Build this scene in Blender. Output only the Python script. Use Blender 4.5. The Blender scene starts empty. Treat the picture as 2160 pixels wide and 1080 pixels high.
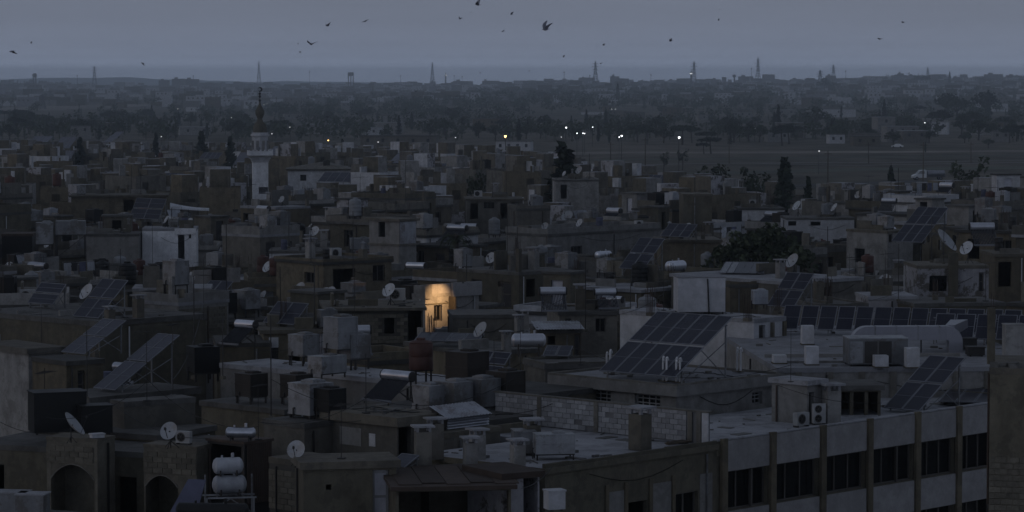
import bpy, bmesh, math, random
from mathutils import Vector, Matrix, Euler
R = math.radians
rnd = random.Random(7)
sc = bpy.context.scene
COL = sc.collection

# ------------------------------------------------------------------ camera
F, CX, CY, YH, CAMZ = 6300.0, 1080.0, 540.0, 170.0, 24.0
PITCH = math.atan((CY - YH) / F)
cam = bpy.data.cameras.new('camera')
cam.sensor_width = 36.0
cam.lens = 36.0 * F / 2160.0
cam.clip_start = 1.0
cam.clip_end = 60000.0
camo = bpy.data.objects.new('camera', cam)
COL.objects.link(camo)
camo.location = (0, 0, CAMZ)
camo.rotation_euler = (math.pi / 2 - PITCH, 0, 0)
sc.camera = camo

# ------------------------------------------------------------------ world: an even, overcast dusk sky
world = bpy.data.worlds.new('World')
sc.world = world
world.use_nodes = True
wn = world.node_tree
bg = wn.nodes['Background']
bg.inputs[1].default_value = 1.0
def wnode(t): return wn.nodes.new(t)
sky = wnode('ShaderNodeTexSky'); sky.sky_type = 'NISHITA'; sky.sun_disc = False
sky.sun_elevation = R(4); sky.sun_rotation = R(255); sky.dust_density = 1.0
sks = wnode('ShaderNodeVectorMath'); sks.operation = 'SCALE'; sks.inputs['Scale'].default_value = 0.10
wn.links.new(sky.outputs[0], sks.inputs[0])
tc = wnode('ShaderNodeTexCoord')
sep = wnode('ShaderNodeSeparateXYZ'); wn.links.new(tc.outputs['Generated'], sep.inputs[0])
mr = wnode('ShaderNodeMapRange'); mr.inputs['From Min'].default_value = 0.0; mr.inputs['From Max'].default_value = 1.0
wn.links.new(sep.outputs['Z'], mr.inputs['Value'])
cr = wnode('ShaderNodeValToRGB')
el = cr.color_ramp.elements
def sky_col(k): return (0.83 * k, 0.975 * k, 1.335 * k, 1)
el[0].position = 0.0; el[0].color = sky_col(0.95)
el[1].position = 1.0; el[1].color = (0.088, 0.104, 0.140, 1)
for ps, k in ((0.004, 0.86), (0.0065, 0.50), (0.010, 0.325), (0.020, 0.226), (0.035, 0.20), (0.12, 0.176)):
    e = el.new(ps); e.color = sky_col(k)
wn.links.new(mr.outputs[0], cr.inputs[0])
nz = wnode('ShaderNodeTexNoise'); nz.inputs['Scale'].default_value = 9.0; nz.inputs['Detail'].default_value = 3.0
mp = wnode('ShaderNodeMapping'); mp.inputs['Scale'].default_value = (1, 1, 9)
wn.links.new(tc.outputs['Generated'], mp.inputs[0]); wn.links.new(mp.outputs[0], nz.inputs['Vector'])
nm = wnode('ShaderNodeMapRange'); nm.inputs['From Min'].default_value = 0.3; nm.inputs['From Max'].default_value = 0.7; nm.inputs['To Min'].default_value = 0.955; nm.inputs['To Max'].default_value = 1.045
wn.links.new(nz.outputs['Fac'], nm.inputs['Value'])
cs = wnode('ShaderNodeVectorMath'); cs.operation = 'SCALE'
wn.links.new(cr.outputs[0], cs.inputs[0]); wn.links.new(nm.outputs[0], cs.inputs['Scale'])
mxs = wnode('ShaderNodeMix'); mxs.data_type = 'RGBA'; mxs.inputs[0].default_value = 0.10
wn.links.new(cs.outputs[0], mxs.inputs[6]); wn.links.new(sks.outputs[0], mxs.inputs[7])
wn.links.new(mxs.outputs[2], bg.inputs[0])

# the last glow of the evening, very soft, from the left behind the camera
sl = bpy.data.lights.new('sun', 'SUN'); sl.energy = 0.13; sl.angle = R(40); sl.color = (0.86, 0.92, 1.0)
so = bpy.data.objects.new('sun', sl); COL.objects.link(so)
sdir = Vector((math.sin(R(-118)) * math.cos(R(24)), math.cos(R(-118)) * math.cos(R(24)), math.sin(R(24))))
so.rotation_euler = sdir.to_track_quat('Z', 'Y').to_euler()

vs = sc.view_settings
vs.view_transform = 'Standard'; vs.look = 'None'; vs.gamma = 1.0; vs.use_curve_mapping = False
vs.exposure = 0.0
sc.render.engine = 'CYCLES'
cy = sc.cycles
cy.max_bounces = 5; cy.diffuse_bounces = 3; cy.glossy_bounces = 2; cy.transmission_bounces = 2; cy.volume_bounces = 6
cy.use_denoising = True; cy.caustics_reflective = False; cy.caustics_refractive = False
cy.sample_clamp_indirect = 2.0

# ------------------------------------------------------------------ pixel <-> world helpers (photo pixels, 2160 x 1080)
cp, sp = math.cos(PITCH), math.sin(PITCH)
def ray(px, py):
    a = (px - CX) / F; b = (CY - py) / F
    return Vector((a, cp + b * sp, -sp + b * cp))
def Wz(px, py, z):
    d = ray(px, py); t = (z - CAMZ) / d.z
    return Vector((d.x * t, d.y * t, z))
def Wd(px, py, dist):
    d = ray(px, py); t = dist / d.y
    return Vector((d.x * t, d.y * t, CAMZ + d.z * t))
def proj(p):
    x, y, z = p[0], p[1], p[2] - CAMZ
    dep = y * cp - z * sp
    if dep < 1: return None
    return (CX + F * x / dep, CY - F * (y * sp + z * cp) / dep, dep)
def along(C, dirv, px):
    """how far from C along the level direction dirv the picture column px is reached"""
    a = (px - CX) / F
    D0 = C.y * cp - (C.z - CAMZ) * sp
    den = dirv[0] - a * dirv[1] * cp
    return (a * D0 - C.x) / den
def axes(phi):
    c, s = math.cos(R(phi)), math.sin(R(phi))
    return Vector((c, s, 0)), Vector((-s, c, 0))

def sstep(a, b, x):
    t = min(1, max(0, (x - a) / (b - a))); return t * t * (3 - 2 * t)
def ground_z(x, y):
    """city on the flat, valley behind it, then a long slope up to the skyline"""
    px = x / max(y, 1) * F
    rise = sstep(1900, 6200, y)
    top = 12.0 + 5.0 * sstep(-300, 300, px) + 9.0 * sstep(200, 900, px) + 4.0 * sstep(-850, -1000, px) + 1.6 * math.sin(px * 0.006 + 1.0) + 1.0 * math.sin(px * 0.017)
    z = rise * top
    z += sstep(1300, 1800, y) * 1.2 * math.sin(x * 0.006 + y * 0.003)
    z -= sstep(6500, 9000, y) * 16
    return z

# ------------------------------------------------------------------ materials
MATS = {}
def mat(name, col, rough=0.9, metal=0.0, var=0.12, obj_var=0.2, scale=1.5, streak=0.0, bump=0.0, spec=0.3, stain=None, stain_amt=0.5, wave=None, coords='Object', hue=0.0):
    if name in MATS: return MATS[name]
    m = bpy.data.materials.new(name); m.use_nodes = True
    nt = m.node_tree; N = nt.nodes; L = nt.links
    b = N['Principled BSDF']
    b.inputs['Roughness'].default_value = rough; b.inputs['Metallic'].default_value = metal
    b.inputs['Specular IOR Level'].default_value = spec
    t = N.new('ShaderNodeTexCoord'); oi = N.new('ShaderNodeObjectInfo')
    add = N.new('ShaderNodeVectorMath'); add.operation = 'ADD'
    rv = N.new('ShaderNodeVectorMath'); rv.operation = 'SCALE'; rv.inputs[0].default_value = (37.0, 91.0, 53.0)
    L.new(oi.outputs['Random'], rv.inputs['Scale']); L.new(t.outputs[coords], add.inputs[0]); L.new(rv.outputs[0], add.inputs[1])
    nz = N.new('ShaderNodeTexNoise'); nz.inputs['Scale'].default_value = scale; nz.inputs['Detail'].default_value = 8; nz.inputs['Roughness'].default_value = 0.75
    L.new(add.outputs[0], nz.inputs['Vector'])
    r1 = N.new('ShaderNodeMapRange'); r1.inputs['From Min'].default_value = 0.3; r1.inputs['From Max'].default_value = 0.7
    r1.inputs['To Min'].default_value = 1 - var * 2; r1.inputs['To Max'].default_value = 1 + var * 2
    L.new(nz.outputs['Fac'], r1.inputs['Value'])
    r2 = N.new('ShaderNodeMapRange'); r2.inputs['To Min'].default_value = 1 - obj_var; r2.inputs['To Max'].default_value = 1 + obj_var
    L.new(oi.outputs['Random'], r2.inputs['Value'])
    mu = N.new('ShaderNodeMath'); mu.operation = 'MULTIPLY'; L.new(r1.outputs[0], mu.inputs[0]); L.new(r2.outputs[0], mu.inputs[1])
    last = mu.outputs[0]
    if streak > 0:
        mpn = N.new('ShaderNodeMapping'); mpn.inputs['Scale'].default_value = (1.3, 1.3, 0.22)
        L.new(add.outputs[0], mpn.inputs[0])
        n2 = N.new('ShaderNodeTexNoise'); n2.inputs['Scale'].default_value = 1.6; n2.inputs['Detail'].default_value = 4
        L.new(mpn.outputs[0], n2.inputs['Vector'])
        r3 = N.new('ShaderNodeMapRange'); r3.inputs['From Min'].default_value = 0.3; r3.inputs['From Max'].default_value = 0.6
        r3.inputs['To Min'].default_value = 1 - streak * 0.55; r3.inputs['To Max'].default_value = 1.06
        L.new(n2.outputs['Fac'], r3.inputs['Value'])
        m2 = N.new('ShaderNodeMath'); m2.operation = 'MULTIPLY'; L.new(last, m2.inputs[0]); L.new(r3.outputs[0], m2.inputs[1]); last = m2.outputs[0]
    sv = N.new('ShaderNodeVectorMath'); sv.operation = 'SCALE'; sv.inputs[0].default_value = col
    L.new(last, sv.inputs['Scale'])
    cout = sv.outputs[0]
    if stain:
        n3 = N.new('ShaderNodeTexNoise'); n3.inputs['Scale'].default_value = 0.9; n3.inputs['Detail'].default_value = 9; n3.inputs['Roughness'].default_value = 0.74
        L.new(add.outputs[0], n3.inputs['Vector'])
        r4 = N.new('ShaderNodeMapRange'); r4.inputs['From Min'].default_value = 0.51; r4.inputs['From Max'].default_value = 0.57; r4.inputs['To Max'].default_value = stain_amt
        L.new(n3.outputs['Fac'], r4.inputs['Value'])
        mx = N.new('ShaderNodeMix'); mx.data_type = 'RGBA'; mx.inputs[7].default_value = (*stain, 1)
        L.new(r4.outputs[0], mx.inputs[0]); L.new(cout, mx.inputs[6]); cout = mx.outputs[2]
    L.new(cout, b.inputs['Base Color'])
    if bump > 0:
        bp = N.new('ShaderNodeBump'); bp.inputs['Strength'].default_value = bump; bp.inputs['Distance'].default_value = 0.03
        n4 = N.new('ShaderNodeTexNoise'); n4.inputs['Scale'].default_value = 14; n4.inputs['Detail'].default_value = 4
        L.new(t.outputs[coords], n4.inputs['Vector']); L.new(n4.outputs['Fac'], bp.inputs['Height']); L.new(bp.outputs[0], b.inputs['Normal'])
    MATS[name] = m
    return m

M = {}
def defmats():
    M['tan'] = mat('plaster_tan', (0.146, 0.124, 0.088), streak=0.35, bump=0.3, stain=(0.075, 0.066, 0.052))
    M['grey'] = mat('plaster_grey', (0.152, 0.141, 0.122), streak=0.35, bump=0.3, stain=(0.085, 0.08, 0.072))
    M['dark'] = mat('plaster_dark', (0.118, 0.106, 0.080), streak=0.3, bump=0.3, stain=(0.065, 0.06, 0.048))
    M['light'] = mat('plaster_light', (0.25, 0.242, 0.232), streak=0.32, bump=0.2, stain=(0.14, 0.132, 0.122))
    M['white'] = mat('limewash', (0.50, 0.50, 0.52), streak=0.18, bump=0.15, obj_var=0.08, stain=(0.36, 0.35, 0.35), stain_amt=0.4)
    M['whiteb'] = mat('fresh_limewash', (0.74, 0.74, 0.76), streak=0.12, bump=0.1, obj_var=0.03, stain=(0.55, 0.54, 0.54), stain_amt=0.25)
    M['greyw'] = mat('worn_white_paint', (0.43, 0.43, 0.45), streak=0.12, bump=0.1, obj_var=0.04, stain=(0.37, 0.365, 0.365), stain_amt=0.3)
    M['peel'] = mat('peeling_whitewash', (0.35, 0.34, 0.355), streak=0.3, bump=0.3, obj_var=0.15, stain=(0.10, 0.088, 0.075), stain_amt=0.95, scale=2.2)
    M['roof'] = mat('roof_screed', (0.098, 0.094, 0.088), scale=0.6, var=0.2, bump=0.2, stain=(0.055, 0.052, 0.048), obj_var=0.35)
    M['roofl'] = mat('roof_screed_pale', (0.29, 0.29, 0.305), scale=0.5, var=0.14, bump=0.15, stain=(0.155, 0.15, 0.15), obj_var=0.15)
    M['conc'] = mat('raw_concrete', (0.132, 0.118, 0.094), streak=0.4, bump=0.4, stain=(0.075, 0.07, 0.062))
    M['block'] = mat('concrete_block', (0.15, 0.145, 0.135), var=0.16, bump=0.4, obj_var=0.16)
    M['wblock'] = mat('pale_block', (0.29, 0.29, 0.30), var=0.14, bump=0.4, obj_var=0.26, scale=2.5)
    M['tblock'] = mat('tan_block', (0.14, 0.128, 0.103), var=0.2, bump=0.4, obj_var=0.2)
    M['mortar'] = mat('mortar', (0.085, 0.08, 0.07), bump=0.3)
    M['wmortar'] = mat('pale_mortar', (0.15, 0.148, 0.15), bump=0.3)
    M['void'] = mat('dark_interior', (0.016, 0.016, 0.016), obj_var=0.1)
    M['glass'] = mat('window_glass', (0.015, 0.017, 0.02), rough=0.08, spec=0.5, var=0.0, obj_var=0.2)
    M['glass'].node_tree.nodes['Principled BSDF'].inputs['Alpha'].default_value = 0.45
    M['frame'] = mat('window_frame', (0.11, 0.10, 0.09), rough=0.7)
    M['wframe'] = mat('pale_window_frame', (0.30, 0.30, 0.30), rough=0.6)
    M['door'] = mat('painted_door', (0.045, 0.043, 0.045), rough=0.6, obj_var=0.5)
    M['wdoor'] = mat('white_door', (0.42, 0.42, 0.46), rough=0.5, streak=0.15)
    M['galv'] = mat('galvanised_sheet', (0.24, 0.245, 0.255), rough=0.5, metal=0.35, streak=0.35, stain=(0.10, 0.085, 0.07), stain_amt=0.6, obj_var=0.3)
    M['galvl'] = mat('bright_galvanised', (0.45, 0.46, 0.50), rough=0.32, metal=0.8, streak=0.1, obj_var=0.15)
    M['steel'] = mat('dark_steel', (0.05, 0.047, 0.045), rough=0.6, metal=0.4, obj_var=0.3)
    M['rust'] = mat('rusty_steel', (0.07, 0.052, 0.042), rough=0.85, streak=0.3, obj_var=0.3)
    M['blackt'] = mat('black_tank', (0.013, 0.013, 0.013), rough=0.55, obj_var=0.3)
    M['browng'] = mat('brown_tank', (0.034, 0.029, 0.025), rough=0.6, streak=0.3)
    M['redt'] = mat('red_tank', (0.085, 0.038, 0.030), rough=0.6, streak=0.3, obj_var=0.2)
    M['whitet'] = mat('white_tank', (0.37, 0.38, 0.41), rough=0.5, streak=0.25, obj_var=0.12)
    M['poly'] = mat('pale_plastic', (0.21, 0.215, 0.225), rough=0.5, streak=0.15, obj_var=0.25)
    M['alu'] = mat('aluminium_frame', (0.20, 0.205, 0.225), rough=0.5, metal=0.2, var=0.03, obj_var=0.12)
    M['heater'] = mat('heater_jacket', (0.60, 0.61, 0.66), rough=0.3, metal=0.55, var=0.05, obj_var=0.2)
    M['tubes'] = mat('collector_tubes', (0.018, 0.019, 0.026), rough=0.2, spec=0.6)
    M['dish'] = mat('dish_paint', (0.42, 0.43, 0.45), rough=0.5, obj_var=0.25, stain=(0.25, 0.2, 0.16), stain_amt=0.4)
    M['sheet'] = mat('corrugated_sheet', (0.36, 0.37, 0.40), rough=0.45, metal=0.4, streak=0.25, stain=(0.14, 0.10, 0.08), stain_amt=0.5, obj_var=0.25)
    M['tarp'] = mat('tarpaulin', (0.44, 0.45, 0.48), rough=0.7, obj_var=0.3, stain=(0.3, 0.29, 0.28))
    M['btarp'] = mat('blue_tarpaulin', (0.10, 0.105, 0.16), rough=0.7, obj_var=0.3)
    M['wood'] = mat('old_wood', (0.10, 0.08, 0.06), var=0.2, obj_var=0.4)
    M['acw'] = mat('ac_casing', (0.36, 0.36, 0.36), rough=0.5, obj_var=0.15)
    M['duct'] = mat('duct_sheet', (0.27, 0.27, 0.30), rough=0.4, metal=0.5, var=0.05, streak=0.1, obj_var=0.05)
    M['pipe'] = mat('white_pipe', (0.55, 0.55, 0.56), rough=0.5)
    M['leafd'] = mat('dark_leaf', (0.030, 0.040, 0.026), var=0.3, obj_var=0.35, scale=0.8)
    M['leafm'] = mat('mid_leaf', (0.042, 0.052, 0.03), var=0.3, obj_var=0.35, scale=0.8)
    M['bark'] = mat('bark', (0.05, 0.042, 0.034))
    M['curtain'] = mat('curtain_cloth', (0.16, 0.15, 0.14), obj_var=0.5)
    M['bird'] = mat('dark_feather', (0.20, 0.20, 0.225), obj_var=0.3)
    M['carw'] = mat('white_car_paint', (0.62, 0.63, 0.65), rough=0.25, spec=0.5, var=0.02, obj_var=0.05)
    M['card'] = mat('dark_car_paint', (0.05, 0.05, 0.06), rough=0.25, spec=0.5, var=0.02)
    M['tyre'] = mat('tyre_rubber', (0.015, 0.015, 0.015))
    M['lattice'] = mat('lattice_steel', (0.09, 0.09, 0.10), rough=0.6, obj_var=0.2)
    M['panel'] = panel_mat()
    M['panelp'] = panel_mat('solar_cells_sky_pale', (0.15, 0.155, 0.18), 0.4)  # pale base colour stands for sky reflected by the far panels
    M['cream'] = mat('cream_panel', (0.30, 0.29, 0.29), streak=0.1, bump=0.1, obj_var=0.07, stain=(0.24, 0.23, 0.225), stain_amt=0.4)
    M['panell'] = panel_mat('solar_cells_pale_blue', (0.05, 0.052, 0.068), 0.28)  # lighter blue cell colour; on far arrays it stands for reflected sky
def panel_mat(name='solar_cells', base=(0.017, 0.018, 0.030), rough=0.30):
    m = bpy.data.materials.new(name); m.use_nodes = True
    nt = m.node_tree; N = nt.nodes; L = nt.links; b = N['Principled BSDF']
    t = N.new('ShaderNodeTexCoord'); br = N.new('ShaderNodeTexBrick')
    br.offset = 0.0; br.inputs['Color1'].default_value = (*base, 1); br.inputs['Color2'].default_value = (base[0] * 1.15, base[1] * 1.15, base[2] * 1.2, 1)
    br.inputs['Mortar'].default_value = (0.034, 0.035, 0.046, 1); br.inputs['Scale'].default_value = 1.0; br.inputs['Mortar Size'].default_value = 0.006
    br.inputs['Brick Width'].default_value = 0.17; br.inputs['Row Height'].default_value = 0.17
    L.new(t.outputs['Object'], br.inputs['Vector'])
    nz = N.new('ShaderNodeTexNoise'); nz.inputs['Scale'].default_value = 1.1; nz.inputs['Detail'].default_value = 5
    L.new(t.outputs['Object'], nz.inputs['Vector'])
    mx = N.new('ShaderNodeMix'); mx.data_type = 'RGBA'; mx.inputs[7].default_value = (0.05, 0.048, 0.047, 1)
    mr = N.new('ShaderNodeMapRange'); mr.inputs['From Min'].default_value = 0.4; mr.inputs['From Max'].default_value = 0.75; mr.inputs['To Max'].default_value = 0.35
    L.new(nz.outputs['Fac'], mr.inputs['Value']); L.new(mr.outputs[0], mx.inputs[0]); L.new(br.outputs['Color'], mx.inputs[6])
    L.new(mx.outputs[2], b.inputs['Base Color'])
    oi = N.new('ShaderNodeObjectInfo'); r2 = N.new('ShaderNodeMapRange'); r2.inputs['To Min'].default_value = rough * 0.7; r2.inputs['To Max'].default_value = rough * 1.3
    L.new(oi.outputs['Random'], r2.inputs['Value']); L.new(r2.outputs[0], b.inputs['Roughness'])
    b.inputs['Specular IOR Level'].default_value = 0.26
    return m
def emis(name, col, st):
    m = bpy.data.materials.new(name); m.use_nodes = True
    b = m.node_tree.nodes['Principled BSDF']
    b.inputs['Emission Color'].default_value = (*col, 1); b.inputs['Emission Strength'].default_value = st
    b.inputs['Base Color'].default_value = (0.5, 0.5, 0.5, 1)
    return m
defmats()
M['bulb'] = emis('lit_bulb_white', (0.95, 0.97, 1.0), 3.6)
M['bulbf'] = emis('lit_bulb_faint', (0.95, 0.97, 1.0), 1.1)
M['bulbw'] = emis('lit_bulb_warm', (1.0, 0.60, 0.2), 6.0)
M['bulbh'] = emis('lit_lamp_amber', (1.0, 0.62, 0.25), 3.0)

# ------------------------------------------------------------------ mesh builder
class MB:
    def __init__(s): s.v = []; s.f = []; s.m = []
    def quad(s, a, b, c, d, mi=0):
        n = len(s.v); s.v += [tuple(a), tuple(b), tuple(c), tuple(d)]; s.f.append((n, n + 1, n + 2, n + 3)); s.m.append(mi)
    def poly(s, pts, mi=0):
        n = len(s.v); s.v += [tuple(p) for p in pts]; s.f.append(tuple(range(n, n + len(pts)))); s.m.append(mi)
    def box(s, x0, y0, z0, x1, y1, z1, mi=0, bottom=True):
        n = len(s.v)
        s.v += [(x0, y0, z0), (x1, y0, z0), (x1, y1, z0), (x0, y1, z0), (x0, y0, z1), (x1, y0, z1), (x1, y1, z1), (x0, y1, z1)]
        fs = [(4, 5, 6, 7), (0, 1, 5, 4), (1, 2, 6, 5), (2, 3, 7, 6), (3, 0, 4, 7)]
        if bottom: fs.append((3, 2, 1, 0))
        for f in fs: s.f.append(tuple(n + i for i in f)); s.m.append(mi)
        return s
    def cbox(s, cx, cy, cz, sx, sy, sz, mi=0): return s.box(cx - sx / 2, cy - sy / 2, cz - sz / 2, cx + sx / 2, cy + sy / 2, cz + sz / 2, mi)
    def tube(s, p0, p1, r0, r1=None, n=6, mi=0, cap=True):
        if r1 is None: r1 = r0
        p0, p1 = Vector(p0), Vector(p1); d = p1 - p0
        if d.length < 1e-6: return s
        d.normalize(); a = d.orthogonal().normalized(); b = d.cross(a); k = len(s.v)
        for p, r in ((p0, r0), (p1, r1)):
            for i in range(n):
                t = 2 * math.pi * i / n; s.v.append(tuple(p + a * (r * math.cos(t)) + b * (r * math.sin(t))))
        for i in range(n):
            j = (i + 1) % n; s.f.append((k + i, k + j, k + n + j, k + n + i)); s.m.append(mi)
        if cap:
            s.f.append(tuple(k + n - 1 - i for i in range(n))); s.m.append(mi)
            s.f.append(tuple(k + n + i for i in range(n))); s.m.append(mi)
        return s
    def lathe(s, prof, n=12, mi=0, c=(0, 0, 0), axis='z', cap=True):
        k = len(s.v)
        for r, h in prof:
            for i in range(n):
                t = 2 * math.pi * i / n; x, y = r * math.cos(t), r * math.sin(t)
                p = (x, y, h) if axis == 'z' else ((h, x, y) if axis == 'x' else (y, h, x))
                s.v.append((c[0] + p[0], c[1] + p[1], c[2] + p[2]))
        for q in range(len(prof) - 1):
            for i in range(n):
                j = (i + 1) % n; s.f.append((k + q * n + i, k + q * n + j, k + (q + 1) * n + j, k + (q + 1) * n + i)); s.m.append(mi)
        if cap:
            s.f.append(tuple(k + n - 1 - i for i in range(n))); s.m.append(mi)
            b = k + (len(prof) - 1) * n; s.f.append(tuple(b + i for i in range(n))); s.m.append(mi)
        return s
    def corr(s, P, U, V, nu, amp, N, mi=0, th=0.0):
        """corrugated sheet at P spanned by U (across the waves, nu of them) and V"""
        P, U, V, N = Vector(P), Vector(U), Vector(V), Vector(N); k = len(s.v); st = nu * 4
        for i in range(st + 1):
            o = N * (amp * math.sin(i * math.pi / 2))
            s.v.append(tuple(P + U * (i / st) + o)); s.v.append(tuple(P + U * (i / st) + V + o))
        for i in range(st): s.f.append((k + 2 * i, k + 2 * i + 2, k + 2 * i + 3, k + 2 * i + 1)); s.m.append(mi)
        return s
    def mesh(s, name, mats, smooth=False):
        me = bpy.data.meshes.new(name); me.from_pydata(s.v, [], s.f)
        for m in mats: me.materials.append(M[m] if isinstance(m, str) else m)
        if len(mats) > 1: me.polygons.foreach_set('material_index', s.m)
        if smooth:
            me.polygons.foreach_set('use_smooth', [True] * len(me.polygons))
            try: me.set_sharp_from_angle(angle=R(40))
            except Exception: pass
        me.update(); return me

def link(name, me, parent=None, loc=None, rot=None):
    o = bpy.data.objects.new(name, me); COL.objects.link(o)
    if parent is not None: o.parent = parent
    if loc is not None: o.location = loc
    if rot is not None: o.rotation_euler = rot
    return o
def add(name, mb, mats, parent=None, smooth=False, loc=None, rot=None):
    if isinstance(mats, str): mats = [mats]
    return link(name, mb.mesh(name, mats, smooth), parent, loc, rot)
def structure(o): o['kind'] = 'structure'; return o

# things are registered here; their labels are written at the very end, when everything can be referred to
REG = []
LAND = []       # (phrase, px, py, depth)
def thing(name, look, cat, group, loc, rz=0.0, label=None, me=None, rot=None, size=None):
    o = bpy.data.objects.new(name, me); COL.objects.link(o)
    o.location = loc; o.rotation_euler = rot if rot is not None else (0, 0, rz)
    reg(o, look, cat, group, label); return o
def reg(o, look, cat, group, label=None, extra=()):
    o['category'] = cat
    if group: o['group'] = group
    REG.append([o, look, label, extra])
def landmark(phrase, p):
    q = proj(p)
    if q: LAND.append((phrase, q[0], q[1], q[2]))

# prototypes: (name, [(part name, mesh, loc, rot, [sub-parts])])
def stamp(name, proto, look, cat, group, loc, rz=0.0, scale=1.0, label=None, rot=None):
    root_mesh, parts = proto
    o = thing(name, look, cat, group, loc, rz, label, root_mesh, rot)
    if scale != 1.0: o.scale = (scale,) * 3 if not isinstance(scale, tuple) else scale
    for pn, me, pl, pr, subs in parts:
        p = link(pn, me, o, pl, pr)
        for sn, sme, sloc, srot in subs: link(sn, sme, p, sloc, srot)
    return o
def P_(n, me, loc=None, rot=None, subs=()): return (n, me, loc, rot, subs)
# ------------------------------------------------------------------ houses
def wall_face(mb, A, B, z0, z1, ops, depth=0.22, mi=0):
    """one outer wall from A to B (local xy, outside on the right-hand side when walking A->B), with real openings"""
    A, B = Vector((A[0], A[1], 0)), Vector((B[0], B[1], 0)); d = (B - A); L = d.length; d.normalize()
    inn = Vector((-d.y, d.x, 0))
    ops = [o for o in ops if o[0] > 0.05 and o[1] < L - 0.05 and o[1] > o[0]]
    xs = sorted({0.0, L, *[o[0] for o in ops], *[o[1] for o in ops]}); zs = sorted({z0, z1, *[o[2] for o in ops], *[o[3] for o in ops]})
    def P(s, z, k=0.0): q = A + d * s + inn * k; return (q.x, q.y, z)
    for i in range(len(xs) - 1):
        for j in range(len(zs) - 1):
            sx, zz = (xs[i] + xs[i + 1]) / 2, (zs[j] + zs[j + 1]) / 2
            if any(o[0] < sx < o[1] and o[2] < zz < o[3] for o in ops): continue
            mb.quad(P(xs[i], zs[j]), P(xs[i + 1], zs[j]), P(xs[i + 1], zs[j + 1]), P(xs[i], zs[j + 1]), mi)
    for a, b, c, e in [o[:4] for o in ops]:
        mb.quad(P(a, c), P(a, c, depth), P(b, c, depth), P(b, c), mi)
        mb.quad(P(a, e), P(b, e), P(b, e, depth), P(a, e, depth), mi)
        mb.quad(P(a, c), P(a, e), P(a, e, depth), P(a, c, depth), mi)
        mb.quad(P(b, c), P(b, c, depth), P(b, e, depth), P(b, e), mi)

def fill_opening(root, A, d, inn, o, kind, fm='frame', depth=0.16):
    """window or door standing in an opening; local frame: x along the wall, y inwards"""
    w, h = o[1] - o[0], o[3] - o[2]
    q = Vector((A[0], A[1], 0)) + d * o[0] + inn * depth
    rz = math.atan2(d.y, d.x); loc = (q.x, q.y, o[2])
    if kind == 'door' or kind == 'wdoor':
        mb = MB(); mb.box(0, 0, 0, w, 0.05, h); m2 = MB()
        m2.box(0.03, -0.03, 0.03, 0.09, 0.0, h - 0.03).box(w - 0.09, -0.03, 0.03, w - 0.03, 0.0, h - 0.03).box(0.09, -0.03, h - 0.12, w - 0.09, 0.0, h - 0.05).box(0.09, -0.03, h * 0.48, w - 0.09, 0.0, h * 0.53)
        p = add('door', mb, 'door' if kind == 'door' else 'wdoor', root, loc=loc, rot=(0, 0, rz))
        add('door_rail', m2, 'frame' if kind == 'door' else 'wframe', p)
        if w > 0.7:
            m3 = MB(); m3.box(w * 0.84, -0.07, h * 0.44, w * 0.88, -0.032, h * 0.5); add('handle', m3, 'steel', p)
        return p
    if kind == 'void': return None
    if kind == 'shut':
        mb = MB(); n = max(3, int(h / 0.12))
        for i in range(n): mb.box(0.02, 0.0, h * i / n + 0.008, w - 0.02, 0.05, h * (i + 1) / n - 0.008)
        return add('shutter', mb, 'galv' if w > 1.05 else 'door', root, loc=loc, rot=(0, 0, rz))
    mb = MB(); t = 0.06
    mb.box(0, 0, 0, t, 0.06, h).box(w - t, 0, 0, w, 0.06, h).box(t, 0, 0, w - t, 0.06, t).box(t, 0, h - t, w - t, 0.06, h)
    if kind == 'bars':
        n = max(2, int(w / 0.35))
        for i in range(1, n): mb.box(w * i / n - 0.022, -0.02, t, w * i / n + 0.022, 0.02, h - t)
        for zz in (0.38, 0.68): mb.box(t, -0.026, h * zz, w - t, 0.014, h * zz + 0.045)
    else:
        n = 2 if w < 1.5 else 3
        for i in range(1, n): mb.box(w * i / n - 0.03, 0.0, t, w * i / n + 0.03, 0.055, h - t)
    p = add('window', mb, fm, root, loc=loc, rot=(0, 0, rz))
    g = MB(); g.box(0.03, 0.062, 0.03, w - 0.03, 0.066, h - 0.03)
    add('pane', g, 'glass', p)
    if (int(q.x * 97 + q.y * 57 + o[2] * 13) % 5) < 2:
        g = MB(); cw = w * (0.35 + 0.1 * (int(q.x * 31) % 4)); x0 = 0.05 if int(q.y * 11) % 2 else w - cw - 0.05; n = 6
        for i in range(n + 1): g.v += [(x0 + cw * i / n, 0.11 + 0.02 * (i % 2), h * 0.06), (x0 + cw * i / n, 0.11 + 0.02 * (i % 2), h * 0.94)]
        for i in range(n): g.f.append((2 * i, 2 * i + 2, 2 * i + 3, 2 * i + 1)); g.m.append(0)
        add('curtain', g, 'curtain', p)
    return p

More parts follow.
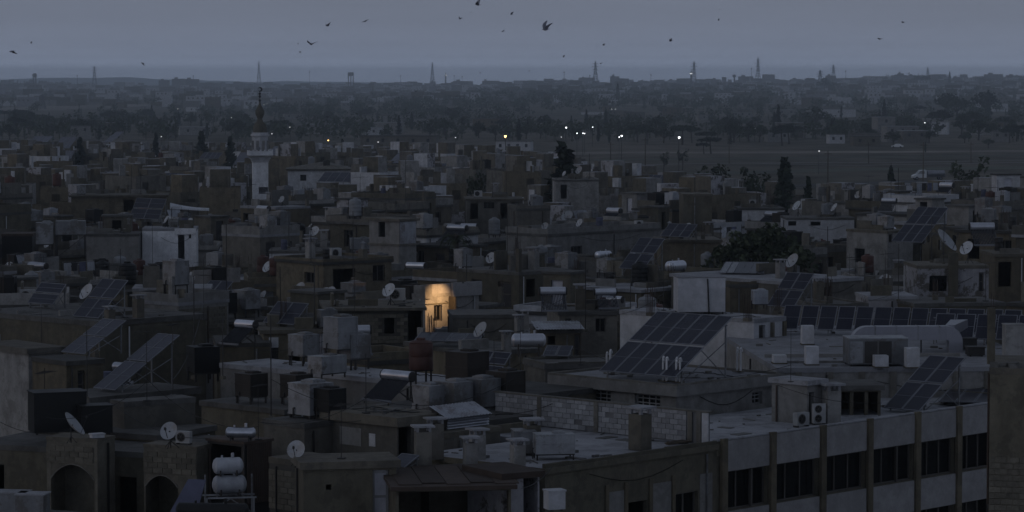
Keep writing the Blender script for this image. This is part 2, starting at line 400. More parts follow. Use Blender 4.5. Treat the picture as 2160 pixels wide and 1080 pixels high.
BLOCKS = {}
def block_courses(root, A, B, z0, z1, m='block', mortar=None, bw=0.42, bh=0.21, seed=1, skip=(), th=0.03, limit=290, holes=0.0):
    """separate blocks laid proud of a wall plane, joints left open; A->B with the outside on the right-hand side"""
    rr = random.Random(seed)
    A, B = Vector((A[0], A[1], 0)), Vector((B[0], B[1], 0)); d = B - A; L = d.length; d.normalize(); out = Vector((d.y, -d.x, 0))
    rz = math.atan2(d.y, d.x); n = 0
    key = (bw, bh, m)
    if key not in BLOCKS:
        vs = []
        for k in range(3):
            mb = MB(); mb.box(0.006, -th, 0.006, bw - 0.012 - 0.004 * k, 0.01, bh - 0.012 - 0.003 * k); vs.append(mb.mesh('brick', [m]))
            mb = MB(); mb.box(0.006, -th, 0.006, bw / 2 - 0.012, 0.01, bh - 0.012 - 0.002 * k); vs.append(mb.mesh('brick', [m]))
        BLOCKS[key] = vs
    rows = int((z1 - z0) / bh + 1e-6)
    for r in range(rows):
        z = z0 + r * bh; s = 0.0; first = r % 2 == 1
        while s < L - 0.05:
            w = bw / 2 if first else bw
            half = first
            if s + w > L:
                if s + bw / 2 <= L: w = bw / 2; half = True
                else: break
            first = False
            if n < limit and not any(s + w > a and s < b and z + bh > c and z < e for a, b, c, e in skip) and rr.random() >= holes:
                k = rr.randrange(3); q = A + d * s + out * (0.004 + rr.random() * 0.012)
                o = link('brick', BLOCKS[key][k * 2 + (1 if half else 0)], root, (q.x, q.y, z), (0, 0, rz)); n += 1
            s += w
    return n

HOUSES = []
class House: pass
def house(C, phi, wu, wv, z, look=None, m='grey', rm='roof', par=0.5, slab=0.06, st=0.22, front=(), left=(), name='house', label=None, group='flat roofed houses of the town', cat='house',
          pm=None, sides=(1, 1, 1, 1), low=None, fm='frame', cop=False, blocksf=None, blocksl=None, bm='block', z0=None, roof_drop=0.0, fascia=None, extra=()):
    """C: near roof corner; local x runs away to the right, local y away to the left; openings: (s0, s1, below roof top a, below roof top b, kind)"""
    gz = ground_z(C.x, C.y) if z0 is None else z0
    h = z - gz; u, v = axes(phi)
    root = thing(name, look, cat, group, (C.x, C.y, gz), R(phi), label)
    H = House(); H.root = root; H.C = Vector((C.x, C.y, z)); H.phi = phi; H.u = u; H.v = v; H.wu = wu; H.wv = wv; H.z = z; H.h = h; H.gz = gz
    fo = [(a, b, h - d_, h - c_, k) for a, b, c_, d_, k in front]; lo = [(wv - b, wv - a, h - d_, h - c_, k) for a, b, c_, d_, k in left]
    mb = MB(); zt = h - st
    if low is not None: bz = h - low
    else: bz = -0.6
    wall_face(mb, (0, 0), (wu, 0), bz, zt, fo); wall_face(mb, (0, wv), (0, 0), bz, zt, lo)
    wall_face(mb, (wu, 0), (wu, wv), bz, zt, []); wall_face(mb, (wu, wv), (0, wv), bz, zt, [])
    add('wall', mb, m, root)
    D = Vector((1, 0, 0)); I = Vector((0, 1, 0))
    for o in fo:
        if 0.05 < o[0] and o[1] < wu - 0.05: fill_opening(root, (0, 0), D, I, o, o[4], fm)
    for o in lo:
        if 0.05 < o[0] and o[1] < wv - 0.05: fill_opening(root, (0, wv), Vector((0, -1, 0)), Vector((1, 0, 0)), o, o[4], fm)
    mb = MB(); mb.box(-slab, -slab, zt, wu + slab, wv + slab, h, 0)
    if fascia is None: add('roof', mb, [rm], root)
    else:
        mb.m = [0 if i % 6 == 0 else 1 for i in range(len(mb.f))]; add('roof', mb, [rm, fascia], root)
    if par > 0:
        mb = MB(); t = 0.15; e = slab - 0.012
        jr = random.Random(int(C.x * 31 + C.y * 17))
        def runs(a, b):
            s = a
            while s < b - 0.02:
                w = min(b - s, jr.uniform(0.5, 2.4)); w = b - s if b - s - w < 0.3 else w
                yield s, s + w, par + jr.uniform(-0.045, 0.02) - (par * jr.uniform(0.2, 0.55) if (jr.random() < 0.07 and not cop) else 0); s += w
        if sides[0]:
            for a, b, q in runs(-e, wu + e): mb.box(a, -e, h, b, -e + t, h + (par if cop else q))
        if sides[1]:
            for a, b, q in runs(-e + t + 0.001, wv + e - t - 0.001): mb.box(-e, a, h, -e + t, b, h + (par if cop else q))
        if sides[2]: mb.box(-e, wv + e - t, h, wu + e, wv + e, h + par)
        if sides[3]: mb.box(wu + e - t, -e + t + 0.001, h, wu + e, wv + e - t - 0.001, h + par)
        if mb.v: add('parapet', mb, pm or m, root)
        if cop:
            mb = MB(); c = 0.04
            if sides[0]: mb.box(-e - c, -e - c, h + par, wu + e + c, -e + t + c, h + par + 0.06)
            if sides[1]: mb.box(-e - c, -e + t + c + 0.002, h + par, -e + t + c, wv + e, h + par + 0.06)
            if mb.v: add('coping', mb, 'roofl', root)
    jr = random.Random(int(C.x * 7 + C.y * 29))
    if C.y < 420 and jr.random() < 0.75:
        mb = MB(); x = wu * jr.uniform(0.06, 0.94); ok = not any(o[0] - 0.15 < x < o[1] + 0.15 for o in fo)
        if ok: mb.tube((x, -0.07, max(bz, h - 5)), (x, -0.07, zt - 0.1), 0.045, n=6); add('drainpipe', mb, jr.choice(['steel', 'pipe', 'rust', 'galv']), root)
        y = wv * jr.uniform(0.06, 0.94)
        if not any(wv - o[1] - 0.15 < y < wv - o[0] + 0.15 for o in lo) and jr.random() < 0.6:
            mb = MB(); mb.tube((-0.06, y, max(bz, h - 5)), (-0.06, y, zt - 0.1), 0.04, n=6); add('drainpipe', mb, jr.choice(['steel', 'pipe', 'rust']), root)
        if jr.random() < 0.45 and wu > 2.5:
            mb = MB(); a = jr.uniform(0.2, 0.4) * wu; q = h - jr.uniform(0.4, 0.8); k = 6
            for i in range(k): s0, s1 = i / k, (i + 1) / k; mb.tube((a + (wu * 0.55) * s0, -0.04, q - 0.5 * math.sin(math.pi * s0)), (a + (wu * 0.55) * s1, -0.04, q - 0.5 * math.sin(math.pi * s1)), 0.014, n=3, cap=False)
            add('loose_cable', mb, 'blackt', root)
    if blocksf: block_courses(root, (0, 0), (wu, 0), h - blocksf[0], h - blocksf[1], bm, seed=int(C.x * 13) & 255, skip=[o[:4] for o in fo])
    if blocksl: block_courses(root, (0, wv), (0, 0), h - blocksl[0], h - blocksl[1], bm, seed=int(C.y * 13) & 255, skip=[o[:4] for o in lo])
    HOUSES.append(H)
    return H
def hp(px, py, z, l, r, phi, **k):
    """house whose near roof corner shows at (px, py), roof at height z, its left face reaching to column l and its right face to column r"""
    C = Wz(px, py, z); u, v = axes(phi)
    dep = k.pop('dep', None); wid = k.pop('wid', None)
    wv = dep if dep else max(1.0, along(C, v, l)); wu = wid if wid else max(1.0, along(C, u, r))
    return house(C, phi, wu, wv, z, **k)
def hl(H, x, y, dz=0.0):
    p = H.C + H.u * x + H.v * y; return Vector((p.x, p.y, H.z + dz))
def stair_hut(H, x, y, wx, wy, h, m=None, face='f', door='void', slab=0.12, rm='roof', win=False):
    """the little house over the stair, a part of its house"""
    z = H.h; mb = MB(); dw = 0.85; dh = min(2.0, h - 0.35)
    of = []; ol = []
    if face == 'f': of = [(wx * 0.5 - dw / 2, wx * 0.5 + dw / 2, z + 0.02, z + dh)]
    if face == 'l': ol = [(wy * 0.5 - dw / 2, wy * 0.5 + dw / 2, z + 0.02, z + dh)]
    if win and face == 'l': of = [(wx * 0.55, wx * 0.55 + 0.5, z + dh - 0.7, z + dh - 0.1)]
    if win and face == 'f': ol = [(wy * 0.4, wy * 0.4 + 0.5, z + dh - 0.7, z + dh - 0.1)]
    wall_face(mb, (x, y), (x + wx, y), z, z + h - 0.16, of); wall_face(mb, (x, y + wy), (x, y), z, z + h - 0.16, ol)
    wall_face(mb, (x + wx, y), (x + wx, y + wy), z, z + h - 0.16, []); wall_face(mb, (x + wx, y + wy), (x, y + wy), z, z + h - 0.16, [])
    p = add('stair_house', mb, m or 'grey', H.root)
    mb = MB(); mb.box(x - slab, y - slab, z + h - 0.16, x + wx + slab, y + wy + slab, z + h); add('stair_roof', mb, rm, p)
    if door != 'void':
        for o in of[:1] if face == 'f' else (): fill_opening(p, (x, y), Vector((1, 0, 0)), Vector((0, 1, 0)), o, door) and None
        for o in ol[:1] if face == 'l' else (): fill_opening(p, (x, y + wy), Vector((0, -1, 0)), Vector((1, 0, 0)), o, door) and None
    return z + h
# sub-parts of a door in a stair house would be a fourth level: join them
_fo = fill_opening
def fill_opening(root, A, d, inn, o, kind, fm='frame', depth=0.16):
    if root.parent is None: return _fo(root, A, d, inn, o, kind, fm, depth)
    w, h = o[1] - o[0], o[3] - o[2]; q = Vector((A[0], A[1], 0)) + d * o[0] + inn * depth
    mb = MB(); mb.box(0, 0, 0, w, 0.05, h).box(0.1, -0.02, h * 0.1, w - 0.1, 0, h * 0.45).box(0.1, -0.02, h * 0.55, w - 0.1, 0, h * 0.92)
    return add('door', mb, 'wdoor' if kind == 'wdoor' else 'door', root, loc=(q.x, q.y, o[2]), rot=(0, 0, math.atan2(d.y, d.x)))

# ------------------------------------------------------------------ rooftop things (prototypes share their meshes)
def tank_cube_proto(s=1.1, h=1.1, legs=0.5, m='galv', lid=True, ribs=True, sx=1.0):
    a = s * sx
    mb = MB(); mb.box(-a / 2, -s / 2, 0, a / 2, s / 2, h)
    if ribs:
        for z in (0.0, h * 0.5, h - 0.05):
            mb.box(-a / 2 - 0.02, -s / 2 - 0.02, z + 0.004, a / 2 + 0.02, -s / 2, z + 0.05); mb.box(-a / 2 - 0.02, -s / 2 + 0.002, z + 0.004, -a / 2, s / 2 + 0.02, z + 0.05)
        for x in (-a / 2 - 0.015, a / 2 - 0.035): mb.box(x, -s / 2 - 0.028, 0, x + 0.05, -s / 2 - 0.021, h)
    parts = [P_('tank_body', mb.mesh('tank_body', [m]), (0, 0, legs))]
    if lid:
        l = MB(); l.box(-0.28, -0.28, 0.0, 0.28, 0.28, 0.07).box(-0.2, -0.2, 0.07, 0.2, 0.2, 0.1); parts.append(P_('lid', l.mesh('lid', [m]), (a * 0.12, 0.0, legs + h)))
    p = MB(); p.tube((-a / 2 - 0.06, s * 0.2, legs + 0.2), (-a / 2 - 0.06, s * 0.2, -0.0), 0.03, n=5).tube((-a / 2 - 0.06, s * 0.2, legs + 0.2), (-a / 2 + 0.02, s * 0.2, legs + 0.2), 0.03, n=5)
    parts.append(P_('pipe', p.mesh('pipe', ['steel'])))
    if legs > 0.05:
        g = MB(); g.box(-0.035, -0.035, 0, 0.035, 0.035, legs); gm = g.mesh('leg', ['steel'])
        for x in (-1, 1):
            for y in (-1, 1): parts.append(P_('leg', gm, (x * (a / 2 - 0.06), y * (s / 2 - 0.06), 0)))
        f = MB(); f.box(-a / 2, -s / 2, legs - 0.06, a / 2, -s / 2 + 0.05, legs - 0.003).box(-a / 2, s / 2 - 0.05, legs - 0.06, a / 2, s / 2, legs - 0.003)
        if legs > 1.0:
            f.tube((-a / 2 + .06, -s / 2 + .06, 0.1), (a / 2 - .06, -s / 2 + .06, legs - 0.1), 0.025, n=4); f.tube((-a / 2 + .06, s / 2 - .06, 0.1), (-a / 2 + .06, -s / 2 + .06, legs - 0.1), 0.025, n=4)
        parts.append(P_('stand_rail', f.mesh('stand_rail', ['steel'])))
    return (None, parts)
def tank_round_proto(r=0.5, h=1.2, legs=0.4, m='poly', dome=0.18, ribs=4):
    pr = [(r * 0.97, 0.0)]
    for i in range(ribs):
        z0, z1 = h * i / ribs, h * (i + 1) / ribs
        pr += [(r, z0 + 0.03), (r, z1 - 0.06), (r * 0.965, z1 - 0.03)]
    pr += [(r, h), (r * 0.8, h + dome * 0.6), (r * 0.36, h + dome)]
    mb = MB(); mb.lathe(pr, 16)
    parts = [P_('tank_body', mb.mesh('tank_body', [m], True), (0, 0, legs))]
    l = MB(); l.lathe([(r * 0.38, 0), (r * 0.38, 0.06), (r * 0.3, 0.09)], 12); parts.append(P_('lid', l.mesh('lid', [m]), (0, 0, legs + h + dome)))
    if legs > 0.05:
        g = MB(); g.box(-0.035, -0.035, 0, 0.035, 0.035, legs); gm = g.mesh('leg', ['steel'])
        for x in (-1, 1):
            for y in (-1, 1): parts.append(P_('leg', gm, (x * r * 0.66, y * r * 0.66, 0)))
        f = MB(); f.box(-r * 0.8, -r * 0.8, legs - 0.06, r * 0.8, r * 0.8, legs - 0.003); parts.append(P_('stand_top', f.mesh('stand_top', ['steel'])))
    return (None, parts)
def tank_lying_proto(r=0.35, L=1.5, legs=0.5, m='heater'):
    mb = MB(); mb.lathe([(r * 0.3, -L / 2 - r * 0.45), (r * 0.75, -L / 2 - r * 0.28), (r, -L / 2), (r, L / 2), (r * 0.75, L / 2 + r * 0.28), (r * 0.3, L / 2 + r * 0.45)], 16, axis='x')
    parts = [P_('tank_body', mb.mesh('tank_body', [m], True), (0, 0, legs + r))]
    n = MB(); n.tube((L * 0.2, 0, r * 0.95), (L * 0.2, 0, r + 0.16), 0.06, n=8)
    parts.append(P_('filler_neck', n.mesh('filler_neck', [m]), (0, 0, legs + r)))
    n = MB(); n.tube((-L * 0.25, 0, r * 0.95), (-L * 0.25, 0, r + 0.08), 0.04, n=8)
    parts.append(P_('valve', n.mesh('valve', [m]), (0, 0, legs + r)))
    for x in (-L * 0.35, L * 0.35):
        g = MB(); g.tube((0, -r, 0), (0, -r * 0.8, legs + r * 0.5), 0.03, n=5).tube((0, r, 0), (0, r * 0.8, legs + r * 0.5), 0.03, n=5).box(-0.03, -r, legs - 0.05, 0.03, r, legs + 0.02)
        parts.append(P_('leg_frame', g.mesh('leg_frame', ['steel']), (x, 0, 0)))
    return (None, parts)
def heater_proto(L=1.55, n=16, body='heater', legs=True):
    """solar water heater: lying tank at the top, glass tubes sloping down towards -y"""
    r = 0.25; zt = 1.25; parts = []
    mb = MB(); mb.lathe([(r * 0.82, -L / 2), (r, -L / 2 + 0.04), (r, L / 2 - 0.04), (r * 0.82, L / 2)], 18, axis='x')
    parts.append(P_('water_cylinder', mb.mesh('water_cylinder', [body], True), (0, 0.55, zt)))
    for s in (-1, 1):
        c = MB(); c.lathe([(r * 1.01, 0), (r * 0.95, 0.05 * s), (r * 0.4, 0.07 * s)] if s > 0 else [(r * 0.4, -0.07), (r * 0.95, -0.05), (r * 1.01, 0)], 18, axis='x')
        parts.append(P_('end_cap', c.mesh('end_cap', ['steel'], True), (s * (L / 2 - 0.005), 0.55, zt)))
    t = MB()
    for i in range(n):
        x = -L / 2 + 0.08 + (L - 0.16) * i / (n - 1); t.tube((x, 0.42, zt - 0.16), (x, -0.85, 0.22), 0.03, n=5, cap=False)
    parts.append(P_('collector_tubes', t.mesh('collector_tubes', ['tubes'], True)))
    b = MB(); b.box(-L / 2, -0.93, 0.14, L / 2, -0.83, 0.24); parts.append(P_('manifold_rail', b.mesh('manifold_rail', ['alu'])))
    for s in (-1, 1):
        g = MB(); x = s * L * 0.42
        g.tube((x, -0.88, 0.15), (x, -0.88, 0.0), 0.025, n=4).tube((x, -0.88, 0.12), (x, 0.5, zt - 0.2), 0.025, n=4).tube((x, 0.55, zt - 0.2), (x, 0.75, 0.0), 0.025, n=4).tube((x, -0.3, 0.68), (x, 0.75, 0.02), 0.022, n=4)
        parts.append(P_('leg_frame', g.mesh('leg_frame', ['steel'])))
    c = MB(); c.tube((-L * .42, 0.75, 0.1), (L * .42, 0.62, zt - 0.45), 0.02, n=4).tube((L * .42, 0.75, 0.1), (-L * .42, 0.62, zt - 0.45), 0.02, n=4); parts.append(P_('cross_brace', c.mesh('cross_brace', ['steel'])))
    return (None, parts)
def dish_proto(r=0.45, mast=0.7, tilt=55):
    """offset dish looking along -y"""
    parts = []; mb = MB(); k = 0; rings = 4; n = 18
    for side in (0, 1):
        for i in range(rings + 1):
            q = r * i / rings
            for j in range(n):
                a = 2 * math.pi * j / n; mb.v.append((q * math.cos(a), 0.32 * q * q / r - (0.0 if side == 0 else -0.02) - 0.16 * r, q * math.sin(a) * 1.08))
    for side in (0, 1):
        o = side * (rings + 1) * n
        for i in range(rings):
            for j in range(n):
                f = (o + i * n + j, o + i * n + (j + 1) % n, o + (i + 1) * n + (j + 1) % n, o + (i + 1) * n + j)
                mb.f.append(f if side else f[::-1]); mb.m.append(0)
    o2 = (rings + 1) * n
    for j in range(n):
        a, b = rings * n + j, rings * n + (j + 1) % n; mb.f.append((a, b, o2 + b, o2 + a)); mb.m.append(0)
    # paraboloid opens towards -y
    mb.v = [(x, -y, z) for x, y, z in mb.v]; mb.f = [f[::-1] for f in mb.f]
    tl = R(90 - tilt)
    arm = MB(); arm.tube((0, 0.02, -r * 0.9), (0, -r * 1.15, -r * 0.25), 0.015, n=5); arm.cbox(0, -r * 1.15, -r * 0.2, 0.07, 0.1, 0.09)
    subs = [('feed_arm', arm.mesh('feed_arm', ['steel']), None, None)]
    parts.append(P_('reflector', mb.mesh('reflector', ['dish'], True), (0, -0.12, mast + r * 0.5), (-tl, 0, 0), subs))
    g = MB(); g.tube((0, 0, 0), (0, 0, mast + r * 0.45), 0.03, n=6).tube((0, 0, mast + r * 0.4), (0, -0.12, mast + r * 0.5), 0.03, n=5).tube((-0.3, 0.15, 0), (0, 0, mast * 0.6), 0.02, n=4).tube((0.3, 0.15, 0), (0, 0, mast * 0.6), 0.02, n=4).tube((0, -0.3, 0), (0, 0, mast * 0.6), 0.02, n=4)
    parts.append(P_('mast', g.mesh('mast', ['steel'])))
    return (None, parts)
def antenna_proto(h=3.2, seed=0):
    rr = random.Random(seed); m = MB(); m.tube((0, 0, 0), (0, 0, h), 0.022, 0.014, n=5); m.cbox(0, 0, 0.03, 0.3, 0.3, 0.06)
    a = MB(); z = h * 0.93; a.tube((-0.7, 0, z), (0.7, 0, z), 0.012, n=4)
    for i in range(9):
        x = -0.66 + i * 0.16; l = 0.16 + 0.02 * i; a.tube((x, -l, z), (x, l, z), 0.008, n=3)
    if seed % 2:
        z2 = h * 0.72; a.tube((0, -0.6, z2), (0, 0.6, z2), 0.012, n=4)
        for i in range(5): a.tube((-0.4, -0.5 + i * 0.25, z2), (0.4, -0.5 + i * 0.25, z2), 0.008, n=3)
    return (None, [P_('mast', m.mesh('mast', ['steel'])), P_('aerial', a.mesh('aerial', ['steel']))])
def pole_proto(h=3.0, r=0.03):
    m = MB(); m.tube((0, 0, 0), (0, 0, h), r, r * 0.8, n=6); b = MB(); b.cbox(0, 0, 0.08, 0.22, 0.22, 0.16)
    return (None, [P_('mast', m.mesh('mast', ['steel'])), P_('foot', b.mesh('foot', ['conc']))])
def chimney_proto(w=0.55, d=0.55, h=1.2, m='conc', cap='slab'):
    s = MB(); s.box(-w / 2, -d / 2, 0, w / 2, d / 2, h)
    parts = [P_('shaft', s.mesh('shaft', [m]))]; c = MB()
    if cap == 'slab':
        for x in (-1, 1):
            for y in (-1, 1): c.cbox(x * (w / 2 - 0.06), y * (d / 2 - 0.06), h + 0.09, 0.1, 0.1, 0.18)
        c.box(-w / 2 - 0.12, -d / 2 - 0.12, h + 0.18, w / 2 + 0.12, d / 2 + 0.12, h + 0.25)
    else:
        c.tube((0, 0, h), (0, 0, h + 0.4), 0.1, n=8).lathe([(0.2, h + 0.42), (0.02, h + 0.56)], 8)
    parts.append(P_('cap', c.mesh('cap', ['roofl' if cap == 'slab' else 'galv'])))
    return (None, parts)
def rebar_proto(n=4, h=1.0, stub=0.35, w=0.35, seed=0):
    rr = random.Random(seed); s = MB(); s.box(-w / 2, -w / 2, 0, w / 2, w / 2, stub); b = MB()
    for i in range(n):
        for j in range(n):
            if 0 < i < n - 1 and 0 < j < n - 1: continue
            x = -w / 2 + 0.04 + (w - 0.08) * i / (n - 1); y = -w / 2 + 0.04 + (w - 0.08) * j / (n - 1)
            b.tube((x, y, stub - 0.02), (x + rr.uniform(-.08, .08), y + rr.uniform(-.08, .08), stub + h * rr.uniform(0.8, 1.1)), 0.014, n=4, cap=False)
    return (None, [P_('stub', s.mesh('stub', ['conc'])), P_('rebar', b.mesh('rebar', ['rust']))])
def ac_proto(m='acw', fans=1):
    H_ = 0.62 * fans; s = MB(); s.box(-0.42, -0.15, 0.08, 0.42, 0.16, 0.08 + H_)
    parts = [P_('casing', s.mesh('casing', [m]))]
    for k in range(fans):
        f = MB(); zc = 0.08 + 0.31 + 0.6 * k; f.lathe([(0.25, -0.0), (0.25, -0.02), (0.21, -0.02), (0.21, 0.0)], 16, axis='y')
        for q in range(6): a = q * math.pi / 3; f.tube((0.21 * math.cos(a), -0.012, 0.21 * math.sin(a)), (0, -0.012, 0), 0.012, n=3)
        dk = MB(); dk.lathe([(0.2, -0.004), (0.02, -0.006)], 16, axis='y')
        parts.append(P_('fan_grille', f.mesh('fan_grille', ['frame']), (-0.1, -0.152, zc), None, [('fan', dk.mesh('fan', ['blackt']), None, None)]))
    b = MB(); b.box(-0.4, -0.16, 0, -0.32, 0.16, 0.078).box(0.32, -0.16, 0, 0.4, 0.16, 0.078); parts.append(P_('foot', b.mesh('foot', ['steel'])))
    return (None, parts)
def panel_meshes(pw, pl, mid=True, gm='panel'):
    key = ('pm', round(pw, 3), round(pl, 3), mid, gm)
    if key not in BLOCKS:
        g = MB(); g.box(0.02, 0.02, 0.012, pl - 0.02, pw - 0.02, 0.034)
        f = MB(); t = 0.036; f.box(0, 0, 0, pl, t, 0.045).box(0, pw - t, 0, pl, pw, 0.045).box(0, t, 0, t, pw - t, 0.045).box(pl - t, t, 0, pl, pw - t, 0.045)
        if mid: f.box(pl / 2 - 0.009, t, 0.012, pl / 2 + 0.009, pw - t, 0.037)
        BLOCKS[key] = (g.mesh('panel', [gm]), f.mesh('frame', ['alu']))
    return BLOCKS[key]
def solar_array(P, phi, cols, rows, pw, run, rise, clear=0.35, mid=True, look=None, label=None, zfoot=None, gap=0.05, gm='panel', braces=True, rowgap=0.09):
    """P: near low corner of the array (front edge height); local x = up the slope (level), local y = along the row"""
    root = thing('solar_array', look, 'solar panels', 'solar arrays on the roofs', P, R(phi), label)
    t = math.atan2(rise, run); L = math.hypot(run, rise); pl = (L - rowgap * (rows - 1)) / rows
    gmn, fmn = panel_meshes(pw - gap * 0.4, pl, mid, gm)
    for r in range(rows):
        for c in range(cols):
            s = r * (pl + rowgap)
            p = link('panel', gmn, root, (s * math.cos(t), c * (pw + gap * 0.3), s * math.sin(t)), (0, -t, 0)); link('frame', fmn, p)
    Wd_ = cols * (pw + gap * 0.3)
    zf = -clear if zfoot is None else zfoot
    rl = MB()
    for s in (0.12, 0.88):
        x, z = L * s * math.cos(t), L * s * math.sin(t) - 0.05; rl.tube((x, -0.05, z), (x, Wd_ + 0.05, z), 0.035, n=4)
    add('rail', rl, 'alu', root)
    nl = max(2, int(Wd_ / 2.2) + 1)
    for i in range(nl):
        y = 0.05 + (Wd_ - 0.15) * i / (nl - 1)
        lf = MB(); x0, z0 = L * 0.12 * math.cos(t), L * 0.12 * math.sin(t) - 0.06; x1, z1 = L * 0.88 * math.cos(t), L * 0.88 * math.sin(t) - 0.06
        lf.box(x0 - 0.03, y - 0.03, zf, x0 + 0.03, y + 0.03, z0)
        add('leg', lf, 'galv', root)
        lb = MB(); lb.box(x1 - 0.03, y - 0.03, zf, x1 + 0.03, y + 0.03, z1); add('leg', lb, 'galv', root)
        if braces:
            br = MB(); br.tube((x1, y, zf + 0.1), (x0 + (x1 - x0) * 0.45, y, z0 + (z1 - z0) * 0.45), 0.025, n=4).tube((x0, y, zf + 0.1), (x1, y, z0 + (z1 - z0) * 0.6), 0.022, n=4)
            add('brace', br, 'galv', root)
    return root
def arr_px(br, tr, blx, z, cols, rows, phi=47, clear=0.3, **k):
    """array from photo pixels: low near corner, high near corner, column of the low far corner; z: height of the low edge"""
    P = Wz(br[0], br[1], z); u, v = axes(phi)
    w = max(0.5, along(P, v, blx)); run = along(P, u, tr[0]); rise = 1.0
    for _ in range(12):
        run = along(Vector((P.x, P.y, z + rise)), u, tr[0])
        q = P + u * run; y0 = proj((q.x, q.y, z + rise))[1]; ppm = F / q.y; rise += (y0 - tr[1]) / ppm
    run = min(max(run, 0.6), 6.0); rise = min(max(rise, 0.2), 5.0)
    gap = 0.05
    return solar_array(P, phi, cols, rows, w / cols - gap * 0.3, run, rise, clear, **k)
PR = {}
PR['gcube'] = tank_cube_proto(); PR['gcube_tall'] = tank_cube_proto(1.0, 1.3, 0.9); PR['gcube_wide'] = tank_cube_proto(1.1, 0.95, 0.3, sx=1.7)
PR['gcube_low'] = tank_cube_proto(1.0, 1.0, 0.12); PR['bcube'] = tank_cube_proto(1.15, 1.15, 0.4, 'blackt'); PR['rcube'] = tank_cube_proto(1.1, 1.1, 0.35, 'browng')
PR['wcube'] = tank_cube_proto(1.0, 1.0, 0.4, 'whitet')
PR['wround'] = tank_round_proto(); PR['rround'] = tank_round_proto(0.5, 1.25, 0.5, 'redt', 0.1, 2); PR['bround'] = tank_round_proto(0.55, 1.1, 0.3, 'blackt')
PR['wlying'] = tank_lying_proto(); PR['rlying'] = tank_lying_proto(0.4, 1.5, 0.6, 'rust')
PR['heater'] = heater_proto(); PR['heater2'] = heater_proto(1.9, 18, 'galvl')
PR['dish'] = dish_proto(); PR['dish_big'] = dish_proto(0.7, 0.6, 50); PR['dish_small'] = dish_proto(0.36, 0.5, 60)
for i in range(4): PR['antenna%d' % i] = antenna_proto(2.6 + 0.6 * i, i)
PR['pole'] = pole_proto(); PR['pole_tall'] = pole_proto(4.5)
PR['chimney'] = chimney_proto(); PR['chimney_tall'] = chimney_proto(0.6, 0.5, 1.5, 'grey'); PR['chimney_pipe'] = chimney_proto(0.45, 0.45, 0.7, 'conc', 'pipe'); PR['chimney_pale'] = chimney_proto(0.5, 0.5, 1.1, 'light')
PR['rebar'] = rebar_proto(); PR['rebar_tall'] = rebar_proto(4, 1.5, 0.2, 0.4, 3)
PR['ac'] = ac_proto(); PR['ac2'] = ac_proto('acw', 2)
def barrel_proto(m='steel'):
    mb = MB(); mb.lathe([(0.27, 0), (0.29, 0.02), (0.28, 0.28), (0.295, 0.3), (0.28, 0.32), (0.28, 0.58), (0.295, 0.6), (0.28, 0.62), (0.29, 0.86), (0.26, 0.88)], 14); return (mb.mesh('barrel', [m], True), [])
PR['barrel'] = barrel_proto(); PR['barrelb'] = barrel_proto('btarp')
def planks_proto(seed=0):
    rr = random.Random(seed); parts = []
    for i in range(6):
        mb = MB(); mb.box(-1.0 - rr.random() * 0.5, -0.09, 0, 1.0 + rr.random() * 0.5, 0.09, 0.04); parts.append(P_('plank', mb.mesh('plank', ['wood']), (rr.uniform(-.1, .1), -0.3 + 0.2 * (i % 3) , 0.045 * (i // 3) + 0.001), (0, 0, rr.uniform(-.12, .12))))
    return (None, parts)
PR['planks'] = planks_proto()
def sheetlean_proto(m='sheet'):
    mb = MB(); mb.corr((-0.9, 0, 0), (1.8, 0, 0), (0, 0.7, 1.5), 9, 0.02, (0, -0.9, 0.4)); mb2 = MB(); mb2.tube((0, 0.72, 0), (0, 0.7, 1.5), 0.03, n=5); pm = mb2.mesh('prop', ['steel'])
    return (None, [P_('sheet', mb.mesh('sheet', [m])), P_('prop', pm, (-0.8, 0, 0)), P_('prop', pm, (0.8, 0, 0))])
PR['sheet'] = sheetlean_proto(); 
def line_proto(seed=0):
    """clothes line with a few pieces of washing"""
    rr = random.Random(seed); a = MB(); a.tube((-1.6, 0, 0), (-1.6, 0, 1.7), 0.025, n=5); b = MB(); b.tube((1.6, 0, 0), (1.6, 0, 1.7), 0.025, n=5); l = MB(); l.tube((-1.6, 0, 1.66), (0, 0, 1.56), 0.008, n=3).tube((0, 0, 1.56), (1.6, 0, 1.66), 0.008, n=3)
    parts = [P_('post', a.mesh('post', ['steel'])), P_('post', b.mesh('post', ['steel'])), P_('line', l.mesh('line', ['pipe']))]
    for i in range(4):
        w = 0.45 + rr.random() * 0.3; h = 0.5 + rr.random() * 0.5; mb = MB(); n = 6
        for j in range(n + 1):
            x = w * j / n; mb.v.append((x, 0.0, 0)); mb.v.append((x + 0.02, 0.05 * math.sin(j * 2.2 + i), -h + 0.03 * math.sin(j * 3)))
        for j in range(n): mb.f.append((2 * j, 2 * j + 2, 2 * j + 3, 2 * j + 1)); mb.m.append(0)
        parts.append(P_('washing', mb.mesh('washing', [['tarp', 'door', 'btarp', 'whitet'][i]]), (-1.4 + i * 0.75, 0.0, 1.56)))
    return (None, parts)
PR['line'] = line_proto()
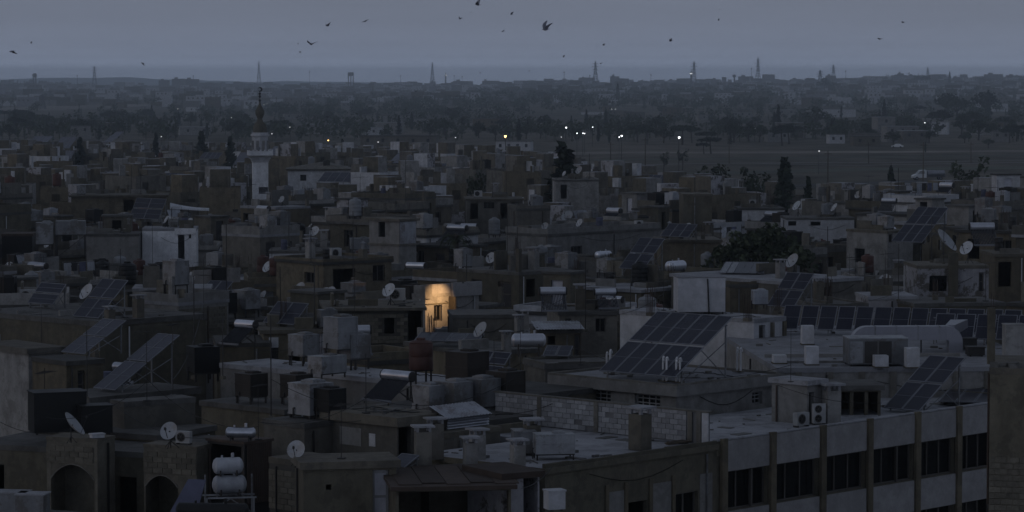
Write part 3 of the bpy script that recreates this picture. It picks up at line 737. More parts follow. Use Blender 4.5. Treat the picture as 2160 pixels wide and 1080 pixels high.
LOOKS = {
 'gcube': ('water_tank', 'grey galvanised cube water tank on short legs', 'water tank', 'water tanks on the roofs'),
 'gcube_tall': ('water_tank', 'tall galvanised water tank on high legs', 'water tank', 'water tanks on the roofs'),
 'gcube_wide': ('water_tank', 'wide low galvanised water tank', 'water tank', 'water tanks on the roofs'),
 'gcube_low': ('water_tank', 'squat galvanised water tank set on the roof', 'water tank', 'water tanks on the roofs'),
 'bcube': ('water_tank', 'black cube water tank', 'water tank', 'water tanks on the roofs'),
 'rcube': ('water_tank', 'dark brown cube water tank', 'water tank', 'water tanks on the roofs'),
 'wcube': ('water_tank', 'white cube water tank', 'water tank', 'water tanks on the roofs'),
 'wround': ('water_tank', 'pale ribbed round water tank', 'water tank', 'water tanks on the roofs'),
 'rround': ('water_tank', 'dull red round water tank', 'water tank', 'water tanks on the roofs'),
 'bround': ('water_tank', 'black round water tank', 'water tank', 'water tanks on the roofs'),
 'wlying': ('water_tank', 'pale lying cylinder tank on a frame', 'water tank', 'water tanks on the roofs'),
 'rlying': ('water_tank', 'rusty lying cylinder tank on a frame', 'water tank', 'water tanks on the roofs'),
 'heater': ('solar_water_heater', 'solar water heater with silver cylinder', 'water heater', 'solar water heaters on the roofs'),
 'heater2': ('solar_water_heater', 'long solar water heater with bright cylinder', 'water heater', 'solar water heaters on the roofs'),
 'dish': ('satellite_dish', 'satellite dish on a tripod mast', 'satellite dish', 'satellite dishes on the roofs'),
 'dish_big': ('satellite_dish', 'large satellite dish', 'satellite dish', 'satellite dishes on the roofs'),
 'dish_small': ('satellite_dish', 'small satellite dish', 'satellite dish', 'satellite dishes on the roofs'),
 'antenna0': ('aerial_mast', 'short aerial mast with comb antenna', 'antenna', 'aerial masts on the roofs'),
 'antenna1': ('aerial_mast', 'aerial mast with two crossed antennas', 'antenna', 'aerial masts on the roofs'),
 'antenna2': ('aerial_mast', 'tall aerial mast with comb antenna', 'antenna', 'aerial masts on the roofs'),
 'antenna3': ('aerial_mast', 'very tall aerial mast with two antennas', 'antenna', 'aerial masts on the roofs'),
 'pole': ('roof_pole', 'bare steel pole on a concrete foot', 'pole', 'bare poles on the roofs'),
 'pole_tall': ('roof_pole', 'tall bare steel pole', 'pole', 'bare poles on the roofs'),
 'chimney': ('chimney', 'concrete chimney with flat cap', 'chimney', 'chimneys on the roofs'),
 'chimney_tall': ('chimney', 'tall grey chimney with flat cap', 'chimney', 'chimneys on the roofs'),
 'chimney_pipe': ('chimney', 'stubby chimney with round pipe cowl', 'chimney', 'chimneys on the roofs'),
 'chimney_pale': ('chimney', 'pale plastered chimney with flat cap', 'chimney', 'chimneys on the roofs'),
 'rebar': ('rebar_column', 'column stub sprouting bent rebar', 'rebar column', 'unfinished columns on the roofs'),
 'rebar_tall': ('rebar_column', 'column stub with tall rebar bundle', 'rebar column', 'unfinished columns on the roofs'),
 'ac': ('air_conditioner', 'pale air conditioner box with one fan', 'air conditioner', 'air conditioners on the roofs'),
 'ac2': ('air_conditioner', 'tall air conditioner box with two fans', 'air conditioner', 'air conditioners on the roofs'),
 'barrel': ('barrel', 'dark steel barrel', 'barrel', 'barrels on the roofs'),
 'barrelb': ('barrel', 'blue grey barrel', 'barrel', 'barrels on the roofs'),
 'planks': ('plank_pile', 'pile of old planks', 'planks', 'planks left on the roofs'),
 'sheet': ('metal_sheet', 'propped corrugated metal sheet', 'metal sheet', 'metal sheets on the roofs'),
 'line': ('clothes_line', 'clothes line with washing', 'clothes line', 'clothes lines on the roofs'),
}
def put(kind, loc, rz=0.0, scale=1.0, label=None, look=None, extra=()):
    n, lk, cat, grp = LOOKS[kind]
    o = stamp(n, PR[kind], look or lk, cat, grp, loc, rz, scale, label)
    return o
def put_px(kind, px, py, z, rz=0.0, scale=1.0, **k): return put(kind, Wz(px, py, z), R(rz), scale, **k)
PROT = []     # (x0, y0, x1, y1, depth): what must stay in view behind whatever is filled in later
# ------------------------------------------------------------------ ground, hills, haze
def ground_mat():
    m = bpy.data.materials.new('dry_ground'); m.use_nodes = True
    nt = m.node_tree; N = nt.nodes; L = nt.links; b = N['Principled BSDF']; b.inputs['Roughness'].default_value = 1.0; b.inputs['Specular IOR Level'].default_value = 0.05
    t = N.new('ShaderNodeTexCoord')
    n1 = N.new('ShaderNodeTexNoise'); n1.inputs['Scale'].default_value = 0.006; n1.inputs['Detail'].default_value = 8; n1.inputs['Roughness'].default_value = 0.65
    mp = N.new('ShaderNodeMapping'); mp.inputs['Scale'].default_value = (1, 0.45, 1)
    L.new(t.outputs['Object'], mp.inputs[0]); L.new(mp.outputs[0], n1.inputs['Vector'])
    cr = N.new('ShaderNodeValToRGB'); els = cr.color_ramp.elements
    els[0].position = 0.32; els[0].color = (0.066, 0.066, 0.05, 1); els[1].position = 0.7; els[1].color = (0.165, 0.143, 0.118, 1)
    x = els.new(0.5); x.color = (0.118, 0.105, 0.084, 1)
    L.new(n1.outputs['Fac'], cr.inputs[0])
    n2 = N.new('ShaderNodeTexNoise'); n2.inputs['Scale'].default_value = 0.08; n2.inputs['Detail'].default_value = 6
    L.new(mp.outputs[0], n2.inputs['Vector'])
    r = N.new('ShaderNodeMapRange'); r.inputs['From Min'].default_value = 0.3; r.inputs['From Max'].default_value = 0.7; r.inputs['To Min'].default_value = 0.6; r.inputs['To Max'].default_value = 1.4
    L.new(n2.outputs['Fac'], r.inputs['Value'])
    s = N.new('ShaderNodeVectorMath'); s.operation = 'SCALE'; L.new(cr.outputs[0], s.inputs[0]); L.new(r.outputs[0], s.inputs['Scale']); L.new(s.outputs[0], b.inputs['Base Color'])
    return m
GROUND = ground_mat()
def build_ground():
    ys = [-60, 40, 90, 150, 250, 400, 600, 750, 900, 1100, 1300, 1500, 1700, 1900, 2200, 2500, 2800, 3100, 3400, 3700, 4000, 4300, 4600, 4900, 5200, 5500, 5800, 6000, 6200, 6400, 6700, 7000, 7500, 8000, 8600, 9200, 10000, 11000, 12000, 13000, 13500]
    xs = [-4200, -3000, -2200, -1700] + list(range(-1400, 1401, 56)) + [1700, 2200, 3000, 4200]
    mb = MB()
    for y in ys:
        for x in xs: mb.v.append((x, y, ground_z(x, y)))
    n = len(xs)
    for j in range(len(ys) - 1):
        for i in range(n - 1): mb.f.append((j * n + i, j * n + i + 1, (j + 1) * n + i + 1, (j + 1) * n + i)); mb.m.append(0)
    structure(add('ground', mb, [GROUND], smooth=True))
    # a long low mountain far behind, mostly at the left
    mb = MB(); mm = mat('far_hillside', (0.07, 0.075, 0.08), scale=0.001, var=0.2)
    N = 60
    for i in range(N + 1):
        x = -4000 + 8000 * i / N; px = x / 12500 * F
        hgt = 24 + (12500 / F) * (11 * sstep(500, -900, px) + 7 * sstep(-200, -1000, px) + 2.2 * math.sin(px * 0.013) + 1.4 * math.sin(px * 0.037)) - 25
        mb.v += [(x, 11800, 0), (x, 12500, max(0.5, hgt)), (x, 13300, 0)]
    for i in range(N):
        a = 3 * i; mb.f += [(a, a + 3, a + 4, a + 1), (a + 1, a + 4, a + 5, a + 2)]; mb.m += [0, 0]
    structure(add('hills', mb, [mm], smooth=True))
    # pale field tracks and strips crossing the plain in the right half
    def strip(pts, w, m, name, dz=0.05):
        mb = MB(); P = [Vector((p[0], p[1], 0)) for p in pts]
        Q = []
        for i in range(len(P) - 1):
            k = max(1, int((P[i + 1] - P[i]).length / 25))
            for j in range(k): Q.append(P[i].lerp(P[i + 1], j / k))
        Q.append(P[-1])
        for i, p in enumerate(Q):
            d = (Q[min(i + 1, len(Q) - 1)] - Q[max(i - 1, 0)]).normalized(); n = Vector((-d.y, d.x, 0)); ww = w * (0.85 + 0.3 * rnd.random())
            for s in (-1, 1):
                q = p + n * (s * ww / 2); mb.v.append((q.x, q.y, ground_z(q.x, q.y) + dz))
        for i in range(len(Q) - 1): mb.f.append((2 * i, 2 * i + 2, 2 * i + 3, 2 * i + 1)); mb.m.append(0)
        structure(add(name, mb, [m]))
    pale = mat('pale_track', (0.16, 0.15, 0.14), scale=0.05, var=0.2); strw = mat('stubble_field', (0.175, 0.152, 0.125), scale=0.03, var=0.25); asp = mat('old_asphalt', (0.062, 0.062, 0.066), scale=0.1)
    grn = mat('green_field', (0.062, 0.068, 0.046), scale=0.03, var=0.3)
    def g(px, py): p = Wz(px, py, 0.0); return (p.x, p.y)
    strip([g(1000, 329), g(1300, 322), g(1640, 322), g(2300, 318)], 26, strw, 'field', 0.04)
    strip([g(1150, 352), g(1500, 345), g(1900, 343), g(2300, 336)], 6, pale, 'track', 0.09)
    strip([g(1250, 338), g(1700, 333), g(2300, 326)], 14, grn, 'field', 0.05)
    strip([g(1480, 366), g(1800, 358), g(2300, 352)], 22, grn, 'field', 0.04)
    strip([g(1500, 398), g(1750, 390), g(1930, 383), g(2300, 379)], 8.5, asp, 'road', 0.10)
    strip([g(1500, 403), g(1750, 394), g(1940, 386.5), g(2300, 382.5)], 2.2, pale, 'verge', 0.08)
    strip([g(1600, 346), g(1800, 350), g(2300, 341)], 5, pale, 'track', 0.12)
    strip([g(1330, 228), g(1500, 222), g(1640, 219)], 60, strw, 'field', 0.4)
    strip([g(-150, 236), g(150, 228), g(330, 224)], 90, strw, 'field', 0.4)
    strip([g(-150, 246), g(200, 242), g(330, 240)], 60, grn, 'field', 0.4)
build_ground()
def build_haze():
    m = bpy.data.materials.new('thin_haze'); m.use_nodes = True; nt = m.node_tree
    for n in list(nt.nodes):
        if n.type != 'OUTPUT_MATERIAL': nt.nodes.remove(n)
    pv = nt.nodes.new('ShaderNodeVolumePrincipled'); pv.inputs['Color'].default_value = (0.84, 0.92, 1.0, 1); pv.inputs['Density'].default_value = 1.95e-4; pv.inputs['Anisotropy'].default_value = 0.9
    nt.links.new(pv.outputs[0], [n for n in nt.nodes if n.type == 'OUTPUT_MATERIAL'][0].inputs['Volume'])
    mb = MB(); mb.box(-4400, -200, -18, 4400, 13600, 76); o = add('haze', mb, [m]); o['kind'] = 'stuff'
build_haze()

# ------------------------------------------------------------------ trees
def leaf_cloud(mb, rr, c, rad, n, size, mi=0):
    for _ in range(n):
        while True:
            p = Vector((rr.uniform(-1, 1), rr.uniform(-1, 1), rr.uniform(-1, 1)))
            if 0.15 < p.length <= 1: break
        p = p * (0.55 + 0.45 * rr.random()) / max(p.length, 0.6) if rr.random() < 0.6 else p
        q = Vector((c[0] + p.x * rad[0], c[1] + p.y * rad[1], c[2] + p.z * rad[2]))
        d = Vector((rr.gauss(0, 1), rr.gauss(0, 1), rr.gauss(0, 1))).normalized(); a = d.orthogonal().normalized() * size * rr.uniform(0.6, 1.3); b = d.cross(a).normalized() * size * rr.uniform(0.4, 0.9)
        mb.quad(q - a, q - b * 0.9, q + a, q + b, mi)
def tree_proto(kind, seed, n=420):
    rr = random.Random(seed); cr = MB(); tr = MB()
    if kind == 'cypress':
        h = 9.0; tr.tube((0, 0, -0.2), (0, 0, h * 0.9), 0.16, 0.04, n=6)
        for i in range(26):
            z = 0.5 + (h - 0.6) * i / 25; w = 1.05 * math.sin(min(1, (1 - i / 26) * 1.25 + 0.05) * math.pi / 2) * (0.75 + 0.4 * rr.random()) * (0.55 + 0.45 * min(1, i / 5))
            leaf_cloud(cr, rr, (rr.uniform(-.15, .15), rr.uniform(-.15, .15), z), (w, w, 0.5), n // 14, 0.32)
    elif kind == 'conifer':
        h = 10.0; tr.tube((0, 0, -0.2), (0, 0, h * 0.95), 0.22, 0.04, n=6)
        for i in range(17):
            z = 0.9 + (h - 1.2) * i / 16; w = 2.6 * (1 - i / 17) ** 0.85 * (0.75 + 0.35 * rr.random()) + 0.1
            for k in range(5):
                a = rr.uniform(0, 6.28); cr_w = w * rr.uniform(0.5, 1.0)
                leaf_cloud(cr, rr, (math.cos(a) * cr_w * 0.55, math.sin(a) * cr_w * 0.55, z - 0.15 * cr_w), (cr_w * 0.5, cr_w * 0.5, 0.36), max(3, n // 42), 0.38)
            if i < 14: a = rr.uniform(0, 6.28); tr.tube((0, 0, z), (math.cos(a) * w * 0.8, math.sin(a) * w * 0.8, z - 0.1), 0.05, 0.015, n=4)
    elif kind == 'broad':
        tr.tube((0, 0, -0.2), (0.15, 0, 2.2), 0.3, 0.2, n=7)
        for k in range(11):
            a = k * 2.4 + rr.uniform(-.4, .4); rr_ = rr.uniform(0.6, 3.0); z = 3.2 + 2.8 * (1 - (rr_ / 3.2) ** 2) * rr.uniform(0.5, 1.05); c = (math.cos(a) * rr_, math.sin(a) * rr_, z)
            tr.tube((0.15, 0, 2.1), (c[0] * 0.8, c[1] * 0.8, c[2] - 0.3), 0.12, 0.03, n=5)
            s = rr.uniform(0.85, 1.5); leaf_cloud(cr, rr, c, (s * 1.2, s * 1.2, s * 0.85), n // 7, 0.32)
    elif kind == 'spreading':
        tr.tube((0, 0, -0.2), (0.1, 0, 6.2), 0.35, 0.24, n=8)
        for k in range(46):
            a = k * 2.4 + rr.uniform(-.4, .4); q = 3.3 * math.sqrt((k + .5) / 46); z = 7.2 + 4.6 * math.sqrt(max(0, 1 - (q / 3.75) ** 2)) * rr.uniform(0.25, 1.0); c = (math.cos(a) * q, math.sin(a) * q, z)
            if k % 3 == 0: tr.tube((0.1, 0, 6.0), (c[0] * 0.85, c[1] * 0.85, c[2] - 0.3), 0.11, 0.03, n=5)
            s = rr.uniform(0.6, 1.15); leaf_cloud(cr, rr, c, (s * 1.1, s * 1.1, s * 0.8), n // 26, 0.2)
    elif kind == 'pine':      # stone-pine like umbrella
        tr.tube((0, 0, -0.2), (0.3, 0.1, 4.6), 0.24, 0.14, n=6)
        for k in range(9):
            a = k * 2.4; q = 2.7 * math.sqrt((k + .4) / 9.5); c = (math.cos(a) * q + .3, math.sin(a) * q, 5.4 + rr.uniform(-.35, .5) - q * 0.12)
            tr.tube((0.3, 0.1, 4.4), (c[0], c[1], c[2] - 0.2), 0.08, 0.03, n=4); leaf_cloud(cr, rr, c, (1.25, 1.25, 0.6), n // 6, 0.32)
    elif kind == 'poplar':
        h = 8.5; tr.tube((0, 0, -0.2), (0, 0, h * 0.85), 0.17, 0.04, n=6)
        for i in range(14):
            z = 1.4 + (h - 1.8) * i / 13; w = 1.25 * math.sin(math.pi * (0.2 + 0.75 * (i / 13))) * (0.7 + .5 * rr.random()); leaf_cloud(cr, rr, (rr.uniform(-.5, .5), rr.uniform(-.5, .5), z), (w, w, 0.65), n // 14, 0.25)
    elif kind == 'bare':      # thin, half dead
        tr.tube((0, 0, -0.2), (0.1, 0, 3.5), 0.14, 0.08, n=6)
        for k in range(14):
            a = rr.uniform(0, 6.28); z0 = rr.uniform(1.2, 3.4); l = rr.uniform(0.8, 1.8); e_ = (math.cos(a) * l * 0.7, math.sin(a) * l * 0.7, z0 + l); tr.tube((0.05, 0, z0), e_, 0.045, 0.012, n=4)
            leaf_cloud(cr, rr, e_, (0.45, 0.45, 0.55), n // 22, 0.2)
    elif kind == 'bush':
        tr.tube((0, 0, -0.2), (0, 0, 0.8), 0.08, 0.04, n=5)
        for k in range(6): leaf_cloud(cr, rr, (rr.uniform(-.7, .7), rr.uniform(-.7, .7), 0.75 + rr.uniform(-.2, .5)), (0.7, 0.7, 0.6), n // 10, 0.22)
    return (None, [P_('crown', cr.mesh('crown', ['leafd' if kind in ('cypress', 'conifer', 'pine') else 'leafm'])), P_('trunk', tr.mesh('trunk', ['bark']))])
TREES = {k: [tree_proto(k, 11 * i + j) for i in range(3)] for j, k in enumerate(['cypress', 'conifer', 'broad', 'pine', 'poplar', 'bare', 'bush'])}
TREES['spreading'] = [tree_proto('spreading', 5, 2600)] * 3
TLOOK = {'spreading': 'big spreading tree', 'cypress': 'narrow dark cypress', 'conifer': 'dark pointed conifer', 'broad': 'rounded leafy tree', 'pine': 'umbrella shaped pine', 'poplar': 'upright loose tree', 'bare': 'thin half bare tree', 'bush': 'low dark bush'}
THEIGHT = {'cypress': 9.0, 'conifer': 10.0, 'broad': 6.8, 'pine': 6.3, 'poplar': 8.5, 'bare': 5.2, 'bush': 1.6, 'spreading': 12.6}
def tree(kind, loc, h, wide=1.0, label=None, look=None, group='trees of the valley'):
    s = h / THEIGHT[kind]; pr = TREES[kind][rnd.randrange(3)]
    n = {'bush': 'bush'}.get(kind, kind + '_tree' if kind in ('cypress', 'pine', 'poplar', 'conifer') else 'tree')
    return stamp(n, pr, look or TLOOK[kind], 'tree' if kind != 'bush' else 'bush', group, loc, rnd.uniform(0, 6.28), (s * wide, s * wide, s), label)
def tree_px(kind, px, py, z, hpx, wide=1.0, **k):
    p = Wz(px, py, z); return tree(kind, (p.x, p.y, ground_z(p.x, p.y) if z < 1.5 else z), hpx * p.y / F, wide, **k)
def tree_d(kind, px, ytop, dist, hm=None, wide=1.0, **k):
    """tree whose top shows at (px, ytop) at the given distance, standing on the ground"""
    p = Wd(px, ytop, dist); gz = ground_z(p.x, p.y); return tree(kind, (p.x, p.y, gz), max(1.0, p.z - gz), wide, **k)
def palm():
    p = Wd(962, 500, 232); gz = 0.0; H_ = p.z - gz; rr = random.Random(5)
    root = thing('palm_tree', None, 'palm', None, (p.x, p.y, gz), 0, 'short palm with drooping fronds behind the lit house')
    t = MB(); pr = []
    for i in range(24): z = (H_ - 0.2) * i / 23; pr += [(0.26 - 0.05 * i / 23, z), (0.22 - 0.05 * i / 23, z + H_ / 23 * 0.9)]
    t.lathe(pr, 9); add('trunk', t, 'bark', root)
    for k in range(22):
        a = k * 2.4 + rr.uniform(-.2, .2); up = rr.uniform(-0.1, 1.1); mb = MB(); prev = None
        ca, sa = math.cos(a), math.sin(a); L = rr.uniform(1.2, 1.75); pts = []
        for i in range(7):
            s = i / 6; r_ = L * s * (1 - 0.12 * s); z = H_ - 0.2 + up * L * (s - 0.95 * s * s) * 1.4 - 0.55 * L * s * s * (1.1 - up * 0.4); pts.append(Vector((ca * r_, sa * r_, z)))
        for i in range(6):
            b, c = pts[i], pts[i + 1]; side = Vector((-sa, ca, 0))
            mb.tube(b, c, 0.02, 0.015, n=3)
            for q in range(4):
                m_ = b.lerp(c, q / 4); w = 0.42 * (1 - (i + q / 4) / 7)
                for sg in (-1, 1): e_ = m_ + side * sg * w + (c - b).normalized() * w * 0.6 + Vector((0, 0, -0.3 * w)); mb.quad(m_, m_ + (c - b) * 0.12, e_, e_ - (c - b) * 0.02)
        add('frond', mb, 'leafm', root)
    landmark('the palm', (p.x, p.y, H_ - 0.3))

# ------------------------------------------------------------------ minaret
def minaret():
    D = 436.0; p = Wd(549, 400, D); gz = 0.0; root = thing('minaret', None, 'minaret', None, (p.x, p.y, gz), R(8), 'pale minaret with ornate balcony and slim dark spire topped by a crescent')
    def zy(y): return CAMZ + (YH - y) * D / F * 1.0
    k = D / F
    W_ = 33 * k / 2 * 0.98
    mb = MB(); z0, z1 = 0, zy(338)
    wall_face(mb, (-W_, -W_), (W_, -W_), 0, z1, [(W_ * 0.75, W_ * 1.95, zy(408), zy(394))]); wall_face(mb, (W_, -W_), (W_, W_), 0, z1, []); wall_face(mb, (W_, W_), (-W_, W_), 0, z1, []); wall_face(mb, (-W_, W_), (-W_, -W_), 0, z1, [])
    add('shaft', mb, 'whiteb', root)
    mb = MB(); a = 25.5 * k
    for i, (s, zt, zb) in enumerate([(W_ * 1.06, 338, 342), (W_ * 1.18, 334.8, 338), (W_ * 1.32, 331, 334.8)]): mb.box(-s, -s, zy(zb) + 0.002, s, s, zy(zt), 0)
    add('cornice', mb, 'white', root)
    mb = MB(); mb.box(-a, -a, zy(331) + 0.002, a, a, zy(327)); add('balcony_floor', mb, 'light', root)
    mb = MB(); t = 0.14
    for x0, y0, x1, y1 in ((-a, -a, a, -a + t), (-a, a - t, a, a), (-a, -a + t, -a + t, a - t), (a - t, -a + t, a, a - t)): mb.box(x0, y0, zy(327) + 0.002, x1, y1, zy(318))
    for i in range(7):
        x = -a + 0.1 + (2 * a - 0.2) * i / 6; mb.box(x - 0.09, -a - 0.05, zy(327), x + 0.09, -a - 0.002, zy(315)); mb.box(-a - 0.05, x - 0.09, zy(327), -a - 0.002, x + 0.09, zy(315))
    add('balcony_rail', mb, 'whiteb', root)
    mb = MB(); mb.lathe([(17 * k, zy(327)), (17 * k, zy(288)), (20 * k, zy(287)), (20 * k, zy(283)), (17.5 * k, zy(282.5)), (17.5 * k, zy(279))], 8); add('upper_shaft', mb, 'white', root)
    mb = MB()
    for i in range(8):
        t_ = 2 * math.pi * (i + .5) / 8; c, s = math.cos(t_), math.sin(t_); mb.tube((c * 15.9 * k, s * 15.9 * k, zy(318)), (c * 15.9 * k, s * 15.9 * k, zy(296)), 0.28, n=4)
    add('niche', mb, 'light', root)
    mb = MB(); mb.lathe([(14.5 * k, zy(279)), (14.8 * k, zy(270)), (12 * k, zy(262)), (6.5 * k, zy(256)), (5 * k, zy(250)), (6.5 * k, zy(247)), (9.6 * k, zy(240)), (9.6 * k, zy(234)), (6.5 * k, zy(228)), (3 * k, zy(222)), (1.2 * k, zy(214))], 16); add('spire', mb, 'dark', root, smooth=True)
    mb = MB()
    for y in (212, 203.5, 197.5): mb.lathe([(0.02, zy(y + 3)), (2.8 * k * 0.7, zy(y + 2)), (2.8 * k, zy(y)), (2.8 * k * 0.7, zy(y - 2)), (0.02, zy(y - 3))], 10)
    mb.tube((0, 0, zy(215)), (0, 0, zy(191)), 0.045, n=6); add('finial', mb, 'steel', root)
    mb = MB(); cz = zy(188.5); n = 14
    for i in range(n + 1):
        t_ = R(-60) + R(300) * i / n - R(90); w = 0.11 * math.sin(math.pi * i / n) + 0.015; c, s = math.cos(t_), math.sin(t_); r_ = 0.27
        for dr, dy in ((-w, -.03), (w, -.03), (w, .03), (-w, .03)): mb.v.append(((r_ + dr) * c, dy, cz + (r_ + dr) * s))
    for i in range(n):
        for j in range(4): q = (j + 1) % 4; mb.f.append((4 * i + j, 4 * i + 4 + j, 4 * i + 4 + q, 4 * i + q)); mb.m.append(0)
    add('crescent', mb, 'steel', root)
    for s in (-1, 1):
        mb = MB(); mb.lathe([(0.1, 0), (0.12, 0.1), (0.3, 0.45)], 8, axis='y'); o = add('loudspeaker', mb, 'poly', root, loc=(s * 0.7 - 1.1, -a - 0.15, zy(312)), rot=(0, 0, math.pi))
    landmark('the minaret', (p.x, p.y, zy(320))); PROT.append((524, 180, 604, 410, 436))

# ------------------------------------------------------------------ far things on the skyline
def pylon_mesh(h, w, arms=True):
    mb = MB(); t = w * 0.028 + 0.1; lv = [0, 0.25, 0.45, 0.62, 0.76, 0.88, 1.0]; wd = [1, 0.72, 0.5, 0.36, 0.27, 0.2, 0.06]
    P = [[Vector((sx * w / 2 * q, sy * w / 2 * q, h * l)) for sx, sy in ((-1, -1), (1, -1), (1, 1), (-1, 1))] for l, q in zip(lv, wd)]
    for i in range(len(lv) - 1):
        for j in range(4):
            mb.tube(P[i][j], P[i + 1][j], t, n=4, cap=False)
            mb.tube(P[i][j], P[i + 1][(j + 1) % 4], t * 0.7, n=3, cap=False); mb.tube(P[i][(j + 1) % 4], P[i + 1][j], t * 0.7, n=3, cap=False)
    arm = MB()
    if arms:
        for l, s in ((0.66, 0.55), (0.78, 0.7), (0.9, 0.5)):
            arm.tube((-w * s, 0, h * l), (w * s, 0, h * l), t, n=4).tube((-w * s, 0, h * l), (0, 0, h * (l + 0.05)), t * .7, n=3).tube((w * s, 0, h * l), (0, 0, h * (l + 0.05)), t * .7, n=3)
    return mb, arm
def skyline():
    for px, yt, d, arms, lab in ((199, 139, 5600, 1, 'faint power pylon on the skyline between the domed water tower and the minaret spire'), (546, 129, 6000, 0, 'tall lattice mast on the skyline straight above the minaret crescent'), (912, 131, 5800, 0, 'lattice mast on the skyline beside the lit minaret tower'),
                       (1256, 129, 4700, 1, 'power pylon alone on the skyline below the two small birds'), (1464, 129, 4900, 1, 'power pylon with a lit tower standing beside its foot'), (1599, 121, 5200, 1, 'tallest power pylon on the skyline, thin mast beside it'), (1730, 148, 4300, 1, 'short dark power pylon before the pale long shed'), (1758, 136, 5600, 1, 'faint power pylon rising behind the short dark one'),
                       (1957, 142, 6000, 0, 'faint mast on the skyline behind the big clump of trees'), (90, 198, 2500, 1, 'power pylon standing in the valley below the domed water tower'), (249, 196, 2700, 1, 'slim power pylon in the valley fields left of the cypress row')):
        p = Wd(px, yt, d); gz = ground_z(p.x, p.y); h = p.z - gz; a, b = pylon_mesh(h, 9 if d > 3000 else 5, arms)
        o = thing('power_pylon' if arms else 'lattice_mast', None, 'pylon' if arms else 'mast', 'lattice towers of the plain', (p.x, p.y, gz), 0.4, lab); add('lattice', a, 'lattice', o)
        if arms: add('crossarm', b, 'lattice', o)
    for i, (px, yt, d) in enumerate(((163, 158, 5200), (408, 158, 5500), (653, 150, 6200), (845, 158, 5800), (1190, 150, 5000), (1244, 158, 5200), (1373, 156, 5300), (1585, 142, 5400), (958, 158, 6000), (975, 160, 6000), (1295, 155, 5500), (1784, 148, 5200))):
        p = Wd(px, yt, d); gz = ground_z(p.x, p.y); mb = MB(); mb.tube((0, 0, 0), (0, 0, p.z - gz), 0.6, 0.3, n=5); mb.cbox(0, 0, (p.z - gz) * 0.92, 2.2, 2.2, 2.0)
        o = thing('radio_mast', 'thin radio mast on the skyline', 'mast', 'thin masts on the skyline', (p.x, p.y, gz)); add('mast', mb, 'lattice', o)
    # square water tower
    p = Wd(740, 152.5, 5200); gz = ground_z(p.x, p.y); h = p.z - gz; o = thing('water_tower', None, 'water tower', None, (p.x, p.y, gz), 0, 'square water tower on thick legs standing on the skyline'); w = 4.9
    mb = MB(); mb.box(-w, -w, h - 6.4, w, w, h); add('tank', mb, 'conc', o)
    for x in (-w, -0.7, w - 1.4):
        for y in (-w, w - 1.4): mb = MB(); mb.box(x, y, 0, x + 1.4, y + 1.4, h - 6.4); add('leg', mb, 'conc', o)
    landmark('the square water tower', (p.x, p.y, h))
    p = Wd(73, 154, 4800); gz = ground_z(p.x, p.y); h = p.z - gz; o = thing('water_tower', None, 'water tower', None, (p.x, p.y, gz), 0, 'round water tower with domed top above the ridge trees')
    mb = MB(); mb.lathe([(2.0, h - 7), (3.4, h - 5.5), (3.6, h - 2.2), (2.4, h - 0.6), (0.3, h)], 14); add('tank', mb, 'conc', o, smooth=True)
    for i in range(6): a = i * math.pi / 3; mb = MB(); mb.tube((math.cos(a) * 3, math.sin(a) * 3, 0), (math.cos(a) * 2.6, math.sin(a) * 2.6, h - 5.5), 0.45, n=5); add('leg', mb, 'conc', o)
    landmark('the domed water tower', (p.x, p.y, h))
    p = Wd(1549, 157, 5000); gz = ground_z(p.x, p.y); h = p.z - gz; o = thing('water_tower', None, 'water tower', None, (p.x, p.y, gz), 0, 'small round water tower between two pylons on the skyline')
    mb = MB(); mb.lathe([(1.5, h - 5), (3.0, h - 4), (3.0, h - 1.2), (0.3, h)], 12); add('tank', mb, 'conc', o, smooth=True); mb = MB(); mb.tube((0, 0, 0), (0, 0, h - 4), 1.2, n=8); add('stem', mb, 'conc', o)
    for px, yt, d, lab in ((940, 154, 5800, 'far minaret with a lit top beside a lattice mast'), (1458, 150, 4800, 'far minaret with a lit top at the foot of a pylon')):
        p = Wd(px, yt, d); gz = ground_z(p.x, p.y); h = p.z - gz; o = thing('minaret', None, 'minaret', None, (p.x, p.y, gz), 0, lab)
        mb = MB(); mb.lathe([(1.6, 0), (1.4, h - 6), (2.2, h - 5.6), (2.2, h - 4.4), (1.1, h - 4.2), (1.1, h - 2.4)], 10); add('shaft', mb, 'conc', o); mb = MB(); mb.lathe([(1.2, h - 2.4), (0.9, h - 1), (0.1, h + 1.5)], 10); add('spire', mb, 'dark', o)
        mb = MB(); mb.lathe([(2.25, h - 4.3), (2.25, h - 3.7)], 10); add('lit_band', mb, 'bulb', o)
        landmark('the far lit minaret' if px < 1000 else 'the lit tower by the pylon', (p.x, p.y, h))

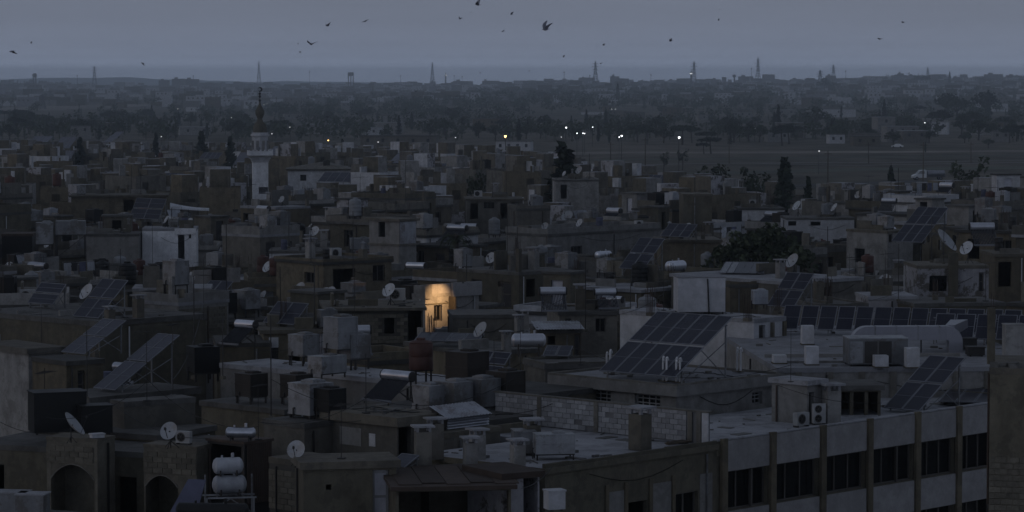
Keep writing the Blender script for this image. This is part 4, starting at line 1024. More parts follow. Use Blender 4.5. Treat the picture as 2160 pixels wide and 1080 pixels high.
# ------------------------------------------------------------------ lamps far off
def lamp_proto(m):
    a = MB(); a.tube((0, 0, 0), (0, 0, 6.0), 0.09, 0.06, n=6).tube((0, 0, 5.95), (0, -1.1, 6.2), 0.05, n=5); h = MB(); h.box(-0.14, -1.45, 6.12, 0.14, -1.0, 6.24)
    b = MB(); b.lathe([(0.05, 5.86), (0.2, 5.98), (0.2, 6.1)], 10, c=(0, -1.2, 0))
    return (None, [P_('pole', a.mesh('pole', ['steel'])), P_('lamp_head', h.mesh('lamp_head', ['steel']), None, None, [('bulb', b.mesh('bulb', [m]), None, None)])])
LP = {m: lamp_proto(m) for m in ('bulb', 'bulbw', 'bulbf')}
def lamps():
    L_ = [(376, 230, 'bulb', 1), (489, 248, 'bulb', 1), (341, 288, 'bulb', 1), (612, 268, 'bulb', 1), (574, 282, 'bulb', 1), (644, 303.5, 'bulbw', 1.1), (693, 296, 'bulbw', 1.1), (727, 304, 'bulbw', 1.2), (798, 299.5, 'bulb', 1), (961, 290, 'bulb', 1), (1066, 287.5, 'bulbw', 2.0), (1194, 269, 'bulb', 1.7), (1217, 281, 'bulb', 1.2), (1229.5, 281, 'bulb', 1.2), (1233, 281.5, 'bulb', 1.1), (1250, 268, 'bulb', 1.2), (1184, 289, 'bulb', 0.9), (1306, 289, 'bulb', 1.2), (1311, 286.5, 'bulb', 1.7), (1432, 290, 'bulb', 1.9), (1592, 270.5, 'bulb', 0.9), (1612, 273, 'bulb', 0.8), (1290, 230, 'bulb', 1.0), (1298, 230, 'bulb', 1.0), (1950, 259, 'bulb', 1.1), (1727, 318.5, 'bulb', 1.0), (1691, 197, 'bulb', 0.9), (1834, 168.5, 'bulb', 0.9), (1985, 184.5, 'bulb', 1.0), (1943, 189, 'bulb', 0.7), (564, 218.5, 'bulb', 0.9), (557, 221, 'bulb', 0.7), (1077, 182, 'bulb', 0.8), (1030, 197, 'bulb', 0.7), (2095, 388, 'bulb', 0)]
    for px, py, m, s in L_:
        if s <= 0: continue
        if m == 'bulb' and s <= 1.0 or py < 240: m = 'bulbf'
        # a lamp hangs about 6 m over the ground
        d = F * (CAMZ - 6.0 * s) / max(py - YH, 4.0); d = min(d, 5200)
        if py < 200: d = 4600 if py > 180 else 5000
        p = Wd(px, py, d); gz = ground_z(p.x, p.y); k = max(0.8, d / 1250.0) * (0.75 + 0.35 * s)
        hgt = p.z - gz
        if hgt < 2: hgt = 4
        o = stamp('street_lamp', LP[m], 'lit yellow street lamp' if m == 'bulbw' else ('lit white street lamp' if m == 'bulb' else 'faintly lit street lamp'), 'street lamp', 'lit street lamps of the valley', (p.x, p.y, gz), 0, (k, k, hgt / 6.0))
        if px == 1066: landmark('the bright yellow lamp', (p.x, p.y, p.z))
        if px == 1432: landmark('the bright white lamp', (p.x, p.y, p.z))
        if px == 1194: landmark('the twin floodlights', (p.x, p.y, p.z))
    # low building lit from in front below the yellow lamp
# ------------------------------------------------------------------ valley: houses, trees, far town
def small_house(px, yb, w, h, dpt, look='pale', m='light', d=None, label=None, nwin=2):
    """house of the valley standing on the ground, base at pixel row yb"""
    p = Wz(px, yb, 0.0) if d is None else Wd(px, yb, d)
    gz = ground_z(p.x, p.y)
    o = thing('house', look, 'house', 'low houses across the valley', (p.x, p.y, gz), R(rnd.uniform(-14, 14)), label)
    mb = MB(); ops = []
    for i in range(nwin):
        s = w * (i + 0.5) / nwin; ops.append((s - 0.5, s + 0.5, h - 2.0, h - 0.8))
    wall_face(mb, (0, 0), (w, 0), -0.5, h, ops); wall_face(mb, (0, dpt), (0, 0), -0.5, h, []); wall_face(mb, (w, 0), (w, dpt), -0.5, h, []); wall_face(mb, (w, dpt), (0, dpt), -0.5, h, [])
    add('wall', mb, m, o); mb = MB(); mb.box(-0.25, -0.25, h, w + 0.25, dpt + 0.25, h + 0.25); add('roof', mb, 'roofl' if rnd.random() < 0.4 else 'roof', o)
    for a in ops:
        mb = MB(); mb.box(a[0] + 0.02, 0.1, a[2] + 0.02, a[1] - 0.02, 0.14, a[3] - 0.02); add('window', mb, 'glass', o)
    return o
def joined_trees(name, spots, kinds, label, seed=3, n=46):
    """one mesh of far-off trees nobody could count"""
    rr = random.Random(seed); mb = MB()
    for x, y, gz, h in spots:
        k = rr.choice(kinds)
        if k == 'cypress':
            for i in range(6): z = gz + h * (0.12 + 0.85 * i / 6); w = h * 0.13 * (1.1 - i / 7); leaf_cloud(mb, rr, (x, y, z), (w, w, h * 0.1), n // 6, h * 0.075)
        else:
            for i in range(4): leaf_cloud(mb, rr, (x + rr.uniform(-.3, .3) * h, y + rr.uniform(-.3, .3) * h, gz + h * rr.uniform(0.4, 0.75)), (h * 0.34, h * 0.34, h * 0.27), n // 4, h * 0.12)
        mb.tube((x, y, gz - 0.3), (x, y, gz + h * 0.5), h * 0.03, n=4, cap=False)
    o = add(name, mb, 'leafm'); o['kind'] = 'stuff'; o['label'] = label; return o
def valley():
    rr = random.Random(21)
    # woodland belts (pixel rows of their feet): the great dark belt and the upper belt at the right
    def belt(x0, x1, y0, y1, n, hmin, hmax, dens=None):
        out = []
        while len(out) < n:
            px = rr.uniform(x0, x1); py = rr.uniform(y0, y1)
            if dens and rr.random() > dens(px, py): continue
            p = Wz(px, py, 0.0)
            if p.y > 5200: continue
            out.append((p.x, p.y, ground_z(p.x, p.y), rr.uniform(hmin, hmax)))
        return out
    S = belt(-60, 2220, 232, 300, 900, 4, 8, lambda px, py: 1.0 if (math.sin(px * 0.011 + py * 0.09) + math.sin(px * 0.031 - py * 0.05)) > -0.3 else 0.12)
    S += belt(820, 2220, 212, 236, 460, 6, 10) + belt(560, 1000, 226, 246, 150, 5, 9)
    S += belt(1000, 1640, 206, 222, 260, 7, 12)
    joined_trees('woodland', S, ['broad', 'broad', 'broad', 'cypress'], 'dark woodland filling the valley floor')
    S = belt(-60, 2220, 180, 228, 520, 4, 9, lambda px, py: 0.5 + 0.5 * math.sin(px * 0.02 + py * 0.2))
    joined_trees('hillside_trees', S, ['broad', 'broad', 'cypress'], 'scattered far trees among the hillside town', 9, 30)
    ridge = []
    for i in range(70):
        px = rr.choice([rr.uniform(-20, 170), rr.uniform(-20, 170), rr.uniform(1590, 2180), rr.uniform(250, 2180)]); d = rr.uniform(5300, 6100); x = (px - CX) / F * d
        ridge.append((x, d, ground_z(x, d), rr.uniform(5, 11)))
    for i in range(16): px = 1850 + i * 6 + rr.uniform(-2, 2); d = 5600; x = (px - CX) / F * d; ridge.append((x, d, ground_z(x, d), rr.uniform(9, 15)))
    joined_trees('ridge_trees', ridge, ['broad', 'cypress'], 'tiny trees standing along the skyline', 4, 36)
    # individual trees of the middle distance
    T = [('cypress', 1090, 258, 1330), ('cypress', 1113, 252, 1360), ('cypress', 1205, 245, 1400), ('cypress', 1075, 270, 1250), ('cypress', 1278, 232, 1500), ('cypress', 1237, 232, 1500), ('conifer', 1205, 250, 1350), ('broad', 1110, 262, 1230), ('broad', 1140, 264, 1240), ('broad', 1215, 270, 1200), ('cypress', 1262, 262, 1180), ('cypress', 1285, 275, 1150), ('pine', 1345, 262, 1160), ('pine', 1365, 270, 1130), ('broad', 1400, 268, 1150), ('pine', 1440, 262, 1120), ('pine', 1460, 266, 1150), ('pine', 1490, 276, 1080), ('pine', 1500, 288, 980), ('conifer', 1540, 270, 1130), ('broad', 1580, 258, 1180), ('broad', 1602, 262, 1160), ('pine', 1665, 262, 1130), ('pine', 1650, 270, 1100), ('cypress', 1642, 222, 1400), ('cypress', 1865, 212, 1650), ('cypress', 1855, 232, 1500), ('broad', 1720, 224, 1500), ('broad', 2000, 195, 1900), ('broad', 2080, 192, 1900), ('broad', 2020, 200, 1800), ('conifer', 2085, 190, 1850), ('broad', 1985, 225, 1500), ('broad', 2050, 228, 1450), ('broad', 2120, 240, 1400), ('pine', 2145, 262, 1180), ('pine', 2130, 270, 1150), ('broad', 2035, 278, 1150), ('broad', 1960, 275, 1150), ('conifer', 1755, 250, 1280), ('pine', 1485, 300, 980), ('bare', 1440, 314, 800), ('bare', 1400, 318, 780), ('broad', 1885, 276, 1080), ('broad', 2085, 290, 1060), ('cypress', 1952, 300, 1000), ('broad', 940, 252, 1300), ('conifer', 975, 248, 1350), ('broad', 1010, 258, 1250), ('broad', 1045, 262, 1200), ('broad', 880, 282, 1100), ('broad', 830, 284, 1100), ('broad', 845, 290, 1050), ('cypress', 1303, 176, 3000), ('broad', 1143, 190, 3000), ('conifer', 320, 222, 1800), ('broad', 240, 228, 1700), ('broad', 260, 230, 1700), ('broad', 225, 232, 1750), ('broad', 190, 252, 1400), ('broad', 150, 250, 1400), ('broad', 60, 250, 1350), ('broad', 20, 262, 1200), ('broad', 100, 240, 1500), ('broad', 1950, 155, 4500), ('broad', 1935, 158, 4600), ('cypress', 2003, 152, 4500), ('broad', 1743, 164, 3800)]
    for k, px, yt, d in T: tree_d(k, px, yt, d, wide=1.35 if k == 'pine' else (1.15 if k == 'broad' else 1.0))
    for i in range(70):
        px = rr.uniform(-20, 2180); py = rr.choice([rr.uniform(244, 300), rr.uniform(262, 302)]); p = Wz(px, py, 0)
        tree(rr.choice(['broad', 'broad', 'broad', 'pine', 'conifer', 'cypress', 'poplar']), (p.x, p.y, ground_z(p.x, p.y)), rr.uniform(5, 9.5), rr.uniform(1, 1.3))
    # named valley buildings
    o = small_house(1733, 250, 22, 5.0, 8, m='white', label='long pale walled building below the poplars with tall bays', nwin=1)
    landmark('the long pale walled building', o.location + Vector((8, 0, 4)))
    small_house(1750, 235, 10, 4, 6, m='grey', label='grey block just behind the long pale walled building')
    o = small_house(1851, 296, 7.5, 9.2, 7, m='light', label='two storey pale house with a small box tower across the field', nwin=1)
    landmark('the two storey field house', o.location + Vector((3, 0, 8)))
    small_house(1871, 300, 13, 6.0, 7, m='light', label='pale wing joined beside the two storey field house', nwin=3)
    small_house(1905, 302, 10, 4.6, 7, m='grey'); small_house(1790, 302, 12, 3.6, 6, m='grey'); small_house(1695, 291, 7, 4.2, 6, m='light'); small_house(1750, 303, 6, 3.4, 5, m='white'); small_house(1800, 308, 10, 3.4, 6, m='dark')
    small_house(2095, 300, 6.5, 4.2, 6, m='light'); small_house(2050, 285, 14, 3.4, 6, m='light'); small_house(2000, 232, 12, 5, 8, m='light'); small_house(1640, 250, 12, 5, 8, m='light'); small_house(1620, 300, 9, 4, 6, m='light'); small_house(1615, 241, 10, 6, 8, m='light')
    small_house(1225, 243, 34, 2.0, 3, m='white', label='long low pale wall under two lamps on the valley slope', nwin=1)
    small_house(1395, 240, 22, 3.2, 6, m='tan'); small_house(1285, 246, 14, 4.0, 6, m='grey'); small_house(805, 258, 18, 5, 8, m='light'); small_house(825, 262, 20, 3.8, 8, m='light'); small_house(670, 260, 9, 4, 7, m='light'); small_house(600, 249, 12, 3.8, 7, m='light'); small_house(443, 262, 8, 3.6, 6, m='light'); small_house(305, 262, 13, 3.2, 6, m='grey'); small_house(900, 270, 9, 4, 7, m='light'); small_house(1000, 240, 8, 4, 6, m='light')
    small_house(760, 318, 26, 5.0, 8, m='grey', nwin=5); small_house(380, 285, 14, 3.4, 7, m='light'); small_house(640, 282, 14, 3.0, 6, m='light')
    for i in range(34):
        px = rr.uniform(0, 2150); py = rr.uniform(205, 300); w = rr.uniform(6, 13)
        small_house(px, py, w, rr.uniform(3, 6.5), rr.uniform(5, 9), m=rr.choice(['light', 'light', 'grey', 'tan', 'white']), nwin=rr.choice([1, 2, 3]), look=rr.choice(['low pale house', 'small flat roofed house', 'squat plastered house', 'plain block house']))
    # low pinkish house lit by the yellow lamp
    o = small_house(1046, 318, 12, 3.2, 6, m='white', label='low house glowing orange beneath the bright yellow lamp', nwin=4)
    # the far town on the slope: too many to count
    mats_ = ['light', 'tan', 'white', 'dark', 'peel', 'roofl']; mb = MB()
    for i in range(2600):
        px = rr.uniform(-80, 2240); d = 2500 * (6150 / 2500) ** (rr.random() ** 0.8)
        if px < 380 and rr.random() < 0.6: continue
        if 600 < px < 1900 and d < 2900 and rr.random() < 0.7: continue
        x = (px - CX) / F * d; gz = ground_z(x, d); w = rr.uniform(7, 20); q = rr.uniform(7, 14); h = rr.choice([3.2, 4, 4, 6, 7, 9]) * rr.uniform(0.8, 1.15)
        mi = rr.choice([0, 0, 0, 1, 2, 2, 3, 5]); c, s = math.cos(0.6 * rr.random()), math.sin(0.6 * rr.random())
        k = len(mb.v); mb.box(x, d, gz - 2, x + w, d + q, gz + h, mi, bottom=False); mb.m[-5] = 5 if rr.random() < 0.3 else mi
        if h > 5 and rr.random() < 0.7:
            for j in range(int(w / 4)):
                xx = x + 1.5 + j * 4; mb.quad((xx, d - 0.05, gz + h - 2.6), (xx + 1.6, d - 0.05, gz + h - 2.6), (xx + 1.6, d - 0.05, gz + h - 1.1), (xx, d - 0.05, gz + h - 1.1), 3)
    o = add('far_town', mb, mats_); o['kind'] = 'stuff'; o['label'] = 'far off town spread over the long slope below the skyline'
    # blocks standing on the skyline, each a thing
    for i in range(46):
        px = rr.uniform(300, 2160); d = rr.uniform(5400, 6100); x = (px - CX) / F * d; gz = ground_z(x, d); w = rr.uniform(10, 34); h = rr.uniform(5, 13) if rr.random() < 0.8 else rr.uniform(12, 16)
        o = thing('block', rr.choice(['flat roofed block on the skyline', 'long low block on the skyline', 'square block on the skyline']), 'building', 'blocks on the skyline', (x, d, gz), 0); mb = MB(); mb.box(0, 0, -2, w, 12, h); add('wall', mb, rr.choice(['grey', 'tan', 'dark']), o)
        if rr.random() < 0.5: mb = MB(); mb.box(w * .2, 2, h, w * .45, 9, h + 2.8); add('stair_house', mb, 'grey', o)
    # trucks and cars
    vehicle(1943, 377, 0); 

def car_mesh(kind):
    pass
def vehicle(px, py, z):
    """small white truck with a dark tank body on the road at the right"""
    p = Wz(1960, 379.5, 0.1); root = thing('truck', None, 'truck', None, (p.x, p.y, 0.1), R(8), 'small white truck with dark long load body on the road beyond the town')
    # drives to the left: cab at -x
    prof = [(-4.2, 0.55), (-4.25, 1.0), (-3.9, 1.25), (-3.2, 1.45), (-2.5, 2.35), (-1.2, 2.45), (-0.9, 2.4), (-0.9, 0.55)]
    mb = MB(); n = len(prof)
    for y in (-1.0, 1.0):
        for x, z_ in prof: mb.v.append((x, y * (0.88 if z_ > 2 else 1), z_))
    mb.f.append(tuple(range(n))); mb.m.append(0); mb.f.append(tuple(range(2 * n - 1, n - 1, -1))); mb.m.append(0)
    for i in range(n): j = (i + 1) % n; mb.f.append((j, i, n + i, n + j)); mb.m.append(0)
    add('cab', mb, 'carw', root)
    w = MB(); w.quad((-3.1, -1.02, 1.5), (-1.3, -1.02, 1.5), (-1.4, -0.93, 2.25), (-2.5, -0.93, 2.25)); w.quad((-3.22, -0.85, 1.5), (-3.22, 0.85, 1.5), (-2.58, 0.78, 2.3), (-2.58, -0.78, 2.3)); add('side_window', w, 'glass', root)
    b = MB(); b.box(-0.8, -1.0, 0.75, 3.9, 1.0, 0.9); add('flat_bed', b, 'card', root)
    b = MB(); b.lathe([(0.5, -0.6), (0.72, -0.5), (0.72, 3.7), (0.5, 3.8)], 14, axis='x', c=(0, 0, 1.62)); add('tank', b, 'duct', root, smooth=True)
    for x in (-3.3, 2.6):
        for y in (-1, 1):
            t = MB(); t.lathe([(0.25, -0.12), (0.42, -0.1), (0.42, 0.1), (0.25, 0.12)], 14, axis='y'); q = add('wheel', t, 'tyre', root, loc=(x, y * 0.9, 0.42)); r_ = MB(); r_.lathe([(0.22, -0.13), (0.05, -0.14)], 10, axis='y'); add('rim', r_, 'alu', q)
    landmark('the white truck', (p.x, p.y, 1.5))
    # parked car by the field
    p = Wz(1893, 312, 0.0); root = thing('car', None, 'car', None, (p.x, p.y, 0), R(-20), 'pale car parked on the field edge below the two storey house')
    prof = [(-2.1, 0.35), (-2.1, 0.8), (-1.2, 0.95), (-0.6, 1.45), (0.9, 1.45), (1.5, 0.95), (2.1, 0.85), (2.1, 0.35)]; mb = MB(); n = len(prof)
    for y in (-0.8, 0.8):
        for x, z_ in prof: mb.v.append((x, y * (0.82 if z_ > 1.2 else 1), z_))
    mb.f.append(tuple(range(n))); mb.m.append(0); mb.f.append(tuple(range(2 * n - 1, n - 1, -1))); mb.m.append(0)
    for i in range(n): j = (i + 1) % n; mb.f.append((j, i, n + i, n + j)); mb.m.append(0)
    add('body', mb, 'carw', root)
    for x in (-1.3, 1.3):
        for y in (-1, 1): t = MB(); t.lathe([(0.2, -0.1), (0.32, -0.08), (0.32, 0.08), (0.2, 0.1)], 12, axis='y'); add('wheel', t, 'tyre', root, loc=(x, y * 0.75, 0.32))
    w = MB(); w.quad((-1.05, -0.74, 0.98), (1.3, -0.74, 0.98), (0.85, -0.67, 1.4), (-0.55, -0.67, 1.4)); add('side_window', w, 'glass', root)
    # electricity poles in the field
    for px, yb, yt in ((1361, 372, 290), (1746, 410, 318), (1832, 345, 300), (1947, 398, 300), (1538, 345, 290), (1288, 360, 300), (2048, 345, 300)):
        p = Wz(px, yb, 0.0); h = (yb - yt) * p.y / F; o = thing('power_pole', 'slim wooden power pole in the fields', 'pole', 'power poles in the fields', (p.x, p.y, 0)); mb = MB(); mb.tube((0, 0, -0.5), (0, 0, h), 0.16, 0.1, n=6); add('mast', mb, 'wood', o); mb = MB(); mb.box(-0.8, -0.06, h - 0.7, 0.8, 0.06, h - 0.58); add('crossarm', mb, 'wood', o)

# ------------------------------------------------------------------ birds
def bird_mesh(up, sweep, fold=0.0, seed=0):
    """one continuous body with neck, head, tail and two wings raised by `up` degrees; flies along -x"""
    rings = [(-0.19, 0.004, 0.0), (-0.16, 0.018, 0.004), (-0.135, 0.028, 0.006), (-0.10, 0.03, 0.0), (-0.05, 0.048, -0.006), (0.02, 0.05, -0.008), (0.08, 0.034, 0.0), (0.12, 0.02, 0.004), (0.2, 0.012, 0.006)]
    mb = MB(); n = 8
    for i, (x, r_, z) in enumerate(rings):
        for j in range(n):
            a = 2 * math.pi * j / n; wy = 1.0; wz = 1.0
            if i >= 7: wy = 3.2 if i == 8 else 1.6; wz = 0.45
            mb.v.append((x, r_ * math.cos(a) * wy, z + r_ * math.sin(a) * wz))
    for i in range(len(rings) - 1):
        for j in range(n):
            q = (j + 1) % n
            if i in (3, 4, 5) and j in (0, 3, 7, 4) and j in (0, 3): continue
            mb.f.append((i * n + j, (i + 1) * n + j, (i + 1) * n + q, i * n + q)); mb.m.append(0)
    mb.f.append(tuple(range(n - 1, -1, -1))[::-1]); mb.m.append(0); b = (len(rings) - 1) * n; mb.f.append(tuple(b + j for j in range(n))[::-1]); mb.m.append(0)
    def wing(s):
        j0, j1 = (0, 1) if s > 0 else (4, 3)
        lead = [3 * n + j0, 3 * n + j1]; trail = [6 * n + j0, 6 * n + j1]
        prev = None; ca, sa = math.cos(R(up)), math.sin(R(up))
        secs = [(0.0, -0.10, 0.08), (0.12, -0.125, 0.075), (0.22, -0.10 + sweep * 0.3, 0.07 + sweep * 0.35), (0.34, 0.0 + sweep, 0.075 + sweep)]
        loops = []
        for k, (l, x0, x1) in enumerate(secs):
            y = s * (0.04 + l * ca * (1 - fold * 0.5)); z = 0.02 + l * sa; t = 0.008 * (1 - k * 0.25)
            o = len(mb.v); mb.v += [(x0, y, z - t), (x0, y, z + t), ((x0 + x1) / 2, y, z + t * 2), (x1, y, z + t), (x1, y, z - t), ((x0 + x1) / 2, y, z - t)]; loops.append(o)
        for a_, b_ in zip(loops, loops[1:]):
            for q in range(6): w = (q + 1) % 6; f = (a_ + q, b_ + q, b_ + w, a_ + w); mb.f.append(f if s > 0 else f[::-1]); mb.m.append(0)
        mb.f.append(tuple(loops[-1] + q for q in range(6))); mb.m.append(0)
        # root: join the first section to the body side (bridge)
        a_ = loops[0]; ring = [3 * n + j0, 3 * n + j1, 4 * n + j1, 5 * n + j1, 6 * n + j1, 6 * n + j0, 5 * n + j0, 4 * n + j0]
        mb.f.append((ring[0], ring[1], a_ + 1, a_)); mb.f.append((ring[1], ring[2], a_ + 2, a_ + 1)); mb.f.append((ring[2], ring[3], a_ + 2)); mb.f.append((ring[3], ring[4], a_ + 3, a_ + 2)); mb.f.append((ring[4], ring[5], a_ + 4, a_ + 3)); mb.f.append((ring[5], ring[6], a_ + 5, a_ + 4)); mb.f.append((ring[6], ring[7], a_ + 5)); mb.f.append((ring[7], ring[0], a_, a_ + 5)); mb.m += [0] * 8
    wing(1); wing(-1)
    return mb.mesh('bird', ['bird'])
def birds():
    ms = [bird_mesh(62, 0.12), bird_mesh(25, 0.08), bird_mesh(-25, 0.1), bird_mesh(5, 0.05), bird_mesh(45, 0.02)]
    B = [(1151, 62, 50, 0, 'largest dark bird flapping high over the valley, wings raised'), (1008, 10, 34, 4, 'dark bird at the very top of the sky with wings up'), (657, 93, 30, 1, 'dark gliding bird beside a smaller one over the minaret'), (26, 108, 28, 2, 'dark bird low in the sky over the ridge trees'), (692, 54, 22, 1, None), (770, 45, 20, 3, None), (970, 40, 17, 4, None), (1079, 30, 16, 1, None), (1061, 66, 14, 3, None), (629, 93, 11, 0, None), (633, 110, 13, 3, None), (301, 133, 17, 2, None), (66, 91, 12, 4, None), (1274, 95, 14, 1, None), (1189, 120, 14, 4, None), (1267, 134, 12, 3, None), (1415, 86, 20, 1, None), (1516, 43, 12, 0, None), (1856, 82, 22, 3, None), (1904, 46, 15, 2, None), (994, 26, 9, 3, None), (692, 247, 15, 1, 'small dark bird flying low in front of the valley trees'), (217, 207, 8, 3, 'tiny bird crossing the far fields beside a slim pylon'), (877, 193, 10, 1, 'tiny bird against the far hillside town'), (1013, 154, 7, 3, None), (653, 150, 5, 3, None), (1116, 150, 6, 1, None), (1690, 187, 8, 0, None), (1519, 20, 8, 3, None), (1188, 110, 7, 3, None)]
    for px, py, wpx, k, lab in B:
        d = 0.80 * F / wpx / (0.8 if k in (0, 4) else 1.0); d = min(d, 900); p = Wd(px, py, d)
        o = thing('bird', ['dark bird with wings raised', 'dark bird with wings half up', 'dark bird on the downstroke', 'dark bird gliding flat', 'dark bird flapping upward'][k], 'bird', 'birds in the evening sky', p, R(rnd.uniform(-60, 60)) if px != 1151 else R(25), lab, ms[k], (R(rnd.uniform(-20, 20)), R(rnd.uniform(-15, 15)), R(rnd.uniform(-70, 70)) if px != 1151 else R(35)))
        if px == 1151: landmark('the largest bird', p)
        if px == 1008: landmark('the topmost bird', p)
        if px == 657: landmark('the two birds together', p)
        if px == 1856: landmark('the flat gliding bird', p)
# ------------------------------------------------------------------ the near town, built house by house
def keep(H, down=2.2, up=1.6):
    pts = [proj((p.x, p.y, H.z + dz)) for p in (H.C, H.C + H.u * H.wu, H.C + H.v * H.wv) for dz in (up, -down)]
    PROT.append((min(p[0] for p in pts), min(p[1] for p in pts), max(p[0] for p in pts), max(p[1] for p in pts), H.C.y)); return H
def fr(H_wu, L): return [(a * H_wu, b * H_wu, c, d, k) for a, b, c, d, k in L]
def hh(px, py, z, l, r, phi, ff=(), lf=(), down=2.2, up=1.6, lm=None, **k):
    """hand-placed house; openings given as fractions of each face, counted from the near corner"""
    C = Wz(px, py, z); u, v = axes(phi)
    wv = k.pop('dep', None) or max(1.2, along(C, v, l)); wu = k.pop('wid', None) or max(1.2, along(C, u, r))
    if wv > 30: wv = 8
    if wu > 40: wu = 10
    H = house(C, phi, wu, wv, z, front=fr(wu, ff), left=fr(wv, lf), **k)
    if lm: landmark(lm, (C + u * wu * 0.4 + v * wv * 0.2) + Vector((0, 0, -0.6)))
    keep(H, down, up); H.hand = True; return H
def part_box(H, name, x0, y0, z0, x1, y1, z1, m):
    """a box part in the local frame of a house; heights counted from its roof top"""
    mb = MB(); mb.box(x0, y0, H.h + z0, x1, y1, H.h + z1); return add(name, mb, m, H.root)
def sheet_on(H, face, s0, s1, zt, zb, m='sheet', waves=None):
    mb = MB(); n = waves or max(3, int((s1 - s0) / 0.2)); h = H.h
    if face == 'f': mb.corr((s0, -0.05, h - zb), (s1 - s0, 0, 0), (0, 0, zb - zt), n, 0.022, (0, -1, 0))
    else: mb.corr((-0.05, s1, h - zb), (0, s0 - s1, 0), (0, 0, zb - zt), n, 0.022, (-1, 0, 0))
    return add('corrugated_panel', mb, m, H.root)
def box_thing(name, px, py, z, w, d, h, m, look, cat, group, label=None, rz=5, feet=0.1, lidm=None):
    p = Wz(px, py, z); o = thing(name, look, cat, group, p, R(rz), label); mb = MB(); mb.box(-w / 2, 0, feet, w / 2, d, feet + h); add('body', mb, m, o)
    f = MB(); f.box(-w / 2 - 0.03, -0.03, feet + h, w / 2 + 0.03, d + 0.03, feet + h + 0.05); add('top', f, lidm or m, o)
    if feet > 0.02:
        for x in (-w / 2 + 0.08, w / 2 - 0.16):
            for y in (0.05, d - 0.13): g = MB(); g.box(x, y, 0, x + 0.08, y + 0.08, feet); add('foot', g, 'steel', o)
    return o

def arch_part(H, s0, s1, ztop, zspring, m, trim='grey'):
    """pointed-off corners that turn an opening of the left face into an arch, and its pale rim"""
    h = H.h; n = 12; a = H.wv - s1; b = H.wv - s0; L = b - a; mb = MB(); pts = []
    for i in range(n + 1):
        t = i / n; pts.append((a + L * t, h - zspring + (zspring - ztop) * math.sin(math.pi * t) ** 0.75))
    def P(q, k): return (0.012 + k, H.wv - q[0], q[1])
    for i in range(n):
        q0, q1 = pts[i], pts[i + 1]; t0, t1 = (q0[0], h - ztop + 0.03), (q1[0], h - ztop + 0.03)
        mb.quad(P(q0, 0), P(q1, 0), P(t1, 0), P(t0, 0)); mb.quad(P(q0, 0.2), P(q1, 0.2), P(q1, 0), P(q0, 0))
    add('arch', mb, m, H.root)
    mb = MB()
    for i in range(n):
        q0, q1 = pts[i], pts[i + 1]; mb.tube((-0.01, H.wv - q0[0], q0[1] - 0.03), (-0.01, H.wv - q1[0], q1[1] - 0.03), 0.03, n=5)
    add('arch_rim', mb, trim, H.root)

def debris(H, n):
    rr = random.Random(int(H.wu * 91)); mb = MB()
    for i in range(n):
        x, y, s = rr.uniform(0.3, H.wu - 0.3), rr.uniform(0.3, H.wv - 0.3), rr.uniform(0.04, 0.16); k = rr.random()
        if k < 0.6: mb.cbox(x, y, H.h + s * 0.35, s * rr.uniform(1, 2.4), s, s * 0.7)
        elif k < 0.8: mb.tube((x, y, H.h + 0.03), (x + rr.uniform(-1, 1), y + rr.uniform(-1, 1), H.h + 0.03), 0.025, n=4)
        else: mb.cbox(x, y, H.h + 0.015, rr.uniform(0.3, 0.9), rr.uniform(0.3, 0.7), 0.03)
    o = add('roof_litter', mb, 'block', H.root); o['kind'] = 'stuff'
    mb = MB(); x, y = rr.uniform(0.5, H.wu - 0.5), 0.5; p = Vector((x, y, H.h + 0.025))
    for i in range(14):
        q = Vector((min(H.wu - .3, max(.3, p.x + rr.uniform(-.5, .5))), min(H.wv - .3, max(.3, p.y + rr.uniform(-0.1, .6))), p.z)); mb.tube(p, q, 0.02, n=4); p = q
    add('hose', mb, 'blackt', H.root)
def cable(a, b, sag, label=None):
    a, b = Vector(a), Vector(b); mb = MB(); n = 16; P = [a.lerp(b, i / n) - Vector((0, 0, sag * 4 * (i / n) * (1 - i / n))) - a for i in range(n + 1)]
    for i in range(n): mb.tube(P[i], P[i + 1], 0.013, n=4, cap=False)
    o = thing('overhead_cable', 'sagging overhead cable', 'cable', 'cables strung over the roofs', a, 0, label); add('wire', mb, 'blackt', o)
